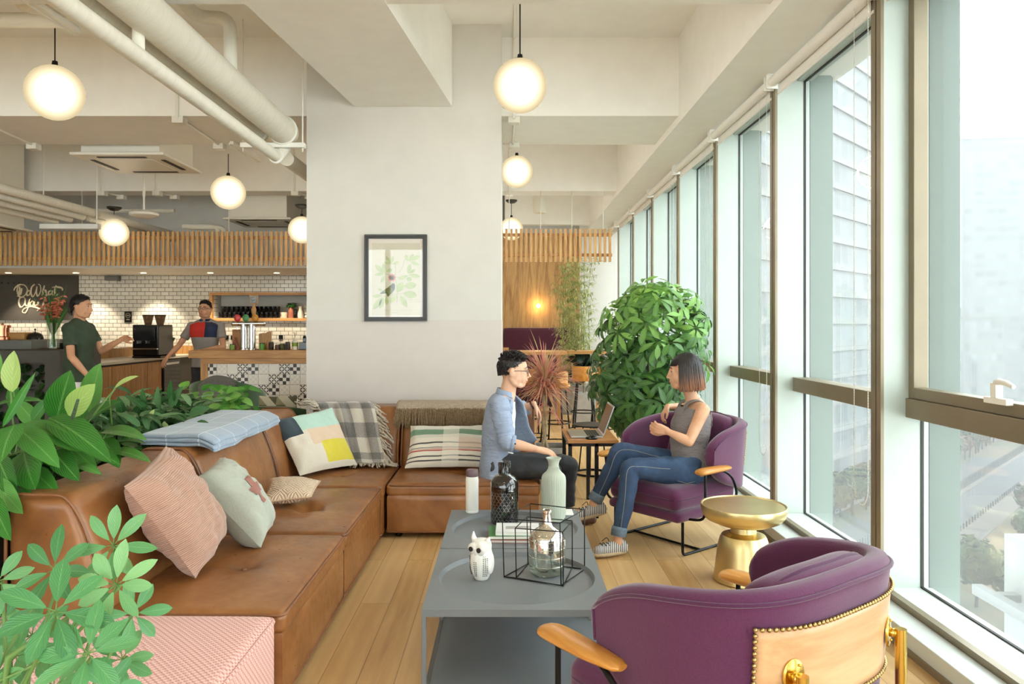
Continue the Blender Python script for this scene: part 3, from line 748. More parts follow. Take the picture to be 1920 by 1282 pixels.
m = MB(); r2 = random.Random(3)
for i in range(60):
    a_ = r2.uniform(0, 2 * PI); e_ = r2.uniform(-.3, .6); m.tint = r2.random(); m.leaf((math.cos(a_) * .02 * i / 30, math.sin(a_) * .02, .17 + r2.uniform(0, .06)), (math.cos(a_) * 1.4, math.sin(a_), e_), (0, 0, 1), .075, .03, .5)
m.build('foliage', m_leaf_dk, pt, auto=0)
jar((P(553, 0, TY).x, TY + .02, nz0), .03, .14, m_blk, 'slim black canister beside the terracotta pot', 'canister', 'canister')
jar((P(562, 0, TY).x, TY + .05, nz0), .045, .15, m_ivory, 'ivory jug next to the decorative plate', 'jug', 'jug', prof=[(0, 0), (.04, 0), (.05, .05), (.035, .11), (.025, .14), (.035, .19), (.028, .19), (0, .1)])
q = P(571, 578, TY + .05); t = thing('decorative_plate', 'round cream plate with wreath decoration leaning in the shelf', 'plate', (q.x, TY + .11, nz0 + .105))
m = MB(); m.lathe([(0, .004), (.07, .004), (.1, .018), (.102, .014), (.07, -.002), (0, -.002)], (0, 0, 0), 30, tilt=Matrix.Rotation(R(80), 3, 'X')); m.build('dish', m_ivory, t)
m = MB(); m.tube([(.05 * math.cos(k) * (1 + .06 * math.sin(9 * k)), -.014 + .0 , .05 * math.sin(k) * (1 + .06 * math.sin(9 * k))) for k in [2 * PI * i / 40 for i in range(40)]], .003, 5, closed=True); m.build('wreath', m_leaf_dk, t, auto=0)

# running counter along the side, doors facing the lounge
FXc = -4.92; y0, y1 = 8.7, 11.78; zt = .956
t = thing('back_counter', 'wood fronted back counter with a pale stone top', 'counter', (FXc - .3, (y0 + y1) / 2, 0), room=True)
m = MB(); m.bb(FXc - .62, FXc + .02, y0, y1, zt - .035, zt); m.build('worktop', m_stone, t, smooth=False, bevel=.004)
m = MB(); m.bb(FXc - .6, FXc - .02, y0 + .02, y1, .0, zt - .036); m.build('cabinet_body', m_dgrey, t, smooth=False)
yd = [8.75, 9.28, 9.76, 10.2, 10.62]
for i in range(4):
    m = MB(); m.bb(FXc - .02, FXc, yd[i] + .006, yd[i + 1] - .006, .1, zt - .06); m.build('cabinet_door', m_cabwood, t, smooth=False, bevel=.002)
m = MB(); m.bb(FXc - .62, FXc - .59, y0, 11.5, zt + .001, zt + .13); m.build('backsplash', m_cabwood, t, smooth=False)
m = MB(); m.bb(FXc - .6, FXc - .02, 11.74, 11.78, zt, zt + .13); m.build('end_backsplash', m_cabwood, t, smooth=False)
t = thing('bar_fridge', 'black glass fridge built in under the end of the stone counter', 'fridge', (FXc, 11, 0), room=True)
m = MB(); m.bb(FXc - .018, FXc + .03, 10.63, 11.15, .08, zt - .05); m.build('door', m_fridge, t, bevel=.004)
m = MB(); m.bb(FXc + .031, FXc + .036, 10.68, 11.1, .84, .87); m.build('control_strip', m_chrome, t, bevel=.002)
# espresso machine
q = Vector((-4.98, 10.55, zt)); t = thing('coffee_machine', 'tall black coffee machine with two bean hoppers', 'coffee machine', q, group=None)
m = MB(); m.bb(-.2, .16, -.25, .2, .03, .46); m.bb(-.2, .2, -.27, .22, .0, .03); m.build('body', m_blk, t, bevel=.02)
m = MB(); m.bb(-.16, .12, -.27, -.251, .24, .42); m.build('front_panel', m_fridge, t, bevel=.004)
m = MB(); m.bb(-.2, .16, -.3, -.25, .12, .135); m.bb(-.12, -.1, -.3, -.25, .2, .24); m.bb(.0, .02, -.3, -.25, .2, .24); m.build('drip_tray', m_chrome, t, bevel=.002)
m_hop = glass_mat('smoke_hopper', (.25, .2, .17), .06)
for dx in (-.1, .07):
    m = MB(); m.lathe([(0, .46), (.045, .46), (.075, .58), (.07, .585), (.0, .585)], (dx, 0, 0), 18); m.build('bean_hopper', m_hop, t)
    m = MB(); m.lathe([(0, .585), (.08, .585), (.078, .6), (0, .602)], (dx, 0, 0), 18); m.build('hopper_lid', m_blk, t)
# grinder between machine and barista
t = thing('coffee_grinder', 'small black grinder at the barista\'s side', 'grinder', (-5.08, 11.2, zt)); m = MB(); m.lathe([(0, 0), (.09, 0), (.09, .03), (.06, .05), (.06, .2), (.09, .26), (.0, .3)], (0, 0, 0), 20); m.build('body', m_blk, t); m = MB(); m.bb(-.02, .02, -.12, -.05, .12, .16); m.build('spout', m_chrome, t, bevel=.004)

# bar counter with patterned tiles
BY = 8.6
def pat_tile():
    t = NT('patterned_bar_tiles'); v = t.coords('Object', (1 / .121, 1, 1 / .121), loc=(0, 0, 0))
    sp = t.n('ShaderNodeSeparateXYZ'); t.l(v, sp.inputs[0]); X, Z = sp.outputs[0], sp.outputs[2]
    fx, fz = t.math('FRACT', X), t.math('FRACT', Z); ix, iz = t.math('FLOOR', X), t.math('FLOOR', Z)
    # which of four tiles: fixed repeat
    k = t.math('MODULO', t.math('ADD', t.math('ADD', ix, 200), t.math('MULTIPLY', iz, 3)), 4)
    k = t.math('ROUND', k)
    def eq(n): return t.math('COMPARE', k, n, .1)
    dx, dz = t.math('SUBTRACT', fx, .5), t.math('SUBTRACT', fz, .5)
    # tile 0: petals on both diagonals, repeated twice per tile
    gx, gz = t.math('SUBTRACT', t.math('FRACT', t.math('MULTIPLY', fx, 2)), .5), t.math('SUBTRACT', t.math('FRACT', t.math('MULTIPLY', fz, 2)), .5)
    d1 = t.math('ABSOLUTE', t.math('ADD', gx, gz)); d2 = t.math('ABSOLUTE', t.math('SUBTRACT', gx, gz))
    mn, mxx = t.math('MINIMUM', d1, d2), t.math('MAXIMUM', d1, d2)
    pet = t.math('LESS_THAN', mn, t.math('MULTIPLY', t.math('MULTIPLY', mxx, t.math('SUBTRACT', 1, mxx)), .62))
    # tile 1: cross of dark squares
    cx_, cz_ = t.math('LESS_THAN', t.math('ABSOLUTE', dx), .165), t.math('LESS_THAN', t.math('ABSOLUTE', dz), .165)
    cross = t.math('SUBTRACT', t.math('MAXIMUM', cx_, cz_), t.math('MINIMUM', cx_, cz_))
    # tile 2: fine lattice
    l1 = t.math('FRACT', t.math('MULTIPLY', t.math('ADD', fx, fz), 2)); l2 = t.math('FRACT', t.math('MULTIPLY', t.math('SUBTRACT', fx, fz), 2))
    lat = t.math('MAXIMUM', t.math('LESS_THAN', t.math('ABSOLUTE', t.math('SUBTRACT', l1, .5)), .07), t.math('LESS_THAN', t.math('ABSOLUTE', t.math('SUBTRACT', l2, .5)), .07))
    g = t.math('MAXIMUM', t.math('GREATER_THAN', t.math('ABSOLUTE', dx), .485), t.math('GREATER_THAN', t.math('ABSOLUTE', dz), .485))
    dark = t.math('MAXIMUM', t.math('MULTIPLY', eq(0), pet), t.math('MULTIPLY', eq(1), cross))
    c = t.mix(t.math('MULTIPLY', t.math('MULTIPLY', eq(2), lat), .3), rgb(232, 228, 222), rgb(120, 110, 100))
    c = t.mix(dark, c, rgb(48, 40, 36)); c = t.mix(g, c, rgb(120, 112, 104))
    t.bsdf(c, .3); return t.m
t = thing('bar_counter', 'oak topped bar counter with black and white patterned tile front', 'counter', (-2.5, BY, 0), room=True)
bx0, bx1 = P(353, 0, BY).x, -1.3
m = MB(); m.bb(bx0, bx1, BY, BY + .7, 1.03, 1.12); m.build('counter_top', m_oak, t, bevel=.004)
m = MB(); m.bb(P(374, 0, BY).x, bx1, BY + .03, BY + .07, P(0, 682, BY).z, 1.029); m.build('apron', m_oak, t, smooth=False)
m = MB(); m.bb(P(374, 0, BY).x, P(386, 0, BY).x, BY + .03, BY + .1, 0, P(0, 682, BY).z - .001); m.build('end_post', m_oakz, t, smooth=False)
m = MB(); tx = P(386, 0, BY + .05).x; m.bb(0, bx1 - tx, 0, .05, -.9, 0)
o = m.build('tile_front', pat_tile(), t, smooth=False); o.matrix_parent_inverse = t.matrix_basis.inverted() @ Matrix.Translation((tx, BY + .06, P(0, 682, BY + .05).z))
m = MB(); m.bb(P(374, 0, BY).x + .02, bx1, BY + .12, BY + .68, 0, 1.02); m.build('carcass', m_dgrey, t, smooth=False)
# things on the bar
bz = 1.12; m_steel = m_chrome
def bx(px): return P(px, 0, BY + .25).x
t = thing('beer_tap_tower', 'polished steel beer tap tower with three coloured round tap badges', 'beer tap', (bx(463), BY + .25, bz))
for dx in (-.035, .06):
    m = MB(); m.lathe([(0, 0), (.055, 0), (.055, .012), (.042, .02), (.04, .3), (0, .3)], (dx, 0, 0), 24); m.build('column', m_chrome, t)
m = MB(); m.tube([(-.16, 0, .31), (.2, 0, .31)], .028, 16); m.ell((-.16, 0, .31), .028, 12, 8); m.ell((.2, 0, .31), .028, 12, 8); m.build('crossbar', m_chrome, t)
for dx, c in ((-.1, (196, 60, 62)), (.0, (70, 140, 84)), (.11, (190, 130, 40))):
    m = MB(); m.ell((dx, -.035, .375), (.04, .015, .045), 18, 10); o = m.build('tap_badge', mat('badge', c, .3), t)
    m = MB(); m.tube([(dx, -.02, .3), (dx, -.05, .27), (dx, -.05, .24)], .008, 8); m.build('spout', m_chrome, t)
t = thing('tap_handle_sign', 'turned wooden tap handle topped by a small black and white square sign', 'tap handle', (bx(476), BY + .25, bz + .33))
m = MB(); m.lathe([(0, .0), (.015, .0), (.012, .04), (.028, .09), (.03, .13), (.014, .17), (.014, .19), (0, .19)], (-.0, 0, .02), 14); m.build('turned_handle', m_oakz, t)
m = MB(); m.box((0, 0, .265), (.105, .02, .105)); m.build('sign_board', m_oakz, t, bevel=.004)
m = MB(); m.box((0, -.011, .265), (.085, .004, .085)); sb = m.build('sign_face', m_blk, t)
m = MB(); m.bb(-.03, .03, -.016, -.013, .27, .278); m.bb(-.03, .03, -.016, -.013, .29, .298); m.tube([(-.03, -.015, .25), (0, -.015, .235), (.03, -.015, .25)], .004, 5); m.build('sign_marks', m_letter, sb, auto=0)
t = thing('menu_holder', 'folded brown card menu standing on the bar', 'menu', (bx(442), BY + .3, bz)); m = MB(); m.prism([(-.06, 0), (.06, 0), (.03, .24), (-.06, .24)], 0, .012, 'y'); m.build('card', mat('kraft_card', (176, 126, 86), .8), t, smooth=False); m = MB(); m.prism([(-.06, 0), (.05, 0), (-.02, .15)], -.04, -.03, 'y'); m.build('front_flap', m_terra, t, smooth=False)
for lb, px, w, h in (('wide bundle of wooden stirrers standing on the bar beside the taps', 490, .09, .2), ('narrow upright wooden board on the bar', 502, .06, .22)):
    t = thing('wooden_stirrers' if w > .08 else 'wooden_board', lb, 'bar item', (bx(px), BY + .3, bz)); m = MB(); r2 = random.Random(5)
    for i in range(6): m.bb(-w / 2 + i * w / 6, -w / 2 + (i + .8) * w / 6, -.01, .01, 0, h * r2.uniform(.85, 1))
    m.build('sticks', m_oakz, t, smooth=False)
cols = [((60, 40, 30), 'dark brown'), ((90, 60, 50), 'reddish'), ((70, 80, 40), 'olive'), ((50, 34, 30), 'black'), ]
for i, px in enumerate((437, 493, 510, 522, 531, 541)):
    c = [(120, 150, 70), (90, 150, 60), (58, 42, 34), (84, 62, 50), (70, 78, 44), (52, 36, 30)][i]
    jar((bx(px), BY + .22, bz), .03, .06 + .012 * (i % 3), mat('jar_fill', c, .5), ['small pale green pot beside the barista\'s hand', 'tiny green plant pot between taps and stirrers', 'first small dark jar of the row right of the wooden board', 'second small brownish jar in the row on the bar', 'third small olive jar in the row on the bar', 'fourth small dark jar in the row, with a tall lid'][i], lid=m_ivory if i in (3, 4) else m_blk, group='small jars on the bar')
t = thing('soap_bottle', 'white pump bottle with a green label on the bar', 'bottle', (bx(553), BY + .25, bz)); m = MB(); m.lathe([(0, 0), (.036, 0), (.036, .1), (.012, .13), (.012, .15), (0, .15)], (0, 0, 0), 16); m.build('body', m_ivory, t); m = MB(); m.lathe([(.0368, .04), (.0368, .085)], (0, 0, 0), 16); m.build('label_band', mat('green_label', (120, 150, 50), .5), t); m = MB(); m.tube([(0, 0, .15), (0, 0, .2), (-.03, 0, .2)], .004, 6); m.build('pump', m_blk, t)
t = thing('card_terminal', 'black card terminal at the pillar end of the bar', 'terminal', (bx(571), BY + .25, bz)); m = MB(); m.bb(-.06, .06, -.03, .03, 0, .09); m.bb(-.02, .02, -.01, .01, .09, .15); m.ell((0, 0, .15), .02, 10, 6); m.build('body', m_blk, t, bevel=.006)

# dark counter block with planted niche and flower vase
t = thing('planted_counter', 'dark grey counter block with a planted niche in its front', 'counter', (-6.3, 8, 0), room=True)
xr = P(112, 0, 7.9).x; niche = P(84, 0, 7.9).x; zn = P(0, 680, 7.9).z
m = MB(); m.bb(XL + .02, xr, 7.9, 8.7, 1.02, 1.14); m.bb(niche, xr, 7.9, 8.7, 0, 1.0201); m.bb(XL + .02, niche, 8.2, 8.7, 0, 1.0201); m.bb(XL + .02, niche, 7.9, 8.2, zn, 1.0201); m.build('counter_body', m_dgrey, t, smooth=False)
m = MB(); r2 = random.Random(11)
for i in range(900):
    m.tint = r2.uniform(.1, .9); x_ = r2.uniform(-8.2, niche - .05); z_ = r2.uniform(.1, zn - .02)
    m.leaf((x_, 8.19, z_), (r2.uniform(-1, 1), -1.2, r2.uniform(-.8, .4)), (0, -.3, 1), r2.uniform(.07, .13), .05, .6, n=3)
o = m.build('green_wall_foliage', vein_mat('niche_leaf', (30, 66, 30), (12, 32, 14), (70, 110, 50), trans=0), t, auto=0); o['kind'] = 'stuff'
m = MB(); m.bb(XL, P(72, 0, 8.6).x, 8.3, 9.3, 1.142, 1.24); m.bb(P(72, 0, 8.6).x, P(90, 0, 8.6).x, 8.3, 9.3, 1.142, 1.24); tag(m.build('raised_counter_shelf', m_greybox, bevel=.003), 'lighter grey raised shelf on the dark counter beside the flowers', 'shelf')
zs = 1.24
m_copper = mat('copper', (200, 130, 98), .2, metal=1)
t = thing('copper_canister', 'shiny copper canister at the edge of the picture on the grey shelf', 'canister', (P(5, 0, 8.8).x, 8.8, zs)); m = MB(); m.lathe([(0, 0), (.09, 0), (.09, .03), (.07, .04), (.07, .16), (0, .165)], (0, 0, 0), 24); m.lathe([(0, .14), (.085, .14), (.085, .17), (0, .172)], (0, 0, 0), 24); m.build('body', m_copper, t); m = MB(); m.ell((0, 0, .185), .015, 8, 6); m.build('knob', m_copper, t)
t = thing('wooden_box', 'flat brown wooden box beside the copper canister', 'box', (P(35, 0, 8.9).x, 8.9, zs)); m = MB(); m.bb(-.13, .13, -.1, .1, 0, .07); m.build('body', m_oak, t, smooth=False, bevel=.004); m = MB(); m.bb(-.135, .135, -.105, .105, .0705, .085); m.build('lid', m_oak, t, bevel=.004)
t = thing('cloche', 'dark domed cloche between wooden box and flower vase', 'cloche', (P(66, 0, 8.9).x, 8.9, zs)); m = MB(); m.lathe([(0, 0), (.09, 0), (.088, .03), (.07, .065), (.03, .085), (0, .09)], (0, 0, 0), 24); m.build('dome', m_blk, t); m = MB(); m.tube([(0, 0, .085), (0, 0, .115)], .006, 6); m.ell((0, 0, .12), .012, 8, 6); m.build('knob', m_blk, t)
for i in range(4):
    m = MB(); m.lathe([(0, 0), (.05, 0), (.085, .012), (.083, .016), (.05, .005), (0, .005)], (P(119, 0, 8.5).x, 8.5, 1.142 + i * .017), 20); tag(m.build('saucer', m_blk), ['lowest', 'second', 'third', 'topmost'][i] + ' black saucer of the stack beside the flower vase', 'saucer', 'stacked saucers by the vase')
# gladioli in a glass vase
vx = P(100, 0, 8.25).x; t = thing('flower_vase', 'clear glass vase holding tall coral red gladioli', 'vase with flowers', (vx, 8.25, 1.14))
m = MB(); m.lathe([(0, 0), (.055, 0), (.06, .02), (.062, .2), (.075, .3), (.072, .3), (.058, .2), (.055, .025), (0, .025)], (0, 0, 0), 24); m.build('glass', glass_mat('vase_glass', (.93, .95, .92), .08), t)
m_stem = mat('stem_green', (62, 112, 44), .5, var=.25); m_glad = mat('coral_petal', (246, 140, 112), .55, var=.25, vs=20); r2 = random.Random(8)
for i in range(20):
    an = r2.uniform(0, 2 * PI); sp_ = r2.uniform(.05, .27) * (1 if i % 3 else .4); H = r2.uniform(.55, .7)
    top = Vector((math.cos(an) * sp_ * 1.05, math.sin(an) * sp_ * .7, H)); b0 = Vector((-math.cos(an) * .025, -math.sin(an) * .02, .03))
    mid = b0.lerp(top, .45) * 1; mid.x *= .5; mid.y *= .5; c_ = catmull([b0, mid, top], None, 8)
    m = MB(); m.tube(c_, [.005 - .0035 * k / len(c_) for k in range(len(c_))], 6); 
    for k in range(8): p_ = c_[-1 - k]; m.ell(p_ + Vector((r2.uniform(-.008, .008), -.004, 0)), (.006, .006, .014), 6, 4)
    m.leaf(c_[4], (top - mid).normalized() + Vector((r2.uniform(-.4, .4), r2.uniform(-.4, .4), .3)), (0, -1, .2), r2.uniform(.25, .4), .022, .2)
    s_ = m.build('stem', m_stem, t, auto=0)
    if i < 16:
        m = MB()
        for k in range(r2.randint(4, 7)):
            p_ = c_[max(1, int(len(c_) * (.62 + .035 * k)))]
            if int(len(c_) * (.62 + .035 * k)) >= len(c_): continue
            for j in range(5):
                a2_ = r2.uniform(0, 2 * PI); m.leaf(p_, (math.cos(a2_), math.sin(a2_) - .5, r2.uniform(-.2, .8)), (0, -.5, 1), .045, .034, .6, n=3)
        m.build('blossoms', m_glad, s_, auto=0)
# green lounge chair with throw, and patterned cushion chair
def tub_chair(label, c, w, hb, face, mt):
    t = thing('tub_chair', label, 'chair', c, rz=face)
    m = MB(); n = 24
    def fn(u, v):
        an = R(-110 + 220 * u) + R(90); rr = w * .5 * (1 + .06 * v)
        hh = .28 + (hb - .28) * v * (.72 + .28 * math.cos((u - .5) * PI * 1.1))
        return (rr * math.cos(an), rr * math.sin(an), hh)
    m.grid(fn, n, 8, uv=False); m.build('shell', mt, t, solid=.06)
    m = MB(); m.lathe([(0, .26), (w * .46, .26), (w * .47, .36), (w * .42, .4), (0, .41)], (0, 0, 0), 28); m.build('seat', mt, t)
    for a_ in range(4):
        an = PI / 4 + a_ * PI / 2; m = MB(); m.tube([(w * .3 * math.cos(an), w * .3 * math.sin(an), .27), (w * .38 * math.cos(an), w * .38 * math.sin(an), 0)], .014, 8); m.build('leg', m_black, t)
    return t
m_green = mat('dark_green_velvet', (50, 84, 50), .8, sheen=.4)
c_ = Vector((-2.77, 0, 0)); tub_chair('dark green tub chair behind the plants, in front of the tiled bar', (c_.x, 7.4, 0), .62, .9, PI, m_green)
m = MB()
m.grid(lambda u, v: (c_.x + .02 + (-.17 + .34 * u), 7.03 + .33 * .0 + (.13 * (abs(v - .5) * 2 - 1) * (1 if v < .5 else -1)) * .35 + (u - .5) ** 2 * .25, .93 - .03 * (u - .5) ** 2 * 8 - .35 * abs(v - .5) * 2 ** 1.0 + .0), 18, 20, uv=False)
tag(m.build('grey_throw', mat('grey_melange_wool', (104, 102, 98), .95, var=.3, vs=120, bump=.5, bs=160), solid=.02), 'dark grey wool throw over the green tub chair', 'blanket')
c2 = Vector((-2.03, 0, 0)); tub_chair('dark green chair half hidden by the pillar behind the sofa corner', (c2.x, 6.72, 0), .66, .72, PI, m_green)
# ================================================================ leather sofa
def leather():
    t = NT('cognac_leather'); v = t.coords('Object')
    n1 = t.noise(v, 3.5, 5, .6, .6); n2 = t.noise(v, 24, 4); n3 = t.noise(v, 420, 2)
    c = t.ramp(n1, [(.25, rgb(112, 68, 34)), (.5, rgb(143, 91, 48)), (.75, rgb(168, 116, 68))])
    c = t.mix(t.math('MULTIPLY', n2, .3), c, rgb(96, 60, 32))
    h = t.math('ADD', t.math('MULTIPLY', n3, .3), t.math('MULTIPLY', n2, .7))
    t.bsdf(c, t.ramp(n2, [(.2, (.25, .25, .25)), (.8, (.42, .42, .42))]), 0, t.bump(h, .16, .004)); return t.m
m_leather = leather()
m_pipe_l = mat('leather_piping', (126, 78, 42), .4, var=.15, vs=12)
def softbox(x0, x1, y0, y1, z0, z1, r=.03, crown=0, buttons=(), warp=None, n=26, bdepth=.02, bs=.06):
    m = MB(); c = Vector(((x0 + x1) / 2, (y0 + y1) / 2, (z0 + z1) / 2)); h = Vector(((x1 - x0) / 2, (y1 - y0) / 2, (z1 - z0) / 2))
    seen = {}; vs = []; fs = []
    def cs(i): t = i / n * 2 - 1; return math.copysign(abs(t) ** .8, t) if False else math.sin(t * PI / 2) * .35 + t * .65
    def vert(p):
        k = (round(p[0], 6), round(p[1], 6), round(p[2], 6))
        if k in seen: return seen[k]
        q = Vector((p[0] * h.x, p[1] * h.y, p[2] * h.z))
        inn = Vector([max(-(h[i] - r), min(h[i] - r, q[i])) for i in range(3)])
        d = q - inn
        if d.length > 1e-9: q = inn + d.normalized() * r if (abs(p[0]) == 1) + (abs(p[1]) == 1) + (abs(p[2]) == 1) >= 1 else q
        w = q + c
        if crown and q.z > 0: w.z += crown * (1 - p[0] ** 2) ** .6 * (1 - p[1] ** 2) ** .6 if abs(p[0]) < 1 and abs(p[1]) < 1 else 0
        for b in buttons:
            bv = Vector(b[:3]); dd = w - bv
            if abs(dd.dot(Vector(b[3:6]))) < .08:
                rr = dd.length; an = math.atan2(dd.y if abs(b[5]) > .5 else dd.z, dd.x if abs(b[5]) > .5 or abs(b[4]) > .5 else dd.y)
                fold = 1 + .35 * math.cos(an * 5 + b[0] * 9)
                w -= Vector(b[3:6]) * bdepth * (math.exp(-(rr / bs) ** 2 * 1.2) + .35 * math.exp(-(rr / (bs * 2.6)) ** 2) * fold)
        if warp: w = warp(w)
        seen[k] = len(vs); vs.append(w); return seen[k]
    for ax in range(3):
        for s in (-1, 1):
            for i in range(n):
                for j in range(n):
                    q = []
                    for a, b in ((i, j), (i + 1, j), (i + 1, j + 1), (i, j + 1)):
                        p = [0, 0, 0]; p[ax] = s; p[(ax + 1) % 3] = cs(a); p[(ax + 2) % 3] = cs(b); q.append(vert(p))
                    fs.append(tuple(q) if s > 0 else tuple(q[::-1]))
    return m.add(vs, fs)
def rrect(x0, x1, y0, y1, z, r, k=5):
    out = []
    for cx_, cy_, a0 in ((x1 - r, y1 - r, 0), (x0 + r, y1 - r, 90), (x0 + r, y0 + r, 180), (x1 - r, y0 + r, 270)):
        for i in range(k + 1): a = R(a0 + 90 * i / k); out.append((cx_ + r * math.cos(a), cy_ + r * math.sin(a), z))
    return out
SX0, SX1, BX, SZ, BT = -1.85, -.82, -1.48, .37, .79
G = 'cognac leather sofa modules'
def wback_x(p):       # left backrest: front face leans back toward the top
    k = max(0, min(1, (p.z - SZ) / (BT - SZ))); f = 1 - .36 * k ** 1.4
    return Vector((SX0 + (p.x - SX0) * f, p.y, p.z))
YBK = 5.97
def wback_y(p):
    k = max(0, min(1, (p.z - SZ) / (BT - SZ))); f = 1 - .36 * k ** 1.4
    return Vector((p.x, YBK - (YBK - p.y) * f, p.z))
def module(label, y0, y1, back, loc, x0=SX0, x1=SX1, sx0=BX, sx1=SX1, sy0=None, sy1=None, bd=.024, bw=.07):
    t = thing('sofa_module', label, 'sofa', loc, group=G, room=True)
    g = .004
    m = softbox(x0 + g, x1 - g, y0 + g, y1 - g, .03, .29, .02, n=10); m.build('base', m_leather, t, auto=60)
    sy0 = sy0 or y0; sy1 = sy1 or y1
    cxs, cys = (sx0 + sx1) / 2, (sy0 + sy1) / 2
    m = softbox(sx0 - .02, sx1 - g + .006, sy0 + g, sy1 - g, .275, SZ - .012, .028, crown=.022, buttons=[(cxs, cys, SZ + .01, 0, 0, 1)], bdepth=bd, bs=bw, n=44)
    sc = m.build('seat_cushion', m_leather, t, auto=0)
    m = MB(); m.lathe([(0, .004), (.011, .003), (.013, -.003)], (cxs, cys, SZ + .008 - bd), 12); m.build('button', m_pipe_l, sc)
    m = MB(); m.tube(rrect(sx0, sx1 - g + .004, sy0 + g + .002, sy1 - g - .002, SZ - .02, .03), .0065, 8, closed=True)
    m.tube(rrect(x0 + g, x1 - g, y0 + g, y1 - g, .045, .02), .006, 8, closed=True); m.build('piping', m_pipe_l, t)
    m = MB()
    for a in (x0 + .08, x1 - .08):
        for b in (y0 + .08, y1 - .08): m.lathe([(0, 0), (.022, 0), (.026, .034), (0, .034)], (a, b, 0), 10)
    m.build('feet', m_black, t)
    for bk in back:
        if bk[0] == 'x':
            a, b = bk[1], bk[2]; cy_ = (a + b) / 2
            m = softbox(SX0, BX, a + g, b - g, SZ - .09, BT, .05, buttons=[(BX - .02, cy_, .59, 1, 0, 0)], warp=wback_x, n=30, bdepth=.02, bs=.05)
            bo = m.build('backrest', m_leather, t, auto=0)
            m = MB(); pr = wback_x(Vector((BX - .006, cy_, .59))); m.ell(pr + Vector((-.012, 0, 0)), (.006, .012, .012), 10, 6); m.build('button', m_pipe_l, bo)
            for yy in (a + .012, b - .012):
                m = MB()
                pts = [wback_x(Vector((x, yy, z))) for x, z in ((BX + .002, SZ - .01), (BX + .002, .5), (BX + .002, .62), (BX + .001, .70), (BX - .012, .752), (BX - .045, BT - .006), (BX - .12, BT + .001), (-1.7, BT + .001), (SX0 + .04, BT), (SX0 + .008, BT - .03), (SX0 - .001, .6), (SX0 - .001, .3))]
                m.tube(catmull(pts, None, 5), .0065, 8); m.build('back_piping', m_pipe_l, bo)
        else:
            a, b = bk[1], bk[2]; cx_ = (a + b) / 2; yf = YBK - .37
            m = softbox(a + g, b - g, yf, YBK, SZ - .09, BT, .05, buttons=[(cx_, yf + .02, .59, 0, -1, 0)], warp=wback_y, n=30, bdepth=.02, bs=.05)
            bo = m.build('backrest', m_leather, t, auto=0)
            m = MB(); pr = wback_y(Vector((cx_, yf + .006, .59))); m.ell(pr + Vector((0, .012, 0)), (.012, .006, .012), 10, 6); m.build('button', m_pipe_l, bo)
            for xx in (a + .012, b - .012):
                m = MB()
                pts = [wback_y(Vector((xx, y, z))) for y, z in ((yf - .002, SZ - .01), (yf - .002, .5), (yf - .002, .62), (yf - .001, .70), (yf + .012, .752), (yf + .045, BT - .006), (yf + .12, BT + .001), (YBK - .12, BT + .001), (YBK - .04, BT), (YBK - .008, BT - .03), (YBK + .001, .6))]
                m.tube(catmull(pts, None, 5), .0065, 8); m.build('back_piping', m_pipe_l, bo)
    return t
module('leather sofa module nearest the camera, with pink and grey cushions', 2.74, 3.78, [('x', 2.74, 3.78)], (-1.3, 3.26, 0))
module('leather sofa module with the deeply tufted seat and quilted cushion', 3.78, 4.86, [('x', 3.78, 4.86)], (-1.3, 4.3, 0), bd=.05, bw=.085)
module('corner module of the leather sofa under the patchwork cushion', 4.86, 5.97, [('x', 4.86, 5.62), ('y', BX - .02, -.815)], (-1.3, 5.4, 0), sy1=5.62)
module('leather sofa module the man sits on, striped cushion at its back', 4.95, 5.97, [('y', -.812, .21)], (-.3, 5.4, 0), x0=-.812, x1=.214, sx0=-.81 + .02, sx1=.214, sy1=5.62)

# ---------------------------------------------------------------- pink ottoman
def pink():
    t = NT('pink_houndstooth'); v = t.coords('Object', (85, 85, 85)); ck = t.n('ShaderNodeTexChecker'); ck.inputs['Scale'].default_value = 1.0
    t.l(v, ck.inputs[0]); ck.inputs[1].default_value = rgb(226, 182, 170); ck.inputs[2].default_value = rgb(190, 122, 112)
    w = t.n('ShaderNodeTexWave'); w.wave_type = 'BANDS'; w.bands_direction = 'DIAGONAL'; w.inputs['Scale'].default_value = .6; t.l(v, w.inputs[0])
    c = t.mix(t.math('MULTIPLY', w.outputs['Fac'], .4), ck.outputs[0], rgb(232, 196, 186))
    t.bsdf(c, .9, 0, t.bump(w.outputs['Fac'], .3, .002), sheen=.2); return t.m
t = thing('ottoman', 'pink woven fabric ottoman in the lower corner beside the leather sofa', 'ottoman', (-1.35, 2.2, 0), room=True)
m_pk = pink(); m = softbox(-1.86, -.845, 1.7, 2.725, .03, .362, .03, crown=.018, buttons=[(-1.36, 2.25, .385, 0, 0, 1)], n=36, bdepth=.02); o = m.build('body', m_pk, t, auto=0)
m = MB(); m.ell((-1.36, 2.25, .36), (.012, .012, .006), 10, 6); m.build('button', m_pk, t)
m = MB(); m.tube(rrect(-1.86, -.845, 1.7, 2.725, .346, .04), .0075, 8, closed=True); m.tube([(-.846, 1.702, .03 + .01), (-.846, 1.702, .35)], .006, 6); m.build('piping', m_pk, t)
m = MB()
for a in (-1.78, -.92):
    for b in (1.78, 2.65): m.lathe([(0, 0), (.022, 0), (.026, .034), (0, .034)], (a, b, 0), 10)
m.build('feet', m_black, t)

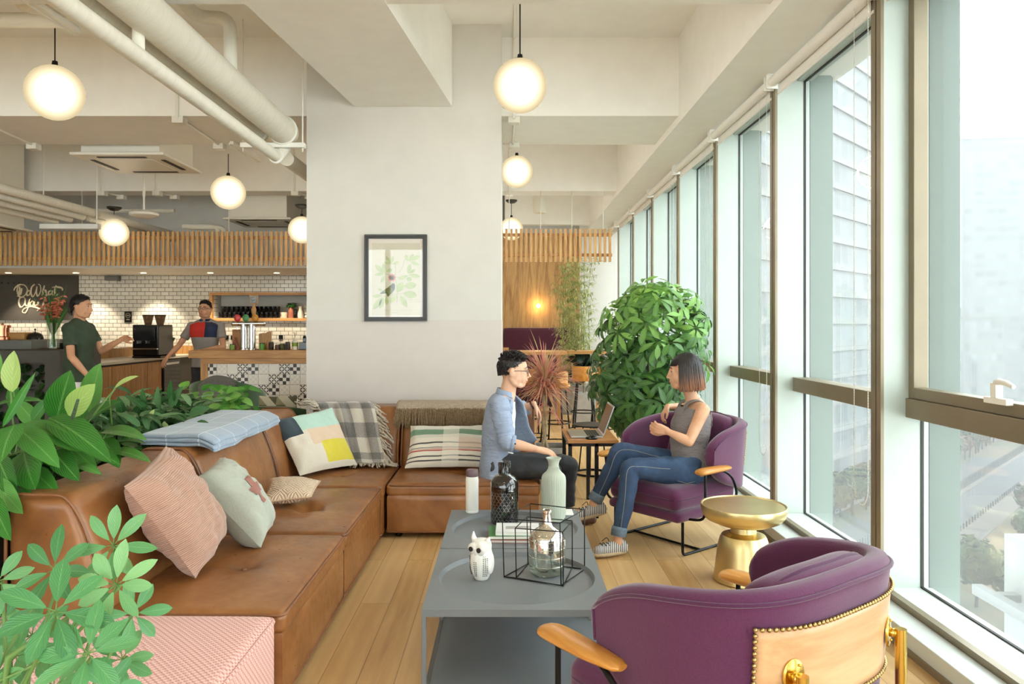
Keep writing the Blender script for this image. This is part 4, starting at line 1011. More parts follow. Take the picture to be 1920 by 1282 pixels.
# ---------------------------------------------------------------- cushions
def rectmat(name, base, rects, weave=90, rough=.92, bump=.5, rib=None, nz=.12):
    t = NT(name); uv = t.n('ShaderNodeTexCoord').outputs['UV']; sp = t.n('ShaderNodeSeparateXYZ'); t.l(uv, sp.inputs[0]); U, W = sp.outputs[0], sp.outputs[1]
    c = rgb(*base)
    for (a, b, d, e, col) in rects:
        f = t.math('MULTIPLY', t.math('MULTIPLY', t.math('GREATER_THAN', U, a), t.math('LESS_THAN', U, b)), t.math('MULTIPLY', t.math('GREATER_THAN', W, d), t.math('LESS_THAN', W, e)))
        if len(col) == 4: f = t.math('MULTIPLY', f, col[3]); col = col[:3]
        c = t.mix(f, c, rgb(*col))
    n = t.noise(t.coords('Object'), weave, 2); c = t.mix(t.math('MULTIPLY', n, nz), c, rgb(90, 80, 70))
    if rib:
        h = t.math('SINE', t.math('MULTIPLY', U if rib[0] == 'u' else W, rib[1] * 2 * PI)); h = t.math('ABSOLUTE', h)
        c = t.mix(t.math('MULTIPLY', t.math('SUBTRACT', 1, h), .45), c, rgb(*[x * .62 for x in base])); h = t.math('ADD', h, t.math('MULTIPLY', n, .3))
    else: h = n
    t.bsdf(c, rough, 0, t.bump(h, bump, .003), sheen=.25); return t.m
def pillow(name, label, BL, BR, TL, TR, thick, mt, pipe=None, seed=0, crumple=.008, group='scatter cushions on the sofa', face=None, pw=.4):
    BL, BR, TL, TR = map(Vector, (BL, BR, TL, TR)); ce = (BL + BR + TL + TR) / 4
    N = (BR - BL).cross(TL - BL).normalized()
    if face is not None and N.dot(Vector(face)) < 0: N = -N
    t = thing(name, label, 'cushion', (ce.x, ce.y, min(p.z for p in (BL, BR, TL, TR))), group=group, room=True)
    def pos(u, v, s):
        a, b = u * 2 - 1, v * 2 - 1
        a2 = a * (1 - .05 * (1 - b * b)); b2 = b * (1 - .05 * (1 - a * a))
        uu, vv = (a2 + 1) / 2, (b2 + 1) / 2
        p = BL.lerp(BR, uu).lerp(TL.lerp(TR, uu), vv)
        h = (max(0, 1 - a * a) * max(0, 1 - b * b)) ** pw
        nz = noise.noise(Vector((u * 4 + seed, v * 4, s * 3))) * crumple * 2 + noise.noise(Vector((u * 11 + seed, v * 9, s))) * crumple
        return p + N * s * (thick * .5 * h + nz * min(1, h * 3))
    m = MB(); n = 26
    m.grid(lambda u, v: pos(u, v, 1), n, n); m.grid(lambda u, v: pos(1 - u, v, -1), n, n)
    o = m.build('cover', mt, t, auto=0)
    if pipe:
        m = MB(); L = [pos(i / 20, 0, 1) for i in range(20)] + [pos(1, i / 20, 1) for i in range(20)] + [pos(1 - i / 20, 1, 1) for i in range(20)] + [pos(0, 1 - i / 20, 1) for i in range(20)]
        m.tube(L, .005, 6, closed=True); m.build('edge_piping', pipe, t)
    return t, pos
m_cord = rectmat('pink_corduroy', (194, 150, 128), [], rib=('u', 30), bump=.8, nz=.15)
pillow('corduroy_cushion', 'large pink corduroy cushion leaning on the sofa back', (-1.47, 2.86, .80), (-1.27, 3.04, .385), (-1.5, 3.28, .89), (-1.31, 3.45, .44), .25, m_cord, seed=1, crumple=.012, face=(1, -1, 0))
m_sage = rectmat('sage_linen', (172, 176, 162), [(.0, 1, .78, .787, (215, 218, 208)), (0, 1, .81, .815, (215, 218, 208))], nz=.15)
t, pos = pillow('sage_cushion', 'pale sage cushion with a brown leather cross patch', (-1.465, 3.46, .70), (-1.14, 3.45, .385), (-1.46, 3.80, .745), (-1.17, 3.72, .42), .25, m_sage, seed=2, crumple=.01, face=(.6, -1, .5))
m_patch = mat('brown_leather_patch', (148, 100, 88), .6, var=.12)
m = MB()
def ppos(a, b): return pos(a, b, 1) + (pos(a, b, 1) - pos(a, b, -1)).normalized() * .003
for (a0, a1, b0, b1) in ((.50, .61, .30, .64), (.38, .50, .41, .53), (.61, .73, .41, .53)):
    m.grid(lambda u, v: ppos(a0 + (a1 - a0) * u, b0 + (b1 - b0) * v), 6, 6)
m.build('cross_patch', m_patch, t, auto=0)
def quilt():
    t = NT('quilted_cream'); uv = t.n('ShaderNodeTexCoord').outputs['UV']; sp = t.n('ShaderNodeSeparateXYZ'); t.l(uv, sp.inputs[0])
    a = t.math('FRACT', t.math('MULTIPLY', sp.outputs[0], 3)); b = t.math('FRACT', t.math('MULTIPLY', sp.outputs[1], 3))
    d = t.math('ADD', t.math('ABSOLUTE', t.math('SUBTRACT', a, .5)), t.math('ABSOLUTE', t.math('SUBTRACT', b, .5)))
    h = t.math('ABSOLUTE', t.math('SINE', t.math('MULTIPLY', d, 2 * PI * 2.5)))
    t.bsdf(t.mix(t.math('SUBTRACT', 1, h), rgb(222, 198, 170), rgb(196, 164, 134)), .85, 0, t.bump(h, .9, .006), sheen=.2); return t.m
m_q = quilt()
pillow('quilted_cushion', 'small cream quilted cushion lying on the tufted leather seat', (-1.38, 4.2, .415), (-1.13, 4.28, .43), (-1.43, 4.5, .49), (-1.16, 4.62, .45), .11, m_q, m_q, seed=3, crumple=.003, face=(0, 0, 1))
m_pw = rectmat('patchwork_wool', (218, 208, 190), [(.33, 1.1, .38, .70, (216, 190, 164)), (.25, 1.1, .66, 1.1, (178, 208, 194)), (-.1, .26, .60, 1.1, (50, 66, 76)), (.47, .96, .07, .42, (212, 196, 62))], nz=.1)
pillow('patchwork_cushion', 'patchwork cushion in navy, mint, beige and yellow at the sofa corner', (-1.40, 5.03, .40), (-1.09, 5.42, .40), (-1.645, 5.2, .755), (-1.31, 5.57, .80), .14, m_pw, seed=4, crumple=.006, face=(1, -1, 0))
st = [(0, 1, .84, 1, (206, 200, 186)), (0, 1, .70, .84, (108, 138, 112)), (.0, 1, .62, .70, (206, 200, 186)), (0, 1, .47, .505, (84, 84, 80)), (0, 1, .37, .385, (84, 84, 80)), (0, 1, .30, .33, (176, 84, 70)), (0, 1, .345, .355, (176, 84, 70)), (0, 1, .17, .20, (80, 78, 76)), (0, 1, .08, .11, (80, 78, 76)), (.42, .62, 0, 1, (236, 230, 216, .45)), (.62, 1, .38, .62, (208, 180, 160, .7))]
m_st = rectmat('striped_wool', (222, 214, 198), st, nz=.08)
pillow('striped_cushion', 'striped lumbar cushion in green, cream and red beside the man', (-.735, 5.32, .395), (-.12, 5.36, .395), (-.72, 5.53, .67), (-.13, 5.56, .67), .14, m_st, seed=5, crumple=.006, face=(0, -1, .5))

# ---------------------------------------------------------------- folded blue blanket
def blue():
    t = NT('blue_blanket'); v = t.coords('Object'); sp = t.n('ShaderNodeSeparateXYZ'); t.l(v, sp.inputs[0])
    def ln(o, k, w_): return t.math('LESS_THAN', t.math('ABSOLUTE', t.math('SUBTRACT', t.math('FRACT', t.math('MULTIPLY', o, k)), .5)), w_)
    g = t.math('MAXIMUM', ln(sp.outputs[0], 6, .016), ln(sp.outputs[1], 5, .014)); n = t.noise(v, 160, 2); n2 = t.noise(v, 5, 3)
    c = t.mix(n, rgb(126, 142, 160), rgb(162, 174, 188)); c = t.mix(t.math('MULTIPLY', g, .7), c, rgb(214, 222, 228))
    t.bsdf(c, .95, 0, t.bump(t.math('ADD', n, t.math('MULTIPLY', n2, 2)), .4, .004), sheen=.3); return t.m
t = thing('folded_blanket', 'folded pale blue checked blanket on the sofa back', 'blanket', (-1.7, 4.3, BT), room=True); m_bl = blue()
def layer(z0, z1, inset, seed):
    def warp(p):
        w = p.copy(); w.z += noise.noise(Vector((p.x * 5, p.y * 4, seed))) * .008
        w.x += noise.noise(Vector((p.y * 5, seed, 1))) * .012; w.y += noise.noise(Vector((p.x * 9, seed, 3))) * .02
        over = max(0, w.x + 1.585); w.z -= over * over * 3.2 + over * .25; return w
    return softbox(-1.9 + inset, -1.5 - inset * .4, 3.82 + inset, 4.93 - inset, z0, z1, (z1 - z0) * .48, warp=warp, n=28)
for i, (a, b, s_) in enumerate(((BT + .004, BT + .026, .012), (BT + .024, BT + .048, .0), (BT + .046, BT + .068, .008))):
    layer(a, b, s_, i * 3.3).build('fold', m_bl, t, auto=0)

# ---------------------------------------------------------------- throws with fringe
def cloth(path, wdir, w0, w1, nu=24, sub=5, sway=.01, seed=0):
    pts = catmull(path, None, sub); n = len(pts) - 1; wd = Vector(wdir).normalized()
    def fn(u, v):
        i = min(int(v * n), n - 1); f = v * n - i; p = pts[i].lerp(pts[i + 1], f)
        w_ = w0 + (w1 - w0) * v
        return p + wd * ((u - .5) * w_) + Vector((0, -1, .3)).normalized() * (noise.noise(Vector((u * 5 + seed, v * 3, 0))) * sway + abs(math.sin(u * 13 + seed + v * 2)) * sway * .6)
    return fn, n
def plaid():
    t = NT('black_white_plaid'); uv = t.n('ShaderNodeTexCoord').outputs['UV']; sp = t.n('ShaderNodeSeparateXYZ'); t.l(uv, sp.inputs[0])
    a = t.math('LESS_THAN', t.math('FRACT', t.math('MULTIPLY', sp.outputs[0], 2.6)), .45); b = t.math('LESS_THAN', t.math('FRACT', t.math('MULTIPLY', sp.outputs[1], 4.2)), .45)
    f = t.math('MULTIPLY', t.math('ADD', a, b), .5); n = t.noise(t.coords('Object'), 130, 3)
    c = t.ramp(f, [(0, rgb(196, 186, 172)), (.5, rgb(126, 118, 112)), (1, rgb(52, 50, 54))]); c = t.mix(t.math('MULTIPLY', n, .35), c, rgb(220, 212, 200))
    t.bsdf(c, .95, 0, t.bump(n, .9, .006), sheen=.3); return t.m
m_frA = mat('cream_grey_fringe', (186, 174, 158), .95, var=.25, vs=60); m_pl = plaid()
t = thing('plaid_throw', 'black and cream plaid throw with thick fringe over the sofa corner', 'blanket', (-1.2, 5.7, BT), room=True)
fn, n = cloth([(-1.3, 5.93, BT + .012), (-1.28, 5.82, BT + .018), (-1.24, 5.725, BT + .01), (-1.2, 5.665, .72), (-1.16, 5.615, .58), (-1.12, 5.575, .46), (-1.1, 5.53, .405), (-1.08, 5.47, .398)], (1, .02, 0), .44, .36, sway=.022, seed=2)
m = MB(); m.grid(fn, 30, 34); m.build('cloth', m_pl, t, auto=0, solid=.012)
m = MB(); r2 = random.Random(4)
def strand(m, p, d, L, r, wob=.01, seg=6, drop=None):
    pts = [Vector(p)]; dd = Vector(d).normalized()
    for i in range(seg):
        q = pts[-1] + dd * L / seg + Vector((r2.uniform(-1, 1), r2.uniform(-1, 1), r2.uniform(-1, 1))) * wob
        if drop is not None and q.z < drop: q.z = drop + r2.uniform(0, .004)
        pts.append(q)
    m.tube(pts, [r * (1 - .2 * i / seg) for i in range(len(pts))], 5)
for i in range(46):
    v = i / 46; p = fn(1, .15 + v * .85)
    strand(m, p, (1, -.25, -.9), r2.uniform(.09, .14), .0065, .008, drop=.385)
for i in range(30): strand(m, fn(i / 29, 1), (.15 + r2.uniform(-.3, .3), -1, -.1), r2.uniform(.05, .08), .006, .006, drop=.385)
for i in range(34): strand(m, fn(0, i / 34 * .55), (-1, -.3, .15), r2.uniform(.07, .12), .006, .01)
m.build('fringe', m_frA, t, auto=0)
m_tb = mat('taupe_knit', (160, 143, 124), .95, var=.25, vs=90, bump=.6, bs=140); m_frB = mat('taupe_fringe', (136, 112, 84), .95, var=.3, vs=70)
t = thing('fringed_throw', 'taupe throw with long shaggy fringe over the sofa back next to the man', 'blanket', (-.5, 5.8, BT), room=True)
fn, n = cloth([(-.48, 5.99, .66), (-.48, 5.99, .78), (-.48, 5.94, BT + .02), (-.48, 5.83, BT + .028), (-.48, 5.735, BT + .018), (-.48, 5.69, .765)], (1, 0, 0), .74, .74, sway=.012, seed=7)
m = MB(); m.grid(fn, 40, 24); m.build('cloth', m_tb, t, auto=0, solid=.014)
m = MB()
for i in range(400):
    u = i / 399; p = fn(u, 1) + Vector((0, r2.uniform(-.02, .0), r2.uniform(-.005, .02)))
    strand(m, p, (r2.uniform(-.15, .15), -.32, -1), r2.uniform(.1, .15), .0031, .005)
m.build('fringe', m_frB, t, auto=0)

def tri():
    t = NT('triangle_print'); uv = t.n('ShaderNodeTexCoord').outputs['UV']; sp = t.n('ShaderNodeSeparateXYZ'); t.l(uv, sp.inputs[0]); a, b = t.math('MULTIPLY', sp.outputs[0], 4), t.math('MULTIPLY', sp.outputs[1], 4)
    f = t.math('GREATER_THAN', t.math('ADD', t.math('FRACT', a), t.math('FRACT', b)), 1); g = t.math('MODULO', t.math('ADD', t.math('FLOOR', a), t.math('FLOOR', b)), 2)
    t.bsdf(t.mix(f, t.mix(g, rgb(206, 200, 182), rgb(150, 144, 116)), t.mix(g, rgb(98, 96, 76), rgb(206, 200, 182))), .9); return t.m
pillow('triangle_cushion', 'cushion with beige and olive triangles on the green chair by the pillar', (-2.2, 6.52, .46), (-1.86, 6.52, .46), (-2.2, 6.6, .79), (-1.86, 6.6, .79), .12, tri(), seed=9, crumple=.004, group='scatter cushions in the cafe', face=(0, -1, 0))
# ================================================================ plants
m_soil = mat('soil', (58, 42, 30), .95, var=.3, vs=40, bump=.8, bs=60, bd=.01)
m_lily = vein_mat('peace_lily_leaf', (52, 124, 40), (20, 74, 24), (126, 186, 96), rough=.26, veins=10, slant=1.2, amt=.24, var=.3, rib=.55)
m_spathe = vein_mat('spathe_green', (166, 196, 104), (128, 170, 80), (206, 222, 150), rough=.4, veins=8, amt=.25, var=.2, rib=.3, trans=.3)
m_agl = vein_mat('aglaonema_leaf', (36, 96, 42), (14, 58, 24), (134, 172, 124), rough=.24, veins=6, slant=1.5, amt=.42, var=.35, rib=.3)
m_poth = vein_mat('pothos_leaf', (92, 166, 60), (48, 122, 40), (156, 206, 104), rough=.3, veins=6, amt=.15, var=.3, rib=.3, trans=.28)
m_sch = vein_mat('schefflera_leaf', (70, 118, 52), (34, 74, 34), (152, 200, 92), rough=.3, veins=9, slant=.8, amt=.16, var=.25, rib=.45, trans=.22)
m_sch2 = vein_mat('young_schefflera_leaf', (88, 152, 92), (50, 112, 62), (142, 192, 126), rough=.33, veins=9, slant=.8, amt=.16, var=.22, rib=.4, trans=.25)
m_grn = mat('green_stem', (96, 128, 62), .5, var=.2); m_brst = mat('brown_stem', (112, 96, 64), .7, var=.25, vs=30)
m_plbox = mat('dark_planter_box', (56, 48, 40), .6, var=.1)
t = thing('planter_box', 'long dark planter box behind the leather sofa', 'planter', (-2.2, 4.2, 0), room=True)
m = MB(); m.bb(-2.5, -1.88, 2.2, 2.24, 0, .74); m.bb(-2.5, -1.88, 6.0, 6.04, 0, .74); m.bb(-2.5, -2.46, 2.24, 6.0, 0, .74); m.bb(-1.92, -1.88, 2.24, 6.0, 0, .74); m.bb(-2.46, -1.92, 2.24, 6.0, 0, .1); m.build('box', m_plbox, t, smooth=False)
m = MB(); m.bb(-2.459, -1.921, 2.241, 5.999, .1, .68); m.build('soil', m_soil, t, smooth=False)
def pleaf(m, a, b, w, Y0, Y1, bend=.5, nrm=(0, -1, .5), fold=.12, tint=None, n=9, peak=.42):
    A, B = P(a[0], a[1], Y0), P(b[0], b[1], Y1); d = B - A; L = d.length
    m.tint = tint if tint is not None else rnd.uniform(.25, .75)
    # aim slightly above the chord so the bent blade ends at the tip
    N = Vector(nrm); N = (N - d.normalized() * N.dot(d.normalized())).normalized()
    dd = (d.normalized() + N * math.tan(bend * .5)).normalized()
    m.leaf(A, dd, N, L * 1.04, w * (Y0 + Y1) / 2 / F, bend, fold, n, m=4, peak=peak)
t = thing('peace_lily', 'big glossy peace lily spilling over the sofa back', 'plant', (-2.2, 3.0, .68), room=True, group='plants in the planter box')
m = MB(); Ys = 3.1
big = [((105, 790), (131, 698), 52, 3.2, 3.15, .25, (.3, -1, .2)), ((168, 772), (187, 684), 48, 3.35, 3.3, .2, (-.2, -1, .1)), ((92, 783), (204, 860), 54, 3.1, 2.95, .6, (.1, -.8, 1)),
       ((40, 797), (146, 842), 42, 3.1, 2.95, .6, (0, -.7, 1)), ((32, 802), (108, 872), 46, 3.0, 2.85, .6, (0, -.8, 1)), ((45, 845), (64, 914), 66, 2.95, 2.8, .4, (0, -1, .5)),
       ((28, 796), (2, 862), 62, 2.9, 2.75, .4, (0, -1, .4)), ((-5, 852), (28, 928), 42, 2.85, 2.75, .3, (0, -1, .4)), ((100, 846), (146, 899), 40, 3.0, 2.9, .4, (.2, -1, .6)),
       ((152, 800), (223, 752), 36, 3.3, 3.2, .4, (0, -.8, .8)), ((190, 810), (271, 821), 30, 3.3, 3.1, .5, (0, -.6, 1)), ((5, 800), (64, 702), 15, 2.9, 2.9, .1, (.5, -1, .1)),
       ((-10, 760), (78, 750), 24, 3.0, 3.0, .5, (0, -.4, 1)), ((205, 846), (279, 863), 26, 3.2, 3.0, .4, (0, -.5, 1)), ((150, 838), (222, 868), 34, 3.15, 3.0, .4, (0, -.7, 1)),
       ((195, 822), (222, 874), 36, 3.2, 3.05, .3, (.4, -1, .4)), ((125, 830), (180, 880), 34, 3.1, 3.0, .4, (.1, -.9, .6)), ((145, 872), (188, 888), 18, 3.0, 2.9, .4, (0, -.7, 1)),
       ((20, 905), (75, 968), 36, 2.85, 2.75, .4, (0, -1, .5)), ((60, 880), (108, 925), 34, 2.95, 2.85, .4, (.2, -1, .6)), ((-15, 930), (18, 1010), 40, 2.7, 2.62, .3, (0, -1, .3)), ((-10, 900), (40, 960), 40, 2.8, 2.7, .3, (0, -1, .4)), ((10, 880), (60, 940), 34, 3.0, 2.85, .3, (0, -1, .4)), ((150, 795), (180, 835), 26, 3.2, 3.1, .3, (0, -1, .6)), ((0, 700), (-20, 640), 30, 3.0, 3.0, .3, (0, -1, 0)),
       ((30, 770), (25, 715), 26, 3.25, 3.3, .2, (0, -1, .2)), ((60, 790), (95, 745), 24, 3.3, 3.3, .2, (0, -1, .3)), ((75, 800), (30, 750), 30, 3.35, 3.4, .3, (0, -1, .4)), ((150, 810), (150, 745), 34, 3.45, 3.5, .2, (0, -1, .2))]
for b in big: pleaf(m, *b)
for i in range(120):     # darker leaves filling the clump
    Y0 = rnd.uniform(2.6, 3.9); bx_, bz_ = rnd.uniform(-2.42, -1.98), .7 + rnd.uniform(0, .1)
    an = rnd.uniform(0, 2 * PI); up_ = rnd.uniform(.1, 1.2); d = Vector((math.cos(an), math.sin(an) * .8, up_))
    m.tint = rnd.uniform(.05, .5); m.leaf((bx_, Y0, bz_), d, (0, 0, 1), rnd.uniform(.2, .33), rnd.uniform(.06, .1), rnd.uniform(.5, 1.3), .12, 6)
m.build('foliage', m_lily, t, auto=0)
m = MB(); 
for a, b, Y in (((22, 770), (20, 733), 2.95), ((95, 800), (105, 785), 3.15), ((165, 800), (168, 772), 3.35), ((150, 800), (138, 778), 3.1), ((165, 790), (216, 728), 3.2), ((205, 745), (216, 726), 3.2)):
    A, B = P(*a, Y), P(*b, Y); m.tube([A + Vector((0, .02, -.12)), A, B], .004, 6)
for i in range(40):
    x_, y_ = rnd.uniform(-2.4, -2.0), rnd.uniform(2.6, 3.8); m.tube([(x_, y_, .66), (x_ + rnd.uniform(-.05, .05), y_ + rnd.uniform(-.05, .05), rnd.uniform(.78, .9))], .0035, 5)
m.build('stems', m_grn, t, auto=0)
for sp_ in (((22, 735), (26, 660), 36, 2.95, 2.95, .15, (0, -1, .1), .12, .55), ((128, 778), (176, 722), 42, 3.08, 3.05, .2, (.2, -1, .2), .12, .4), ((214, 728), (257, 705), 15, 3.2, 3.15, .4, (0, -.8, .8), .12, .6)):
    m = MB(); pleaf(m, *sp_[:7], fold=sp_[7], tint=sp_[8]); m.build('spathe', m_spathe, t, auto=0)
m = MB(); A, B = P(136, 783, 3.03), P(146, 750, 3.02); m.cap(A, B, .008, .006, 10); m.build('spadix', mat('spadix', (62, 78, 52), .8, var=.5, vs=150), t)

t = thing('aglaonema', 'dense variegated dark green plant in the middle of the planter', 'plant', (-2.15, 4.4, .68), room=True, group='plants in the planter box')
m = MB(); r2 = random.Random(21)
for i in range(420):
    Y0 = r2.uniform(3.95, 5.05); x_ = r2.uniform(-2.42, -1.97); z_ = .72 + r2.random() * .15
    hz = max(0, 1 - abs(Y0 - 4.5) / .75) * 1.5; an = r2.uniform(0, 2 * PI)
    d = Vector((math.cos(an) + .25, math.sin(an) - .3, r2.uniform(.0, 1.4))); m.tint = r2.uniform(.1, .9)
    b = Vector((x_, Y0, z_ + hz * r2.uniform(0, .1))); m.leaf(b, d, (0, -.3, 1), r2.uniform(.13, .2), r2.uniform(.035, .052), r2.uniform(.4, 1.5), .15, 6, peak=.4)
for a, b in (((325, 760), (320, 713)), ((318, 765), (342, 725)), ((232, 785), (222, 745)), ((250, 790), (262, 758)), ((275, 770), (268, 728)), ((300, 770), (296, 725)), ((355, 775), (392, 765)), ((370, 790), (402, 808))):
    pleaf(m, a, b, 17, 4.3, 4.25, .3, (r2.uniform(-.4, .4), -1, .2), tint=r2.uniform(.3, .7), n=6)
m.build('foliage', m_agl, t, auto=0)
m = MB()
for i in range(60): x_, y_ = r2.uniform(-2.4, -2.0), r2.uniform(4.0, 5.0); m.tube([(x_, y_, .67), (x_ + r2.uniform(-.04, .04), y_, r2.uniform(.74, .88))], .004, 5)
m.build('stems', m_grn, t, auto=0)
for a, b in (((280, 790), (289, 768)), ((248, 800), (254, 778)), ((315, 802), (308, 790))): m = MB(); pleaf(m, a, b, 13, 4.15, 4.1, .2, tint=.8, n=5); m.build('flower_spathe', m_spathe, t, auto=0)
t = thing('pothos', 'bright green heart-leaved plant at the far end of the planter', 'plant', (-2.1, 5.4, .68), room=True, group='plants in the planter box')
m = MB()
for i in range(150):
    Y0 = r2.uniform(5.0, 5.85); x_ = r2.uniform(-2.4, -1.92); hz = max(0, 1 - ((Y0 - 5.4) / .5) ** 2) * .2; an = r2.uniform(0, 2 * PI)
    m.tint = r2.uniform(.1, .9); m.leaf((x_, Y0, .72 + r2.random() * hz + hz * .2), (math.cos(an), math.sin(an) - .4, r2.uniform(-.3, .9)), (0, -.5, 1), r2.uniform(.08, .12), r2.uniform(.06, .085), r2.uniform(.3, .9), .12, 6, peak=.32)
m.build('foliage', m_poth, t, auto=0)
m = MB()
for i in range(40): x_, y_ = r2.uniform(-2.4, -2.0), r2.uniform(5.05, 5.8); m.tube([(x_, y_, .67), (x_, y_, r2.uniform(.72, .88))], .0035, 5)
m.build('stems', m_grn, t, auto=0)

# ---------------------------------------------------------------- schefflera whorls
def whorl(m, c, ax, n, L, W, rr, droop=.5, sp=.62, seg=5, jit=.15, st=None):
    c = Vector(c); ax = Vector(ax).normalized(); u = ax.orthogonal().normalized(); v = ax.cross(u); a0 = rr.uniform(0, 6.28); base = m.tint
    for k in range(n):
        a = a0 + 2 * PI * k / n * .96 + rr.uniform(-jit, jit); rad = u * math.cos(a) + v * math.sin(a)
        d = (rad * 1.0 + ax * (sp - .35 + rr.uniform(-.12, .12))).normalized(); l = L * rr.uniform(.78, 1.08)
        m.tint = min(.95, max(.05, base + rr.uniform(-.12, .12)))
        if st is not None: st.tube([c, c + d * L * .2], .0012, 5)
        m.leaf(c + d * L * .18, d, ax, l, W * rr.uniform(.85, 1.1), droop * rr.uniform(.6, 1.3), .1, seg, peak=.56)
    m.tint = base
t = thing('schefflera', 'umbrella plant in the lower corner closest to the camera', 'plant', (-.93, 1.36, 0), room=True, group='umbrella plants')
r2 = random.Random(31); m = MB(); ms = MB()
W1 = [(103, 1068, 1.45, 72), (213, 1022, 1.5, 66), (104, 1146, 1.35, 92), (218, 1096, 1.42, 70), (165, 1225, 1.32, 80), (-5, 1090, 1.5, 60), (30, 1230, 1.5, 70), (250, 1150, 1.5, 55), (60, 1190, 1.6, 60), (120, 1215, 1.62, 55), (230, 1235, 1.5, 60), (100, 1290, 1.4, 70), (10, 1160, 1.6, 50), (180, 1130, 1.6, 50), (-20, 1280, 1.4, 70), (200, 1290, 1.35, 60)]
for i, (px, py, Y, L) in enumerate(W1):
    c = P(px, py, Y); m.tint = .45 + (.25 if i in (1, 3) else 0) + r2.uniform(-.15, .15)
    ax = Vector((r2.uniform(-.3, .4) + .15, -1 + r2.uniform(-.1, .5), r2.uniform(.1, .7))) if i < 6 else Vector((r2.uniform(-.6, .6), -.7, r2.uniform(0, 1)))
    whorl(m, c, ax, r2.choice((7, 8, 8)), L * Y / F, L * Y / F * .36, r2, .35, .55, 8, st=ms)
    b = Vector((-.93 + r2.uniform(-.03, .03), 1.38, max(.5, c.z - r2.uniform(.15, .3)))); e = c - ax.normalized() * .02
    ms.tube(catmull([b, b.lerp(e, .5) + Vector((0, 0, -.03)), e], None, 5), [.0035] * 11, 6)
m.build('foliage', m_sch2, t, auto=0)
ms.tube([(-.93, 1.38, .3), (-.94, 1.37, .6), (-.93, 1.39, .8), tuple(P(218, 1096, 1.42))], [.012, .009, .006, .002], 8); ms.tube([(-.95, 1.36, .3), (-1.0, 1.4, .7), tuple(P(103, 1068, 1.47))], [.01, .006, .002], 8); ms.build('stems', m_grn, t, auto=0)
m = MB(); m.lathe([(0, 0), (.13, 0), (.17, .3), (.18, .3), (.18, .33), (.155, .33), (.15, .28), (0, .28)], (-.93, 1.36, 0), 32); m.build('pot', mat('grey_pot', (120, 118, 112), .6), t)

t = thing('tall_schefflera', 'tall bushy umbrella plant between the laptop table and the windows', 'plant', (1.24, 6.9, 0), room=True, group='umbrella plants')
r2 = random.Random(5); m = MB(); ms = MB(); cx0, cy0 = P(1218, 0, 6.7).x, 6.75
for i in range(300):
    k = r2.random(); zz = .45 + 1.33 * k
    prof = .47 * max(.05, 1 - abs((k - .52) / .53) ** 2.5) ** .5
    an = r2.uniform(0, 2 * PI); rad = prof * r2.uniform(.5, 1.25) ** .6
    x_ = cx0 + math.cos(an) * rad + (k - .5) * .05 + math.sin(zz * 5) * .03; y_ = cy0 + math.sin(an) * rad
    if x_ > 1.76: x_ = 1.76 - r2.random() * .1
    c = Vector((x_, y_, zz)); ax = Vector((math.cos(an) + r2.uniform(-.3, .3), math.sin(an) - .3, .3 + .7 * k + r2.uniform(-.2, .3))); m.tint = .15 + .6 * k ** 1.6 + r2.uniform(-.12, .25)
    whorl(m, c, ax, r2.choice((6, 7, 8)), r2.uniform(.12, .18), .05, r2, .8, .3, 4)
    if i % 3 == 0: ms.tube([(cx0 + r2.uniform(-.05, .05), cy0, zz - .15), c - ax.normalized() * .02], .003, 4)
m.build('foliage', m_sch, t, auto=0)
for dx in (-.04, .03, 0): ms.tube([(cx0 + dx, cy0 + dx, .2), (cx0 + dx * 2, cy0, 1.0), (cx0 + dx * 3, cy0, 1.7)], [.014, .01, .004], 7)
ms.build('stems', m_brst, t, auto=0)
m = MB(); m.lathe([(0, 0), (.2, 0), (.24, .36), (.25, .36), (.25, .4), (.22, .4), (.215, .34), (0, .34)], (cx0, cy0, 0), 32); m.build('pot', mat('concrete_pot', (150, 146, 138), .8, var=.12, vs=30), t)

# ---------------------------------------------------------------- dracaena
m_drac = vein_mat('pink_dracaena_leaf', (232, 166, 148), (206, 122, 114), (196, 186, 128), rough=.45, veins=1, amt=.1, var=.35, rib=.4, trans=.2)
q = P(1021, 0, 6.55); t = thing('dracaena', 'pink spiky dracaena on a thin bare trunk in a square planter', 'plant', (q.x, 6.6, 0), room=True)
m = MB(); r2 = random.Random(9); hc = P(1021, 722, 6.5)
for i in range(420):
    an = r2.uniform(0, 2 * PI); el = r2.uniform(-.5, 1.4); d = Vector((math.cos(an) * math.cos(el), math.sin(an) * math.cos(el), math.sin(el) + .1)); m.tint = r2.uniform(.05, .95)
    m.leaf(hc + Vector((0, 0, r2.uniform(-.08, .1))), d, (0, 0, 1), r2.uniform(.26, .44) * (.8 if d.x < -.3 else 1), .011, r2.uniform(.1, .9), .2, 7, peak=.3)
for i in range(16):
    an = r2.uniform(0, 2 * PI); m.tint = .3; m.leaf(hc + Vector((0, 0, -.14 - .15 * r2.random())), (math.cos(an), math.sin(an), -.2), (0, 0, 1), r2.uniform(.2, .35), .012, 1.0, .2, 6)
m.build('foliage', m_drac, t, auto=0)
m = MB()
for dx, dy in ((-.02, 0), (.02, .01)): m.tube(catmull([(q.x + dx * 1.4, 6.55 + dy, .3), (q.x - dx * .6, 6.53, .55), (q.x + dx * .6, 6.54 + dy, .75), (q.x, 6.52, hc.z)], None, 5), .015, 8)
m.build('trunk', mat('dracaena_trunk', (176, 156, 122), .85, var=.25, vs=25), t)
m = MB(); x0, x1 = P(1002, 0, 6.4).x, P(1062, 0, 6.4).x
for a in ((x0, x1, 6.4, 6.42), (x0, x1, 6.68, 6.7), (x0, x0 + .02, 6.42, 6.68), (x1 - .02, x1, 6.42, 6.68)): m.bb(a[0], a[1], a[2], a[3], 0, .36)
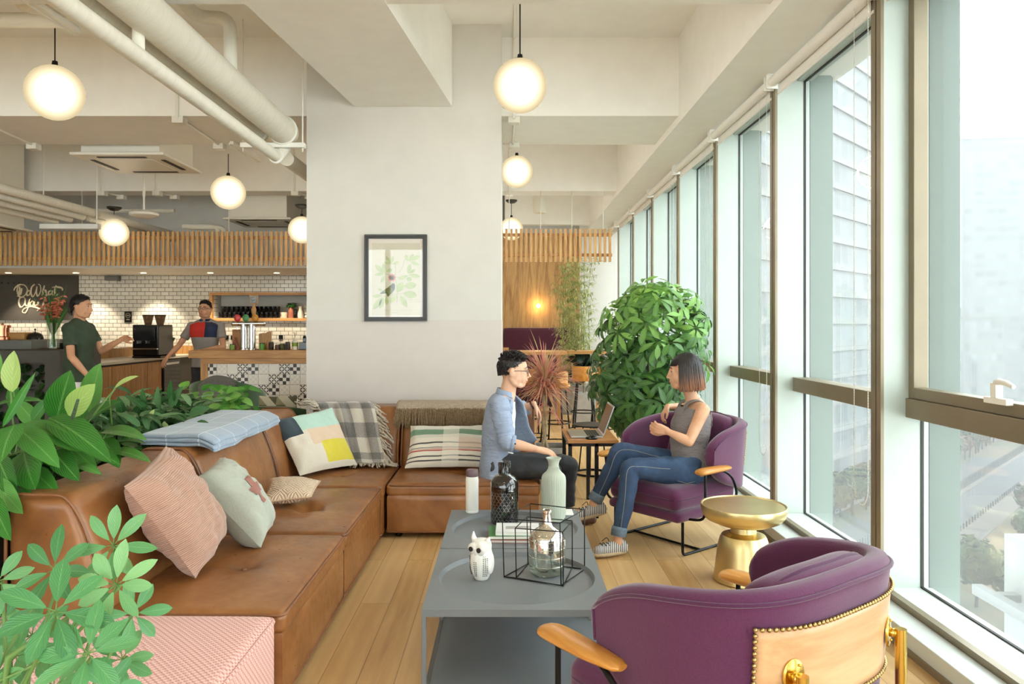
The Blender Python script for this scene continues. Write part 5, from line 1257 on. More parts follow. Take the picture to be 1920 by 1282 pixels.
m.bb(x0 + .02, x1 - .02, 6.42, 6.68, 0, .02); m.build('planter', mat('cement_planter', (158, 154, 146), .85, var=.12, vs=20), t, smooth=False)
m = MB(); m.bb(x0 + .021, x1 - .021, 6.421, 6.679, .02, .32); m.build('soil', m_soil, t, smooth=False)

# ---------------------------------------------------------------- bamboo and rubber plant in the back
t = thing('bamboo', 'airy pale green bamboo by the far wooden wall', 'plant', (P(1075, 0, 12).x, 12, 0), room=True)
m = MB(); r2 = random.Random(12); ms = MB(); bxp = P(1075, 0, 12).x
m_bam = vein_mat('bamboo_leaf', (176, 182, 110), (128, 146, 72), (220, 218, 160), veins=1, amt=0, var=.3, rib=.1, trans=.3)
for i in range(16):
    x0 = bxp + r2.uniform(-.22, .3); y0 = 12 + r2.uniform(-.2, .3); H = r2.uniform(1.9, 2.55); lean = r2.uniform(-.25, .2)
    c_ = catmull([(x0, y0, .4), (x0 + lean * .3, y0, H * .5), (x0 + lean, y0 - .1, H)], None, 10); ms.tube(c_, [.009 - .007 * k / len(c_) for k in range(len(c_))], 6)
    for k in range(4, len(c_)):
        for j in range(3):
            an = r2.uniform(0, 2 * PI); tw = c_[k] + Vector((math.cos(an) * .2, math.sin(an) * .2, .06)) * r2.uniform(.4, 1.1); ms.tube([c_[k], tw], .0018, 4)
            for l in range(6):
                s_ = r2.random(); m.tint = r2.random(); m.leaf(c_[k].lerp(tw, s_), (math.cos(an) + r2.uniform(-1, 1), math.sin(an) + r2.uniform(-1, 1), r2.uniform(-.9, .3)), (0, 0, 1), r2.uniform(.06, .1), .012, .5, .1, 3)
m.build('foliage', m_bam, t, auto=0); ms.build('canes', mat('bamboo_cane', (150, 150, 84), .5, var=.2), t, auto=0)
m = MB(); m.bb(bxp - .3, bxp + .35, 11.75, 12.35, 0, .45); m.build('planter', mat('grey_planter', (140, 138, 130), .8), t, bevel=.01)
t = thing('rubber_plant', 'dark broad-leaved rubber plant in a square concrete planter behind the bar stools', 'plant', (P(1095, 0, 11.2).x, 11.2, 0), room=True)
m = MB(); xr_ = P(1095, 0, 10.9).x
for i in range(46):
    an = r2.uniform(0, 2 * PI); el = r2.uniform(-.1, 1.2); d = Vector((math.cos(an) * math.cos(el), math.sin(an) * math.cos(el) - .2, math.sin(el))); m.tint = r2.uniform(.1, .7)
    m.leaf(Vector((xr_, 10.95, .62 + .2 * r2.random())) + d * .06, d, (0, -.6, 1), r2.uniform(.18, .28), .11, .5, .1, 6)
m.build('foliage', vein_mat('rubber_leaf', (52, 76, 62), (26, 46, 38), (96, 120, 100), rough=.25, veins=5, amt=.1), t, auto=0)
m = MB(); m.tube([(xr_, 10.95, .3), (xr_, 10.95, .75)], .01, 6); m.build('stem', m_brst, t)
m = MB(); m.bb(xr_ - .16, xr_ + .16, 10.8, 11.12, 0, .42); m.build('planter', mat('pale_concrete', (172, 168, 158), .85, var=.1, vs=18), t, bevel=.006)
# ================================================================ coffee tables
m_tray = mat('grey_powder_coat', (112, 116, 120), .42, var=.03, spec=.4)
def coffee_table(label, x0, x1, y0, y1, z=.35):
    t = thing('coffee_table', label, 'coffee table', ((x0 + x1) / 2, (y0 + y1) / 2, 0), group='pair of grey tray coffee tables')
    w, d = (x1 - x0) / 2, (y1 - y0) / 2; q = .009
    m = MB()
    for sx in (-1, 1):
        for sy in (-1, 1): m.box((sx * (w - q), sy * (d - q), (z - .02) / 2), (2 * q, 2 * q, z - .02))
    m.bb(-w, w, -d, -d + 2 * q, 0, .016); m.bb(-w, w, d - 2 * q, d, 0, .016); m.bb(-w, -w + 2 * q, -d, d, 0, .016); m.bb(w - 2 * q, w, -d, d, 0, .016)
    m.build('frame', m_tray, t, smooth=False, bevel=.0015)
    m = MB(); N = 96; r = min(w, d) * .915; dep = .02
    def sq(a):
        c, s_ = math.cos(a), math.sin(a); k = min(w / abs(c) if abs(c) > 1e-9 else 9, d / abs(s_) if abs(s_) > 1e-9 else 9); return c * k, s_ * k
    corner = [math.atan2(sy * d, sx * w) % (2 * PI) for sx in (1, -1) for sy in (1, -1)]
    A = sorted(set([round(2 * PI * i / N, 6) for i in range(N)] + [round(c_, 6) for c_ in corner])); n = len(A)
    rings = [[(*sq(a), z - .027) for a in A], [(*sq(a), z) for a in A], [(r * math.cos(a), r * math.sin(a), z) for a in A], [((r - .003) * math.cos(a), (r - .003) * math.sin(a), z - .003) for a in A],
             [((r - .012) * math.cos(a), (r - .012) * math.sin(a), z - dep + .003) for a in A], [((r - .02) * math.cos(a), (r - .02) * math.sin(a), z - dep) for a in A], [(.02 * math.cos(a), .02 * math.sin(a), z - dep) for a in A]]
    vs = [p for rg in rings for p in rg]; fs = []
    for k in range(len(rings) - 1):
        for i in range(n): j = (i + 1) % n; fs.append((k * n + i, k * n + j, (k + 1) * n + j, (k + 1) * n + i))
    fs.append(tuple((len(rings) - 1) * n + i for i in range(n))); fs.append(tuple(range(n))[::-1])
    m.add(vs, fs); m.build('tray_top', m_tray, t, auto=25)
    m = MB(); m.bb(-w + .02, w - .02, -d + .02, d - .02, .016, .03); m.build('lower_shelf', m_tray, t, smooth=False, bevel=.002)
    return t
TX0, TX1 = -.324, .40
coffee_table('grey tray coffee table nearer the camera, owl and wire frame on it', TX0, TX1, 2.8, 3.562)
coffee_table('grey tray coffee table farther back, vases and books on it', TX0, TX1, 3.572, 4.31)
tz, rz_ = .35, .3305

# bottle, vases, jug
t = thing('drinking_bottle', 'white insulated drinking bottle with a dark mauve cap', 'bottle', (-.203, 4.255, tz + .0005)); m = MB(); m.lathe([(0, 0), (.034, 0), (.0365, .004), (.0365, .012), (.0355, .014), (.0365, .02), (.0365, .185), (.036, .19), (.0345, .196), (.0345, .205), (0, .205)], (0, 0, 0), 32); m.build('body', m_white, t)
m = MB(); m.lathe([(.034, .205), (.0352, .21), (.0345, .237), (.031, .243), (0, .2435)], (0, 0, 0), 32); m.build('cap', mat('mauve_cap', (112, 88, 92), .5), t)
def smoke():
    t = NT('smoked_bottle_glass'); v = t.coords('Object'); sp = t.n('ShaderNodeSeparateXYZ'); t.l(v, sp.inputs[0])
    an = t.math('MULTIPLY', t.math('ARCTAN2', sp.outputs[1], sp.outputs[0]), 22 / (2 * PI)); zz = t.math('MULTIPLY', sp.outputs[2], 62)
    row = t.math('FLOOR', zz); off = t.math('MULTIPLY', t.math('MODULO', row, 2), .5)
    fx = t.math('SUBTRACT', t.math('FRACT', t.math('ADD', an, off)), .5); fz = t.math('FRACT', zz)
    arc = t.math('ABSOLUTE', t.math('SUBTRACT', fz, t.math('SUBTRACT', 1, t.math('MULTIPLY', t.math('MULTIPLY', fx, fx), 3.6))))
    ln = t.math('LESS_THAN', arc, .17); msk = t.math('LESS_THAN', sp.outputs[2], .175); ln = t.math('MULTIPLY', ln, msk)
    tr = t.n('ShaderNodeBsdfTransparent'); tr.inputs[0].default_value = (.36, .33, .33, 1); gl = t.n('ShaderNodeBsdfGlossy'); gl.inputs['Roughness'].default_value = .04
    nm = t.bump(t.math('ADD', t.math('MULTIPLY', ln, 1), t.math('MULTIPLY', t.noise(v, 18, 2), 1.5)), .6, .004); t.l(nm, gl.inputs['Normal'])
    fr = t.n('ShaderNodeFresnel'); fr.inputs[0].default_value = 1.55; t.l(nm, fr.inputs['Normal'])
    f = t.math('MINIMUM', t.math('MULTIPLY', fr.outputs[0], 2.0), .8); f = t.math('MAXIMUM', f, t.math('MULTIPLY', ln, .38))
    mx = t.n('ShaderNodeMixShader'); t.l(f, mx.inputs[0]); t.l(tr.outputs[0], mx.inputs[1]); t.l(gl.outputs[0], mx.inputs[2]); t.l(mx.outputs[0], t.out.inputs[0]); return t.m
t = thing('smoked_glass_bottle', 'smoked glass bottle with scale pattern and ridged neck', 'vase', (-.018, 4.11, rz_)); m = MB()
m.lathe([(0, .004), (.07, .0), (.0765, .008), (.078, .2), (.076, .225), (.06, .25), (.038, .262), (.031, .272), (.031, .33), (.034, .336), (.031, .336), (.028, .33), (.028, .272), (.055, .246), (.072, .222), (.074, .2), (.073, .012), (0, .012)], (0, 0, 0), 48); m.build('bottle', smoke(), t)
m = MB()
for i in range(16): a = 2 * PI * i / 16; m.tube([(.0322 * math.cos(a), .0322 * math.sin(a), .272), (.0322 * math.cos(a), .0322 * math.sin(a), .333)], .0022, 5)
m.build('neck_ridges', glass_mat('smoke2', (.3, .28, .28), .1), t, auto=0)
t = thing('ribbed_vase', 'tall sage ceramic vase with vertical ribs and flared lip', 'vase', (.255, 4.15, rz_)); m = MB()
prof = catmull([(.0, .0, 0), (.058, 0, .002), (.064, 0, .02), (.065, 0, .12), (.066, 0, .215), (.061, 0, .25), (.04, 0, .272), (.029, 0, .29), (.028, 0, .31), (.033, 0, .332), (.042, 0, .345), (.041, 0, .349), (.03, 0, .34), (.022, 0, .3), (.02, 0, .25)], None, 4); NR = 44; nn = NR * 4
vs = []; fs = []
for p in prof:
    amp = .0016 if .02 < p.z < .3 and p.x > .026 else 0
    for k in range(nn): a = 2 * PI * k / nn; r = p.x + amp * abs(math.sin(a * NR / 2)) * 1.5; vs.append((r * math.cos(a), r * math.sin(a), p.z))
for i in range(len(prof) - 1):
    for k in range(nn): l = (k + 1) % nn; fs.append((i * nn + k, i * nn + l, (i + 1) * nn + l, (i + 1) * nn + k))
m.add(vs, fs); m.build('body', mat('sage_ceramic', (176, 182, 166), .55, var=.02), t, auto=50)
def mercury():
    t = NT('silvered_glass'); v = t.coords('Object'); n = t.noise(v, 60, 4, .7); n2 = t.noise(v, 9, 3)
    sp = t.n('ShaderNodeSeparateXYZ'); t.l(v, sp.inputs[0])
    tr = t.n('ShaderNodeBsdfTransparent'); tr.inputs[0].default_value = (.86, .93, .92, 1); gl = t.n('ShaderNodeBsdfGlossy'); gl.inputs['Roughness'].default_value = .06; gl.inputs[0].default_value = rgb(240, 232, 222)
    nm = t.bump(n2, .5, .01); t.l(nm, gl.inputs['Normal'])
    k = t.math('ADD', t.math('MULTIPLY', n, .7), t.math('MULTIPLY', sp.outputs[2], 1.6)); f = t.ramp(k, [(.38, (.34, .34, .34)), (.75, (.86, .86, .86))])
    mx = t.n('ShaderNodeMixShader'); t.l(f, mx.inputs[0]); t.l(tr.outputs[0], mx.inputs[1]); t.l(gl.outputs[0], mx.inputs[2]); t.l(mx.outputs[0], t.out.inputs[0]); return t.m
t = thing('glass_jug', 'silvered clear glass demijohn standing inside the black wire frame', 'vase', (.172, 3.27, rz_)); m = MB(); m_mer = mercury()
m.lathe([(0, .006), (.06, 0), (.073, .008), (.077, .03), (.077, .155), (.07, .178), (.05, .194), (.028, .206), (.02, .222), (.0185, .262), (.0215, .266), (.0215, .276), (.018, .279), (.015, .276), (.015, .225), (.024, .2), (.065, .172), (.0735, .15), (.0735, .03), (.065, .01), (0, .012)], (0, 0, 0), 44); m.build('jug', m_mer, t)
m = MB()
for z in (.045, .082, .118, .152): m.tube([(.0775 * math.cos(a), .0775 * math.sin(a), z) for a in [2 * PI * i / 40 for i in range(40)]], .0022, 6, closed=True)
for k in range(8): a = 2 * PI * k / 8; m.tube([(.0775 * math.cos(a), .0775 * math.sin(a), z) for z in (.045, .1, .152)], .002, 6)
m.build('raised_bands', m_mer, t, auto=0)
# wire frame
t = thing('wire_sculpture', 'black wire frame of nested boxes around the glass jug', 'ornament', P(1020, 1085, 3.2), room=True); m = MB()
top = [P(942, 972, 3.21), P(994, 944, 3.42), P(1096, 955, 3.31), P(1050, 980, 3.11)]; bot = [(945, 1081), (996, 1053), (1096, 1067), (1052, 1097)]
top2 = [P(966, 990, 3.19), P(988, 969, 3.38), P(1073, 976, 3.34), P(1055, 997, 3.10)]; bot2 = [(968, 1083), (990, 1057), (1073, 1063), (1056, 1098)]
zf = rz_ + .003
def onz(p, z=zf): Y = (EYE - z) * F / (p[1] - CY); return P(p[0], p[1], Y)
B1 = [onz(p) for p in bot]; B2 = [onz(p) for p in bot2]
for T_, B_ in ((top, B1), (top2, B2)):
    for i in range(4): m.tube([T_[i], T_[(i + 1) % 4]], .0023, 6); m.tube([B_[i], B_[(i + 1) % 4]], .0023, 6); m.tube([T_[i], B_[i]], .0023, 6)
    for p in T_ + B_: m.ell(p, .0026, 6, 4)
for i, j in ((0, 0), (2, 2)): m.tube([B1[i], B2[j]], .0023, 6)
m.build('wire_frame', m_black, t, auto=0)
# books
m_paper = mat('book_paper', (232, 228, 218), .8, var=.03, bump=.2, bs=200, stretch=(1, 1, 30))
bk = [('lowest magazine of the stack, red edged cover', (150, 60, 60), .275, .20, .014, 3.82, -.03), ('middle magazine with a green cover showing at its edge', (70, 130, 70), .265, .19, .016, 3.83, .02), ('topmost white book with a grey drawing on the cover', (226, 226, 222), .22, .17, .018, 3.83, -.02)]
z = rz_
for lb, c, w, d, h, y, a in bk:
    t = thing('book', lb, 'book', (.035 if w > .23 else .05, y, z), rz=a, group='stacked books on the far coffee table'); m = MB(); m.bb(-w / 2 + .003, w / 2 - .003, -d / 2 + .003, d / 2 - .003, .0015, h - .0015); m.build('pages', m_paper, t, smooth=False)
    m = MB(); m.bb(-w / 2, w / 2, -d / 2, d / 2, 0, .0015); m.bb(-w / 2, w / 2, -d / 2, d / 2, h - .0015, h); m.bb(-w / 2, -w / 2 + .0015, -d / 2, d / 2, .0015, h - .0015); cv = m.build('cover', mat('book_cover', c, .35, var=.03), t, smooth=False)
    if w < .23:
        m = MB(); m.bb(-.06, .07, -.03, .02, h, h + .0006); m.prism([(-.01, -.03), (.05, .02), (.07, .02), (.02, -.03)], h + .0006, h + .0012); m.build('cover_drawing', mat('cover_print', (168, 164, 158), .5), cv, smooth=False)
    z += h + .0006
t = thing('phone', 'white phone lying on the table edge behind the ribbed vase', 'phone', (.335, 4.24, tz)); m = MB(); m.bb(-.035, .035, -.06, .06, 0, .008); m.build('body', m_white, t, bevel=.003)
# owl
t = thing('ceramic_owl', 'white ceramic owl with pierced dots and one round eye visible', 'ornament', (-.112, 3.2, rz_), rz=-.55); m = MB()
m.tube([(0, 0, .0), (0, 0, .012), (0, 0, .04), (0, 0, .075), (0, 0, .105), (0, 0, .125), (0, 0, .15), (0, 0, .168), (0, 0, .174)], [.028, .034, .045, .051, .049, .043, .044, .034, .012], 28)
for s_, zt_, dx in ((-1, .2, .004), (1, .186, 0)): m.tube([(s_ * .026, -.004, .15), (s_ * .038, -.006, .175), (s_ * (.043 - dx), -.004, zt_)], [.016, .011, .003], 12)
for s_ in (-1, 1): m.ell((s_ * .02, -.038, .137), (.024, .012, .024), 18, 10); m.ell((s_ * .045, .0, .075), (.012, .026, .048), 14, 10)
m.ell((0, -.046, .125), (.006, .008, .012), 10, 8)
o = m.build('body', mat('glazed_white', (230, 226, 218), .3, var=.02), t, remesh=.0028, rsm=3)
m_hole = mat('dark_hole', (52, 42, 36), .8)
m = MB()
for s_ in (-1, 1): m.lathe([(0, .004), (.0105, .004), (.0105, 0), (0, 0)], (s_ * .02, -.0515, .137), 18, tilt=Matrix.Rotation(R(90), 3, 'X'))
m.build('eyes', m_hole, t)
m = MB()
for k, (ang, cnt) in enumerate(((-62, 11), (-52, 12), (-42, 11), (52, 11), (42, 11), (62, 10), (-5, 8), (5, 8))):
    for i in range(cnt):
        zz = .025 + i * .0082
        if zz > .115: continue
        rr = .034 + .017 * math.sin(min(1, (zz + .01) / .085) * PI / 2) - (.004 if zz > .1 else 0); a = R(ang - 90)
        m.ell((rr * math.cos(a), rr * math.sin(a), zz), (.0021, .0021, .0027), 6, 4)
m.build('pierced_dots', m_hole, t, auto=0)

# ================================================================ purple armchairs
def fabric(name, c, c2):
    t = NT(name); v = t.coords('Object'); n = t.noise(v, 220, 3); n2 = t.noise(v, 5, 3)
    col = t.mix(n, rgb(*c2), rgb(*c)); col = t.mix(t.math('MULTIPLY', n2, .25), col, rgb(*c2))
    t.bsdf(col, .9, 0, t.bump(t.math('ADD', n, t.math('MULTIPLY', n2, 1.5)), .3, .002), sheen=.35, spec=.25); return t.m
m_purp = fabric('purple_wool', (106, 50, 88), (76, 32, 64)); m_purp_p = fabric('purple_piping', (92, 42, 78), (68, 28, 60))
m_honey = wood('honey_wood', (222, 160, 78), (186, 120, 48), 'y', 1.2, rough=.28, amt=.5); m_panelw = wood('pale_panel_wood', (226, 178, 134), (198, 148, 104), 'x', .8, rough=.35, amt=.4)
m_brass = mat('polished_brass', (214, 176, 88), .2, metal=1, var=.05); m_nail = mat('antique_brass_nail', (172, 148, 98), .3, metal=1, var=.1)
def _plan():
    P_ = []
    for i in range(-2400, 2401):
        th = R(97) * i / 2400; sn, cs_ = math.sin(th), math.cos(th)
        P_.append(Vector((.34 * math.copysign(abs(sn) ** .6, sn), .03 - .365 * math.copysign(abs(cs_) ** .6, cs_), 0)))
    L = [0]
    for i in range(1, len(P_)): L.append(L[-1] + (P_[i] - P_[i - 1]).length)
    out = []; j = 0
    for q in range(401):
        d = L[-1] * q / 400
        while j < len(L) - 2 and L[j + 1] < d: j += 1
        f = (d - L[j]) / max(1e-9, L[j + 1] - L[j]); out.append(P_[j].lerp(P_[j + 1], min(1, f)))
    for _ in range(30): out = [out[0]] + [(out[i - 1] + out[i] * 2 + out[i + 1]) / 4 for i in range(1, 400)] + [out[-1]]
    return out
PLAN = _plan()
def shell_pt(s, v, off=0):          # s -1..1 round the back, v 0..1 bottom to top, off outward
    q = (s + 1) * 200; i = max(0, min(399, int(q))); c0 = PLAN[i].lerp(PLAN[i + 1], q - i); tn = (PLAN[min(400, i + 4)] - PLAN[max(0, i - 3)]).normalized()
    n = Vector((tn.y, -tn.x, 0)); x, y = c0.x, c0.y
    k = abs(s); zt = .785 - .098 * k ** 2; zb = .36 + .12 * max(0, (k - .35) / .65) ** 1.3
    if k > .7:
        e = (k - .7) / .3; c = math.sqrt(max(0, 1 - e ** 2.6)); mid = .62; zt = mid + (zt - mid) * c; zb = mid - .02 + (zb - mid + .02) * c
    z = zb + (zt - zb) * v; fl = 1 + .09 * ((z - .36) / .44) ** 1.3 if z > .36 else 1
    return Vector((x * (1 + (fl - 1) * .7), (y - .03) * fl + .03, z)) + n * off
def armchair(label, loc, rz, panel=True, floral=True):
    t = thing('armchair', label, 'armchair', loc, rz=rz, group='purple wing armchairs')
    m = MB(); NU, NV = 72, 14; T_ = .034
    def ring(s, w):       # closed profile round the shell thickness
        w = w % 1
        if w < .4: return shell_pt(s, w / .4, T_)
        if w < .5: a = (w - .4) / .1 * PI; p, q = shell_pt(s, 1, T_), shell_pt(s, 1, -T_); c = (p + q) / 2; return c + (p - q) / 2 * math.cos(a) + Vector((0, 0, T_ * .75 * math.sin(a)))
        if w < .9: return shell_pt(s, 1 - (w - .5) / .4, -T_)
        a = (w - .9) / .1 * PI; p, q = shell_pt(s, 0, -T_), shell_pt(s, 0, T_); c = (p + q) / 2; return c + (p - q) / 2 * math.cos(a) - Vector((0, 0, T_ * .6 * math.sin(a)))
    m.grid(lambda u, w: ring(-1 + 2 * u, w), NU, 40, uv=False, cv=True)
    k = 40; m.f += [tuple(i * (NU + 1) for i in range(k)), tuple(i * (NU + 1) + NU for i in range(k))[::-1]]; m.u += [None, None]; m.m += [0, 0]; m.t += [.5, .5]
    sh = m.build('wing_back', m_purp, t, auto=0)
    m = MB(); m.tube([shell_pt(-.985 + 1.97 * i / 60, 1, T_ + .002) for i in range(61)], .0055, 8); 
    for sg in (-1, 1): m.tube([shell_pt(sg * (.985 - .0 * i), 1 - i / 8, T_) for i in range(9)] , .0055, 8)
    m.build('piping', m_purp_p, sh, auto=0)
    m = softbox(-.285, .285, -.25, .37, .27, .405, .05, crown=.025, n=24); st_ = m.build('seat_cushion', m_purp, t, auto=0)
    m = MB(); m.tube(rrect(-.285, .285, -.25, .37, .345, .06), .005, 8, closed=True); m.build('seat_piping', m_purp_p, st_, auto=0)
    m = softbox(-.295, .295, -.28, .36, .205, .272, .03, n=14); m.build('seat_base', m_purp, t, auto=0)
    def wb(p): 
        k_ = (p.z - .41) / .36; return Vector((p.x, p.y - .10 * k_ + .10 * (p.x / .3) ** 2 * .6 * (1), p.z - .05 * (abs(p.x) / .27) ** 3 * max(0, k_)))
    m = softbox(-.235, .235, -.265, -.145, .405, .815, .05, crown=0, n=22, warp=wb); bc = m.build('back_cushion', m_purp, t, auto=0)
    m = MB(); m.tube([wb(Vector((x, -.22, z))) for x, z in catmull2([(-.236, .43), (-.236, .6), (-.222, .77), (-.17, .812), (0, .817), (.17, .812), (.222, .77), (.236, .6), (.236, .43)])], .0055, 8); m.build('cushion_piping', m_purp_p, bc, auto=0)
    for sg in (-1, 1):
        m = MB(); pts = [(sg * .405, .32, .53), (sg * .41, .25, .536), (sg * .412, .12, .536), (sg * .40, .0, .53)]
        m.tube(catmull(pts, None, 5), [.014, .03, .038, .042, .044, .045, .045, .045, .044, .043, .042, .04, .037, .034, .03, .018], 18, flat=.46, up=(0, 0, 1)); ar = m.build('armrest', m_honey, t)
        m = MB(); m.tube(catmull([(sg * .41, .25, .52), (sg * .41, .25, .34), (sg * .405, .25, .27), (sg * .37, .25, .235), (sg * .28, .25, .222)], None, 4), .0085, 8)
        m.tube(catmull([(sg * .41, .10, .52), (sg * .415, .05, .508), (sg * .42, -.02, .45), (sg * .41, -.06, .34), (sg * .3, -.08, .24)], None, 4), .0085, 8); m.build('armrest_post', m_black, t)
        m = MB(); x = sg * .28
        m.tube(bend([(x, .30, .21), (x, .30, .009), (x, -.27, .009)], .03), .009, 8); m.build('leg', m_black, t)
        m = MB(); m.tube([(x, -.27, .009), (x, -.25, .21)], .009, 8); m.build('leg', m_black, t)
    m = MB(); m.tube([(-.28, .12, .009), (.28, .12, .009)], .008, 8); m.build('floor_bar', m_black, t)
    # wood back panel, nail trim, brass rear posts
    sa, z0, z1 = .39, .50, .715
    def pp(s, z, off): 
        lo_, hi_ = shell_pt(s, 0, 0).z, shell_pt(s, 1, 0).z; return shell_pt(s, (z - lo_) / (hi_ - lo_), T_ + off)
    m = MB(); m.grid(lambda u, v: pp(-sa + 2 * sa * u, z0 + (z1 - z0) * v, .004), 30, 8, uv=False); bp = m.build('back_panel', m_panelw, t, solid=.006)
    m = MB(); P_ = [(-sa + 2 * sa * i / 44, z1) for i in range(45)] + [(sa, z1 - (z1 - z0) * i / 15) for i in range(1, 16)] + [(sa - 2 * sa * i / 44, z0) for i in range(1, 45)] + [(-sa, z0 + (z1 - z0) * i / 15) for i in range(1, 15)]
    for s, z in P_: p = pp(s, z, .009); m.ell(p, (.0058, .0058, .0058), 8, 6)
    m.build('nailhead_trim', m_nail, t, auto=0)
    for sg in ((-1, 1) if panel else ()):
        s = sg * .28; p = pp(s, .60, .012); q = pp(s, .60, .042); nrm = (q - p).normalized()
        side = Vector((0, 0, 1)).cross(nrm); M3 = Matrix((side, Vector((0, 0, 1)), nrm)).transposed()
        m = MB(); m.lathe([(0, .004), (.026, .004), (.03, .001), (.03, -.003), (0, -.003)], (0, 0, 0), 28); m.v = [tuple(p + M3 @ Vector((a[0], a[1] * 1.35, a[2]))) for a in m.v]; br = m.build('brass_plate', m_brass, t)
        m = MB()
        for dz in (-.026, .026): m.ell(p + Vector((0, 0, dz)) + nrm * .005 + side * .012, .0035, 8, 6)
        m.tube([p, q - nrm * .01], .012, 12); m.build('plate_screws', m_brass, br, auto=0)
        m = MB(); m.tube([q + Vector((0, 0, .014)), q, q + Vector((0, 0, -.2)), Vector((q.x, q.y, 0)) + nrm * .01], .0145, 18); m.build('brass_rear_leg', m_brass, t)
    if floral:
        m = MB(); m.grid(lambda u, v: shell_pt(.46 + .26 * u, .02 + .45 * v, T_ + .012), 14, 8, uv=False)
        tt = NT('floral_print'); v_ = tt.n('ShaderNodeTexVoronoi'); tt.l(tt.coords('Object'), v_.inputs[0]); v_.inputs['Scale'].default_value = 45
        tt.bsdf(tt.ramp(v_.outputs['Distance'], [(.25, rgb(196, 92, 72)), (.4, rgb(232, 214, 206)), (.6, rgb(240, 228, 222)), (.75, rgb(204, 120, 110))]), .85); m.build('floral_side_panel', tt.m, t, solid=.01)
    return t
def catmull2(pts): return [(p.x, p.y) for p in catmull([Vector((a, b, 0)) for a, b in pts], None, 5)]
f1 = Vector((-.78, -.62, 0)); armchair('purple wing armchair the woman sits in, by the window', (1.13, 4.97, 0), math.atan2(.78, -.62), panel=False, floral=False)
armchair('purple armchair seen from behind, wooden back panel with brass nailheads', (.622, 2.17, 0), R(36))

# brass side table
t = thing('side_table', 'brushed brass drum side table between the two armchairs', 'side table', (1.31, 4.15, 0)); m_bb = mat('brushed_brass', (226, 206, 150), .33, metal=1, var=.05, vs=4, bump=.06, bs=300, stretch=(1, 1, .02))
m = MB(); m.lathe([(0, 0), (.158, 0), (.163, .008), (.155, .06), (.139, .19), (.127, .235), (.117, .252), (.09, .262), (.06, .264), (0, .264)], (0, 0, 0), 64); m.build('base', m_bb, t)
m = MB(); m.lathe([(0, .26), (.062, .26), (.07, .268), (.067, .302), (0, .302)], (0, 0, 0), 48); m.build('neck', m_bb, t)
m = MB(); m.lathe([(0, .301), (.07, .302), (.15, .317), (.205, .342), (.224, .365), (.231, .39), (.232, .415), (.23, .42), (.224, .419), (.22, .415), (0, .414)], (0, 0, 0), 80); m.build('dish_top', m_bb, t)

# laptop table, laptop, mouse
m_steel2 = mat('dark_steel', (46, 44, 44), .45, metal=.7, var=.1)
t = thing('laptop_table', 'small wood topped table on dark steel legs, laptop on top', 'side table', (.63, 5.78, 0), room=True); lx0, lx1, ly0, ly1, lz = .44, .812, 5.46, 6.08, .572
m = MB(); m.bb(lx0, lx1, ly0, ly1, lz - .022, lz); m.build('table_top', wood('table_wood', (196, 138, 80), (150, 96, 48), 'x', 1.5), t, bevel=.002)
for a, b in ((lx0 + .018, ly0 + .02), (lx1 - .16, ly0 + .02), (lx0 + .018, ly1 - .02), (lx1 - .16, ly1 - .02)):
    m = MB(); m.box((a, b, (lz - .023) / 2), (.028, .028, lz - .023)); m.build('leg', m_steel2, t, smooth=False, bevel=.002)
m = MB(); m.bb(lx0 + .004, lx1 - .004, ly0 + .006, ly1 - .006, lz - .045, lz - .0225); m.build('apron', m_steel2, t, smooth=False)
t = thing('laptop', 'open silver laptop, screen facing the man', 'laptop', (.6, 5.74, lz), room=True); m_sil = mat('laptop_silver', (196, 196, 198), .3, metal=.8, var=.02)
m = MB(); m.bb(.47, .71, 5.56, 5.91, lz + .001, lz + .016); m.build('base', m_sil, t, bevel=.005)
m = MB()
for i in range(5):
    for j in range(13): m.bb(.595 + i * .019, .611 + i * .019, 5.59 + j * .0225, 5.609 + j * .0225, lz + .016, lz + .0175)
kb = m.build('keyboard', m_black, t, smooth=False)
a = R(20); ux, uz = math.sin(a), math.cos(a); m = MB(); m.box((0, 0, .122), (.008, .345, .235), None); m.v = [(.712 + p[0] * uz + p[2] * ux, 5.735 + p[1], lz + .012 - p[0] * ux + p[2] * uz) for p in m.v]; sc = m.build('screen_lid', m_sil, t, bevel=.003)
m = MB(); m.box((-.0055, 0, .124), (.002, .325, .205), None); m.v = [(.712 + p[0] * uz + p[2] * ux, 5.735 + p[1], lz + .012 - p[0] * ux + p[2] * uz) for p in m.v]; m.build('screen', mat('screen_glass', (66, 56, 58), .1, var=.3, vs=8), sc, smooth=False)
t = thing('mouse', 'black computer mouse in front of the laptop', 'mouse', (.62, 5.515, lz)); m = MB(); m.ell((0, 0, .008), (.045, .027, .02), 20, 12); m.v = [(p[0], p[1], max(0.0005, p[2])) for p in m.v]; m.build('body', m_blk, t)

# ================================================================ framed print
t = thing('framed_print', 'black framed botanical print with bird hung on the pillar', 'picture', P(742, 521, PY), room=True)
y = PY - .001; A, B = P(684, 602, PY), P(801, 440, PY); fw = .034; x0, x1, z0, z1 = A.x, B.x, A.z, B.z
m = MB()
for a in ((x0, x1, z0, z0 + fw), (x0, x1, z1 - fw, z1), (x0, x0 + fw, z0 + fw, z1 - fw), (x1 - fw, x1, z0 + fw, z1 - fw)): m.bb(a[0], a[1], y - .026, y, a[2], a[3])
for a in ((x0 + .012, x1 - .012, z0 + .012, z0 + .022), (x0 + .012, x1 - .012, z1 - .022, z1 - .012), (x0 + .012, x0 + .022, z0 + .012, z1 - .012), (x1 - .022, x1 - .012, z0 + .012, z1 - .012)): m.bb(a[0], a[1], y - .031, y - .026, a[2], a[3])
m.build('frame', mat('black_brown_frame', (36, 30, 26), .35, var=.1), t, smooth=False, bevel=.002)
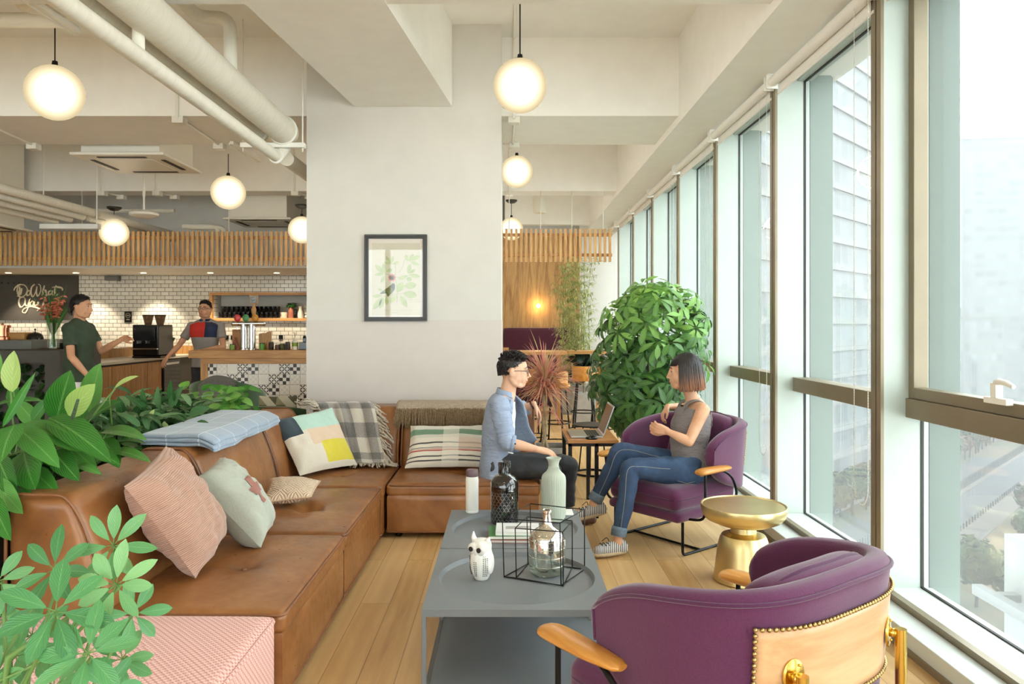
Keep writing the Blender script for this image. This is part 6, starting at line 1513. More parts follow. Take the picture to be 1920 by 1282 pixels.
m = MB(); m.bb(x0 + fw, x1 - fw, y - .012, y, z0 + fw, z1 - fw); pr = m.build('print', mat('print_border', (226, 216, 206), .8, var=.02), t, smooth=False)
def Q(px, py, k=0): p = P(px, py, PY); p.y = y - .0125 - k; return p
m = MB(); a, b = Q(698, 591), Q(788, 456); m.bb(a.x, b.x, y - .0135, y - .012, a.z, b.z); m.build('print_sheet', mat('aged_paper', (208, 200, 180), .85, var=.05, vs=4), pr, smooth=False)
S_ = 145 / 1005; lf = [((360, 580), (225, 590), 40), ((360, 580), (235, 460), 60), ((365, 570), (340, 440), 50), ((360, 590), (310, 695), 42), ((440, 450), (345, 430), 34), ((450, 450), (370, 350), 40), ((455, 440), (470, 345), 32), ((470, 450), (545, 425), 36), ((660, 420), (630, 330), 46), ((670, 415), (735, 320), 40), ((690, 410), (820, 340), 52), ((690, 420), (810, 465), 40), ((660, 575), (690, 450), 52), ((670, 575), (760, 520), 38), ((670, 590), (820, 615), 50), ((660, 600), (530, 645), 44), ((640, 640), (715, 650), 60), ((520, 820), (595, 690), 90), ((610, 740), (775, 720), 84), ((600, 830), (780, 860), 92), ((330, 860), (195, 870), 44), ((330, 880), (210, 1040), 70), ((350, 880), (295, 1030), 60), ((380, 870), (390, 985), 50), ((520, 850), (430, 950), 60), ((560, 860), (650, 1010), 66), ((380, 550), (460, 520), 44), ((330, 800), (275, 770), 30)]
m = MB(); m.tint = .5
for (a, b, w) in lf:
    A_, B_ = Q(670 + a[0] * S_, 430 + a[1] * S_, .002), Q(670 + b[0] * S_, 430 + b[1] * S_, .002); m.tint = rnd.uniform(.2, .8); m.leaf(A_, B_ - A_, (0, -1, 0), (B_ - A_).length, w * S_ * PY / F, 0, 0, 6, peak=.55)
pl = m.build('printed_leaves', mat('faded_green_ink', (176, 186, 132), .85, var=.12, vs=20), pr, auto=0)
m = MB()
for L_ in ([(520, 950), (520, 800), (500, 620), (500, 460), (455, 450)], [(360, 580), (430, 600), (500, 640)], [(520, 830), (560, 840), (600, 830)], [(500, 620), (600, 640), (660, 590)], [(545, 560), (600, 470), (620, 400), (690, 415)], [(520, 840), (420, 860), (340, 870)]):
    m.tube(catmull([Q(670 + a * S_, 430 + b * S_, .0015) for a, b in L_], None, 4), .0012, 5)
m.build('printed_stems', mat('grey_green_ink', (158, 160, 142), .85), pr, auto=0)
m = MB()
for i in range(9):
    an = R(i * 40 + 10); c_ = Q(670 + 455 * S_, 430 + 630 * S_, .0025); m.leaf(c_, (math.cos(an), 0, math.sin(an)), (0, -1, 0), .035, .02, 0, 0, 4)
m.build('printed_flower', mat('faded_red_ink', (214, 138, 120), .85, var=.15, vs=60), pr, auto=0)
m = MB()
pts = [(290, 840), (345, 795), (400, 755), (440, 725), (460, 702), (485, 703), (494, 730), (490, 780), (465, 815), (430, 850), (400, 880), (378, 828), (330, 838)]
m.prism([(Q(670 + a * S_, 0).x, Q(0, 430 + b * S_).z) for a, b in pts], y - .0165, y - .0135, 'y'); m.build('printed_bird', mat('olive_ink', (104, 108, 58), .85, var=.25, vs=90), pr, smooth=False)
m = MB(); pts = [(455, 705), (485, 703), (494, 730), (490, 780), (470, 800), (455, 770), (440, 735)]; m.prism([(Q(670 + a * S_, 0).x, Q(0, 430 + b * S_).z) for a, b in pts], y - .0168, y - .0165, 'y'); m.build('printed_bird_head', mat('slate_ink', (82, 78, 72), .85), pr, smooth=False)
m = MB()
for yy, xa, xb in ((1050, 350, 735), (1080, 450, 540), (940, 660, 830), (915, 650, 800)):
    pts = [Q(670 + (xa + (xb - xa) * i / 40) * S_, 430 + (yy + 5 * math.sin(i * 2.1) * (1 if i % 5 else .1)) * S_, .001) for i in range(41)]; m.tube(pts, .0005, 4)
m.build('handwritten_caption', mat('sepia_ink', (150, 138, 122), .85), pr, auto=0)
m = MB(); m.bb(x0 + fw, x1 - fw, y - .0195, y - .0185, z0 + fw, z1 - fw); m.build('picture_glass', glass_mat('thin_glass', (.99, .99, .99), .03), t, smooth=False)

# ================================================================ back nook: booth, tables, stools, sconce
m_maroon = fabric('maroon_upholstery', (84, 32, 46), (60, 20, 34))
t = thing('booth_seat', 'dark maroon upholstered booth along the wooden wall', 'booth', (.5, 13, 0), room=True)
m = softbox(-.08, 1.25, 13.3, 13.46, .4, 1.36, .03, n=10); m.build('backrest', m_maroon, t, auto=0); m = softbox(-.08, 1.25, 12.85, 13.29, .01, .46, .03, n=10); m.build('seat', m_maroon, t, auto=0)
q = P(1010, 573, 13.35); t = thing('wall_sconce', 'small glowing round wall light on the wooden wall', 'lamp', (q.x, 13.47, q.z)); m = MB(); m.ell((0, -.05, 0), .034, 20, 12); m.build('bulb', emit('sconce_glow', (255, 226, 160), 14), t); m = MB(); m.tube([(0, -.0, 0), (0, -.02, 0)], .022, 16); m.build('base', m_brass, t)
ld = bpy.data.lights.new('bulb', 'POINT'); ld.energy = 14; ld.color = (1, .72, .4); ld.shadow_soft_size = .036; lo_ = bpy.data.objects.new('sconce_light', ld); COL.objects.link(lo_); lo_.parent = t; lo_.location = (0, -.05, 0)
def high_table(label, x0, x1, y0, y1, z, legs):
    t = thing('high_table', label, 'table', ((x0 + x1) / 2, (y0 + y1) / 2, 0), room=True, group='high oak tables in the back'); m = MB(); m.bb(x0, x1, y0, y1, z - .045, z); m.build('table_top', m_oak, t, bevel=.003)
    for a, b in legs: m = MB(); m.box((a, b, (z - .046) / 2), (.06, .06, z - .046)); m.build('leg', m_oakz, t, smooth=False)
high_table('long high oak table behind the pink dracaena', P(945, 0, 10).x, P(1064, 0, 10).x, 10.0, 10.6, 1.055, [(P(948, 0, 10).x, 10.1), (P(948, 0, 10).x, 10.5), (P(1050, 0, 10.3).x, 10.5)])
high_table('second high oak table behind the bushy umbrella plant', P(1066, 0, 10.9).x, P(1146, 0, 10.9).x, 10.9, 11.4, 1.03, [(P(1123, 0, 10.9).x, 10.95), (P(1123, 0, 10.9).x, 11.35)])
q = P(945, 655, 9.3); m = MB(); m.bb(q.x - .06, q.x + .06, 9.3, 9.36, .0, 1.13); tag(m.build('oak_post', m_oakz, smooth=False), 'short oak post end beside the pillar above the man\'s head', 'post')
def stool(label, loc, rz):
    t = thing('bar_stool', label, 'stool', loc, rz=rz, group='bar stools with oak seats'); m = MB(); m.lathe([(0, .66), (.16, .66), (.175, .675), (.175, .7), (.16, .71), (0, .71)], (0, 0, 0), 28); m.build('seat', m_honey, t)
    m = MB(); m.grid(lambda u, v: (.178 * math.cos(R(200 + 140 * u)), .178 * math.sin(R(200 + 140 * u)), .69 + .17 * v), 16, 4, uv=False); m.build('backrest', m_honey, t, solid=.018)
    for k in range(4): a = PI / 4 + k * PI / 2; m = MB(); m.tube([(.13 * math.cos(a), .13 * math.sin(a), .66), (.2 * math.cos(a), .2 * math.sin(a), .01)], .011, 8); m.build('leg', m_black, t)
    m = MB(); m.tube([(.178 * math.cos(a), .178 * math.sin(a), .24) for a in [2 * PI * i / 28 for i in range(28)]], .008, 6, closed=True); m.build('foot_ring', m_black, t); m = MB(); m.tube([(.2 * math.cos(a), .2 * math.sin(a), .008) for a in [2 * PI * i / 28 for i in range(28)]], .007, 6, closed=True); m.build('floor_ring', m_black, t)
    return t
s0 = stool('bar stool standing right in front of the concrete planter', (P(1094, 0, 10.2).x, 10.1, 0), .0)
dup(s0, (P(1136, 0, 10.2).x, 10.25, 0), .6, 'bar stool half hidden by the bushy umbrella plant'); dup(s0, (P(1042, 0, 9.0).x, 9.0, 0), -.4, 'bar stool right behind the pink dracaena'); dup(s0, (P(998, 0, 9.4).x, 9.5, 0), .3, 'bar stool nearest the pillar at the long high table')
# a round metal side table behind the laptop table
t = thing('round_wire_table', 'dark round wire base on the floor behind the laptop table', 'table', (P(1112, 0, 7.0).x, 7.1, 0)); m = MB(); m.tube([(.16 * math.cos(a), .16 * math.sin(a), .01) for a in [2 * PI * i / 32 for i in range(32)]], .01, 6, closed=True); m.build('base_ring', m_black, t)
m = MB()
for k in range(3): a = 2 * PI * k / 3 + .3; m.tube([(.155 * math.cos(a), .155 * math.sin(a), .01), (.1 * math.cos(a), .1 * math.sin(a), .46)], .007, 6)
m.build('stems', m_black, t, auto=0); m = MB(); m.lathe([(0, .46), (.18, .46), (.182, .472), (0, .474)], (0, 0, 0), 32); m.build('top', m_steel2, t)
# ================================================================ the city outside, many storeys down
def omat(n, c, *a, **k):
    if k.get('c2'): k['c2'] = tuple(v * OD for v in k['c2'])
    return mat(n, tuple(v * OD for v in c), *a, **k)
GZ = -35.0
def gpt(px, py, z=GZ): Y = (EYE - z) * F / (py - CY); p = P(px, py, Y); p.z = z; return p
RD = Vector((.694, .72, 0)); RN = Vector((.72, -.694, 0))
m_lawn = omat('city_grass', (92, 122, 70), .95, c2=(176, 140, 100), vs=.05)
m_asph = omat('city_asphalt', (118, 120, 122), .9, var=.06, vs=.3); m_pave = omat('city_paving', (158, 146, 134), .9, var=.08, vs=.5)
m = MB(); m.bb(2.5, 420, -60, 460, GZ - 1, GZ); o = tag(m.build('city_ground', m_lawn, smooth=False), 'hazy ground of lawns and yards far below the windows', 'ground'); o['kind'] = 'structure'
L0 = gpt(1791, 936); R0 = gpt(1841, 960)
def ribbon(a, wl, wr, t0, t1, z0, z1, mt, name):
    m = MB(); q = [a + RD * t0 + RN * wl, a + RD * t0 + RN * wr, a + RD * t1 + RN * wr, a + RD * t1 + RN * wl]
    m.prism([(p.x, p.y) for p in q], z0, z1); o = m.build(name, mt, smooth=False); o['kind'] = 'structure'; return o
wd = (R0 - L0).dot(RN)
ribbon(L0, 0, wd, -110, 260, GZ, GZ + .06, m_asph, 'street'); ribbon(L0, -1.2, 0, -110, 260, GZ, GZ + .16, m_pave, 'kerb_path'); ribbon(L0, wd, wd + 4.5, -110, 260, GZ, GZ + .14, m_pave, 'footpath')
ribbon(L0, -9, -1.6, -50, 60, GZ, GZ + .05, m_asph, 'car_park')
# fence by the street, bollards
t = thing('street_fence', 'long dark railing between street and parked cars', 'fence', L0, room=True); m = MB()
for i in range(150):
    p = L0 + RD * (-70 + i * 1.2) - RN * 1.3; m.bb(p.x - .06, p.x + .06, p.y - .06, p.y + .06, GZ, GZ + 2.2)
m.build('posts', m_dark, t, smooth=False); m = MB()
for zz in (.4, 2.0):
    a, b = L0 + RD * -70 - RN * 1.3, L0 + RD * 110 - RN * 1.3; m.tube([(a.x, a.y, GZ + zz), (b.x, b.y, GZ + zz)], .06, 4)
m.build('rails', m_dark, t, smooth=False)
bo = None
for i in range(34):
    p = L0 + RD * (-46 + i * 2.1) + RN * (wd + .6)
    if bo is None:
        m = MB(); m.lathe([(0, 0), (.14, 0), (.14, .9), (.1, 1.0), (0, 1.02)], (0, 0, 0), 8); bo = tag(m.build('bollard', omat('bollard_grey', (92, 88, 84), .8)), 'grey bollard in the row along the street edge far below', 'bollard', 'bollards along the street'); bo.location = (p.x, p.y, GZ + .14)
    else: c_ = bo.copy(); COL.objects.link(c_); c_.location = (p.x, p.y, GZ + .14)
# parked cars
for lb, t_, n_, c, a_ in (('white car parked behind the railing', 1.5, -4.4, (216, 218, 220), .3), ('dark car parked next to the white one', -2.5, -4.6, (62, 66, 72), .3)):
    p = L0 + RD * t_ + RN * n_; t = thing('car', lb, 'car', (p.x, p.y, GZ + .05), rz=math.atan2(RD.y, RD.x) + a_, group='parked cars'); cm = omat('car_paint', c, .3)
    m = MB(); m.prism([(-2.2, .35), (-2.15, .8), (-1.5, .95), (1.1, .95), (2.1, .78), (2.2, .35)], -.85, .85, 'y'); m.build('body', cm, t, bevel=.08)
    m = MB(); m.prism([(-1.6, .93), (-1.1, 1.4), (.4, 1.42), (1.1, .93)], -.75, .75, 'y'); m.build('cabin', m_blk, t, bevel=.06)
    for wx in (-1.35, 1.35):
        for wy in (-.8, .8): m = MB(); m.tube([(wx, wy - .1, .33), (wx, wy + .1, .33)], .33, 14); m.build('wheel', m_dark, t)
def facade(name, c, glassc, fh, bw, band=.28, vert=True, rough=.6):
    c = tuple(v * OD for v in c); glassc = tuple(v * OD for v in glassc); t = NT(name); v = t.coords('Object'); sp = t.n('ShaderNodeSeparateXYZ'); t.l(v, sp.inputs[0])
    z = t.math('FRACT', t.math('DIVIDE', sp.outputs[2], fh)); isb = t.math('LESS_THAN', z, band)
    x = t.math('FRACT', t.math('DIVIDE', sp.outputs[0], bw)); isv = t.math('LESS_THAN', x, .2 if vert else 0)
    r = t.n('ShaderNodeTexWhiteNoise'); cb = t.n('ShaderNodeCombineXYZ'); t.l(t.math('FLOOR', t.math('DIVIDE', sp.outputs[0], bw)), cb.inputs[0]); t.l(t.math('FLOOR', t.math('DIVIDE', sp.outputs[2], fh)), cb.inputs[1]); t.l(cb.outputs[0], r.inputs[0])
    gcol = t.mix(t.math('MULTIPLY', r.outputs[0], .6), rgb(*glassc), rgb(*[min(255, k + 46) for k in glassc]))
    col = t.mix(t.math('MAXIMUM', isb, isv), gcol, rgb(*c)); t.bsdf(col, rough); return t.m
def tower(label, A, d, L, depth, z0, z1, mt, extra=None, group='city buildings in the haze', fins=None):
    # A: corner on the ground plan, d: direction of the long face
    ang = math.atan2(d.y, d.x); t = thing('office_building', label, 'building', (A.x, A.y, z0), rz=ang, group=group); h = z1 - z0
    m = MB(); m.bb(0, L, 0, depth, 0, h); m.build('facade', mt, t, smooth=False)
    m = MB(); m.bb(-.3, L + .3, -.3, depth + .3, h, h + 1.2); m.bb(L * .3, L * .5, depth * .3, depth * .6, h + 1.2, h + 4); m.build('roof_parapet', omat('parapet', (176, 180, 180), .8), t, smooth=False)
    if fins:
        m = MB()
        for i in range(int(h / fins)): m.bb(-.45, L + .2, -.5, 0, i * fins + .1, i * fins + .9)
        m.build('floor_bands', omat('band_white', (196, 200, 200), .7), t, smooth=False)
    return t
E = P(1797, 608, 210); m_f1 = facade('banded_glass_facade', (172, 180, 182), (112, 126, 136), 5.2, 4.0, .3)
A = Vector((E.x, E.y, 0)) - RD * 165
tower('tall banded office tower beyond the middle windows', A, RD, 165, 34, GZ, 82, m_f1, fins=5.2)
A2 = Vector((P(1803, 608, 300).x, 300, 0)); m_f2 = facade('pale_far_facade', (150, 156, 158), (104, 116, 124), 3.6, 4.2, .4, rough=.7)
tower('wide pale high-rise at the edge of the picture, fading in the haze', A2, Vector((.99, -.14, 0)), 45, 40, GZ, EYE + 346 / 1400 * 300, m_f2)
A3 = Vector((P(1806, 608, 232).x, 232, 0)); tower('lower pale office block standing before the far high-rise', A3, Vector((.99, .1, 0)), 14, 22, GZ, EYE + 1.2, facade('low_block', (176, 182, 182), (134, 146, 152), 3.4, 2.2, .35))
# near white roof block and canopy slabs
t = thing('white_annex', 'plain white building block close below the nearest window', 'building', (20, 30, GZ), room=True); wq = P(1883, 1000, 30)
m = MB(); m.bb(wq.x, wq.x + 14, 22, 30, GZ, wq.z); m.build('block', omat('annex_white', (196, 202, 200), .8, var=.04, vs=.6), t, smooth=False)
m = MB(); m.bb(wq.x - 1.2, wq.x + .0, 29, 29.4, -9.4, -9.1); m.bb(wq.x - 1.2, wq.x, 27.4, 27.8, -9.4, -9.1); m.bb(wq.x - 1.3, wq.x - .9, 26.6, 30, -9.39, -9.0); m.build('concrete_pergola', omat('pergola_grey', (176, 180, 178), .8), t, smooth=False)
# trees
m_tr = [omat('city_tree_green', (78, 124, 52), .95, c2=(40, 84, 32), vs=1.6), omat('city_tree_olive', (112, 128, 60), .95, c2=(72, 92, 40), vs=1.6), omat('city_tree_rust', (176, 124, 76), .95, c2=(120, 92, 56), vs=1.6)]
protos = []; m_tk = omat('tree_trunk', (84, 74, 62), .9)
r2 = random.Random(77)
for k in range(3):
    root = thing('street_tree', 'tree', 'tree', (0, 0, GZ)); m = MB()
    for j in range(150):
        u = Vector((r2.gauss(0, 1), r2.gauss(0, 1), r2.gauss(0, .8))).normalized() * r2.uniform(.6, 1.05); c_ = Vector((u.x * 3.1, u.y * 3.1, 5.6 + u.z * 2.7)); R_ = r2.uniform(.35, .8)
        for q in range(5):
            d = Vector((r2.uniform(-1, 1), r2.uniform(-1, 1), r2.uniform(-.4, 1))); m.leaf(c_, d, u, R_ * 1.7, R_ * 1.3, .7, .2, 3)
    m.build('crown', m_tr[k], root, auto=0)
    m = MB(); m.tube([(0, 0, 0), (.1, 0, 2), (0, .1, 4.5), (0, 0, 6)], [.22, .18, .12, .05], 8); m.build('trunk', m_tk, root); protos.append(root)
used = [False] * 3
def tree(k, p, s, label):
    o = protos[k] if not used[k] else dup(protos[k]); used[k] = True
    o.location = (p.x, p.y, p.z); o.rotation_euler = (0, 0, r2.uniform(0, 6)); o.scale = (s, s, s); o['label'] = label; o['group'] = 'street trees below the windows'; return o
LT = ['green tree in the belt between the street and the far buildings', 'olive tree in the belt between the street and the far buildings', 'rust coloured tree on the lawns below the windows']
LN = ['green tree on the near side of the street below the windows', 'olive tree on the near side of the street below the windows', LT[2]]
for i in range(64):
    q = L0 + RD * (-100 + i * 3.4 + r2.uniform(-1, 1)) - RN * r2.uniform(10.0, 12.5); k = r2.choice((0, 0, 1, 0, 2)); tree(k, Vector((q.x, q.y, GZ)), r2.uniform(.8, 1.15), LT[k])
for i in range(46):
    q = L0 + RD * r2.uniform(-120, 40) + RN * (wd + r2.uniform(8, 34)); k = r2.choice((0, 0, 1, 1, 2)); 
    if q.x < 12: continue
    tree(k, Vector((q.x, q.y, GZ)), r2.uniform(.6, 1.15), LN[k])
for i in range(40):
    q = Vector((r2.uniform(14, 60), r2.uniform(60, 110), GZ)); off = (q - L0).dot(RN)
    if off > -2 or off < -12: continue
    k = r2.choice((0, 1, 2, 0)); tree(k, q, r2.uniform(.9, 1.5), LT[k])
if HAZE:
    t = NT('air_haze'); t.m.node_tree.nodes.remove(t.out); out = t.n('ShaderNodeOutputMaterial'); vs_ = t.n('ShaderNodeVolumeScatter'); vs_.inputs['Density'].default_value = HAZE; vs_.inputs['Color'].default_value = (.97, .985, 1, 1); vs_.inputs['Anisotropy'].default_value = .3
    t.l(vs_.outputs[0], out.inputs['Volume']); m = MB(); m.bb(6, 330, -40, 360, GZ - 3, 95); o = tag(m.build('haze', t.m, smooth=False), 'pale haze hanging over the city outside', 'haze', kind='stuff')
# ================================================================ people
def skin_mat(name, c, c2): return mat(name, c, .48, c2=c2, vs=9, sss=.12, spec=.35)
m_skin = skin_mat('skin_light', (226, 182, 152), (214, 164, 134)); m_skin2 = skin_mat('skin_warm', (222, 174, 140), (206, 152, 118)); m_skin3 = skin_mat('skin_tan', (216, 166, 132), (200, 146, 112))
m_hairb = mat('black_hair', (34, 28, 27), .42, var=.35, vs=60, stretch=(1, 1, .1))
m_eye = mat('eye_white', (232, 228, 222), .2, var=.01); m_iris = mat('dark_iris', (38, 24, 18), .15); m_lip = mat('lip', (190, 112, 100), .4); m_brow = mat('eyebrow', (42, 32, 28), .7)
def frame3(d, n):
    d = Vector(d).normalized(); n = Vector(n); n = (n - d * n.dot(d)).normalized(); return d, n, d.cross(n)
def hand(m, W, d, n, thumb=1, curl=.35, sc=1.0, spread=.04, curls=None):
    d, n, s = frame3(d, n); W = Vector(W); L = (.062, .07, .066, .052)
    kn = []
    for i in range(4):
        off = (i - 1.5) * .0195 * thumb * -1
        K = W + (d * (.085 - .006 * abs(i - 1.2)) + s * off) * sc; kn.append(K)
        m.chain([W + s * off * .45 * sc + d * .0, W + (d * .045 + s * off * .85) * sc, K], [.017 * sc, .0145 * sc, .0105 * sc], 10, 3)
        c = (curls[i] if curls else curl * (1 + .12 * i)); dd = (d + s * off / .03 * spread).normalized(); p = K; pts = [K]
        for k, fr in enumerate((.45, .31, .24)):
            dd = (Quaternion(dd.cross(n).normalized(), c * (1, 1.1, .8)[k]) @ dd).normalized(); p = p + dd * L[i] * fr * sc * 1.05; pts.append(p)
        m.chain(pts, [.0094 * sc, .0088 * sc, .008 * sc, .0068 * sc], 10, 3)
    b = W + (d * .012 + s * thumb * .018) * sc; t1 = b + (d * .032 + s * thumb * .026 + n * .012) * sc; t2 = t1 + (d * .03 + s * thumb * .01 + n * .012) * sc; t3 = t2 + (d * .024 - s * thumb * .002 + n * .008) * sc
    m.chain([b, t1, t2, t3], [.015 * sc, .0125 * sc, .0102 * sc, .008 * sc], 10, 3)
def rings(spine, lat, fr, rad, n=24, k=5):
    # spine points with (front radius, side radius); returns dense ring frames
    pts, r1 = catmull(spine, [r[0] for r in rad], k); _, r2_ = catmull(spine, [r[1] for r in rad], k)
    return pts, r1, r2_
def torso(m, spine, lat, fr, rad, sc=1.0, a0=0, a1=2 * PI, n=30, k=6, wr=0, seed=0, sq=.85):
    pts, r1, r2_ = rings(spine, lat, fr, rad, n, k); lat = Vector(lat).normalized(); fr = Vector(fr).normalized(); N = len(pts) - 1; full = abs(a1 - a0 - 2 * PI) < 1e-6
    def fn(u, v):
        i = min(int(v * N), N - 1); f = v * N - i; p = pts[i].lerp(pts[i + 1], f); ra = (r1[i] * (1 - f) + r1[i + 1] * f) * sc; rb = (r2_[i] * (1 - f) + r2_[i + 1] * f) * sc
        ax = (pts[min(i + 1, N)] - pts[i]).normalized(); F_ = (fr - ax * fr.dot(ax)).normalized(); L_ = (lat - ax * lat.dot(ax)).normalized()
        a = a0 + (a1 - a0) * u; c, s_ = math.cos(a), math.sin(a); c = math.copysign(abs(c) ** sq, c); s_ = math.copysign(abs(s_) ** sq, s_)
        w_ = wr * (noise.noise(Vector((c * 2 + seed, s_ * 2, p.z * 14))) + .6 * noise.noise(Vector((c * 5, s_ * 5 + seed, p.z * 25 + c * 6))))
        return p + F_ * c * (ra + w_) + L_ * s_ * (rb + w_)
    m.grid(fn, n, N * 2, uv=False, cu=full)
    if full:
        base = len(m.v) - (N * 2 + 1) * n; m.f += [tuple(base + i for i in range(n))[::-1], tuple(base + N * 2 * n + i for i in range(n))]; m.u += [None] * 2; m.m += [m.mi] * 2; m.t += [.5] * 2
    return fn
def wrinkled(m, pts, rs, n=18, sub=6, wr=.004, seed=0, freq=30):
    P_, R_ = catmull(pts, rs, sub); R2_ = [r + wr * (noise.noise(Vector((i * .7, seed, 0))) + .5 * math.sin(i * 1.9 + seed)) for i, r in enumerate(R_)]
    k0 = len(m.v); m.tube(P_, R2_, n)
    for i in range(k0, len(m.v)):
        v = Vector(m.v[i]); m.v[i] = tuple(v + Vector((noise.noise(v * freq + Vector((seed, 0, 0))), noise.noise(v * freq + Vector((0, seed, 5))), noise.noise(v * freq + Vector((9, 0, seed))))) * wr)
def head(m, M, female=False):
    def T(p): return M @ Vector(p)
    q = M.to_3x3()
    def E(c, r, n=18, k=12): m.ell(T(c), r, n, k, rot=q)
    E((-.014, 0, .034), (.094, .074, .083), 26, 18); E((.032, 0, -.022), (.056, .057, .07)); E((.04, 0, .045), (.05, .06, .045))
    E((.066, 0, -.086), (.021, .024, .018)); E((.05, 0, -.012), (.042, .046, .062)); E((.06, 0, -.055), (.034, .036, .034))
    for s in (-1, 1): E((.05, s * .03, -.004), (.034, .027, .038)); E((.0765, s * .03, .019), (.012, .0155, .0058), 14, 10); E((.0755, s * .03, .003), (.0115, .015, .005), 14, 10); E((.025, s * .045, .03), (.04, .028, .045))
    for s in (-1, 1):
        m.chain([T((-.008, s * .055, -.035)), T((.01, s * .05, -.068)), T((.055, s * .022, -.09))], [.022, .022, .018], 12, 3)
        E((.056, s * .034, -.026), (.028, .023, .036)); E((.02, s * .05, -.045), (.04, .014, .04)); E((.014, s * .066, -.004), (.03, .012, .05)); ek = .072 if female else .080; E((-.01, s * ek, .0), (.018, .0095, .031), 14, 10); E((-.014, s * (ek + .006), .014), (.012, .006, .015), 10, 6)
        E((.083, s * .03, .031), (.012, .02, .008), 12, 8); E((.098, s * .0105, -.03), (.0085, .007, .0065), 10, 6)
    m.chain([T((.09, 0, .022)), T((.1, 0, -.002)), T((.1135 if not female else .111, 0, -.024))], [.0085, .0085, .0095], 12, 4)
    E((.083, 0, -.045), (.016, .026, .018)); E((.0945, 0, -.0505), (.0075, .018, .0048), 12, 8); E((.0925, 0, -.0605), (.0078, .016, .0055), 12, 8); E((.076, 0, -.07), (.014, .02, .012))
def face_parts(t, M, body, lips=True):
    q = M.to_3x3()
    for s in (-1, 1):
        m = MB(); m.ell(M @ Vector((.0775, s * .030, .011)), (.0098, .012, .0075), 14, 10, rot=q); e = m.build('eye', m_eye, body, auto=0)
        m = MB(); m.ell(M @ Vector((.0838, s * .030, .011)), (.0042, .0054, .0054), 12, 8, rot=q); m.build('iris', m_iris, e, auto=0)
        m = MB(); m.tube([M @ Vector((.0895, s * .012, .0375)), M @ Vector((.0925, s * .026, .0405)), M @ Vector((.082, s * .047, .037))], [.003, .0042, .002], 8, flat=.8); m.build('eyebrow', m_brow, body, auto=0)
        m = MB(); m.tube([M @ Vector((.081, s * .043, .012)), M @ Vector((.087, s * .037, .0165)), M @ Vector((.0885, s * .03, .0175)), M @ Vector((.0872, s * .019, .015))], .0015, 6); m.build('eyelash', m_brow, body, auto=0)
    m = MB(); m.tube([M @ Vector((.088, -.021, -.0555)), M @ Vector((.0975, -.008, -.0545)), M @ Vector((.0985, 0, -.0552)), M @ Vector((.0975, .008, -.0545)), M @ Vector((.088, .021, -.0555))], [.0015, .0042, .0045, .0042, .0015], 8); m.build('lips', m_lip, body, auto=0)
def glasses(t, M, mt, wide=.064):
    m = MB()
    for s in (-1, 1):
        c = (.103, s * .032); L = [M @ Vector((c[0] - .004 * abs(math.cos(a)) * 0 - .012 * (abs(c[1] + .024 * math.cos(a)) / .06) ** 2, c[1] + .025 * math.cos(a), .01 + .017 * math.copysign(abs(math.sin(a)) ** .8, math.sin(a)))) for a in [2 * PI * i / 24 for i in range(24)]]
        m.tube(L, .0019, 6, closed=True)
        m.tube([M @ Vector((.091, s * .057, .015)), M @ Vector((.085, s * .074, .016)), M @ Vector((.03, s * .079, .014)), M @ Vector((-.012, s * .082, .01)), M @ Vector((-.026, s * .08, -.008))], .0019, 6)
    m.tube([M @ Vector((.103, -.008, .014)), M @ Vector((.106, 0, .016)), M @ Vector((.103, .008, .014))], .0018, 6)
    return m.build('glasses', mt, t, auto=0)
def HM(c, yaw, pitch=0, roll=0, s=1.0): return Matrix.Translation(c) @ Matrix.Rotation(yaw, 4, 'Z') @ Matrix.Rotation(pitch, 4, 'Y') @ Matrix.Rotation(roll, 4, 'X') @ Matrix.Scale(s, 4)
def skinfix(o, M, n=9):      # settle the remeshed head into one smooth surface
    dg = bpy.context.evaluated_depsgraph_get(); me = bpy.data.meshes.new_from_object(o.evaluated_get(dg)); o.modifiers.clear(); o.data = me
    bm = bmesh.new(); bm.from_mesh(me); Mi = M.inverted(); vs = []
    for v in bm.verts:
        p = Mi @ v.co
        if p.length < .16 and p.z > -.13 and not (p.x > .088 and abs(p.y) < .03): vs.append(v)
    for _ in range(n): bmesh.ops.smooth_vert(bm, verts=vs, factor=.5, use_axis_x=True, use_axis_y=True, use_axis_z=True)
    bm.to_mesh(me); bm.free(); me.polygons.foreach_set('use_smooth', [True] * len(me.polygons)); return o
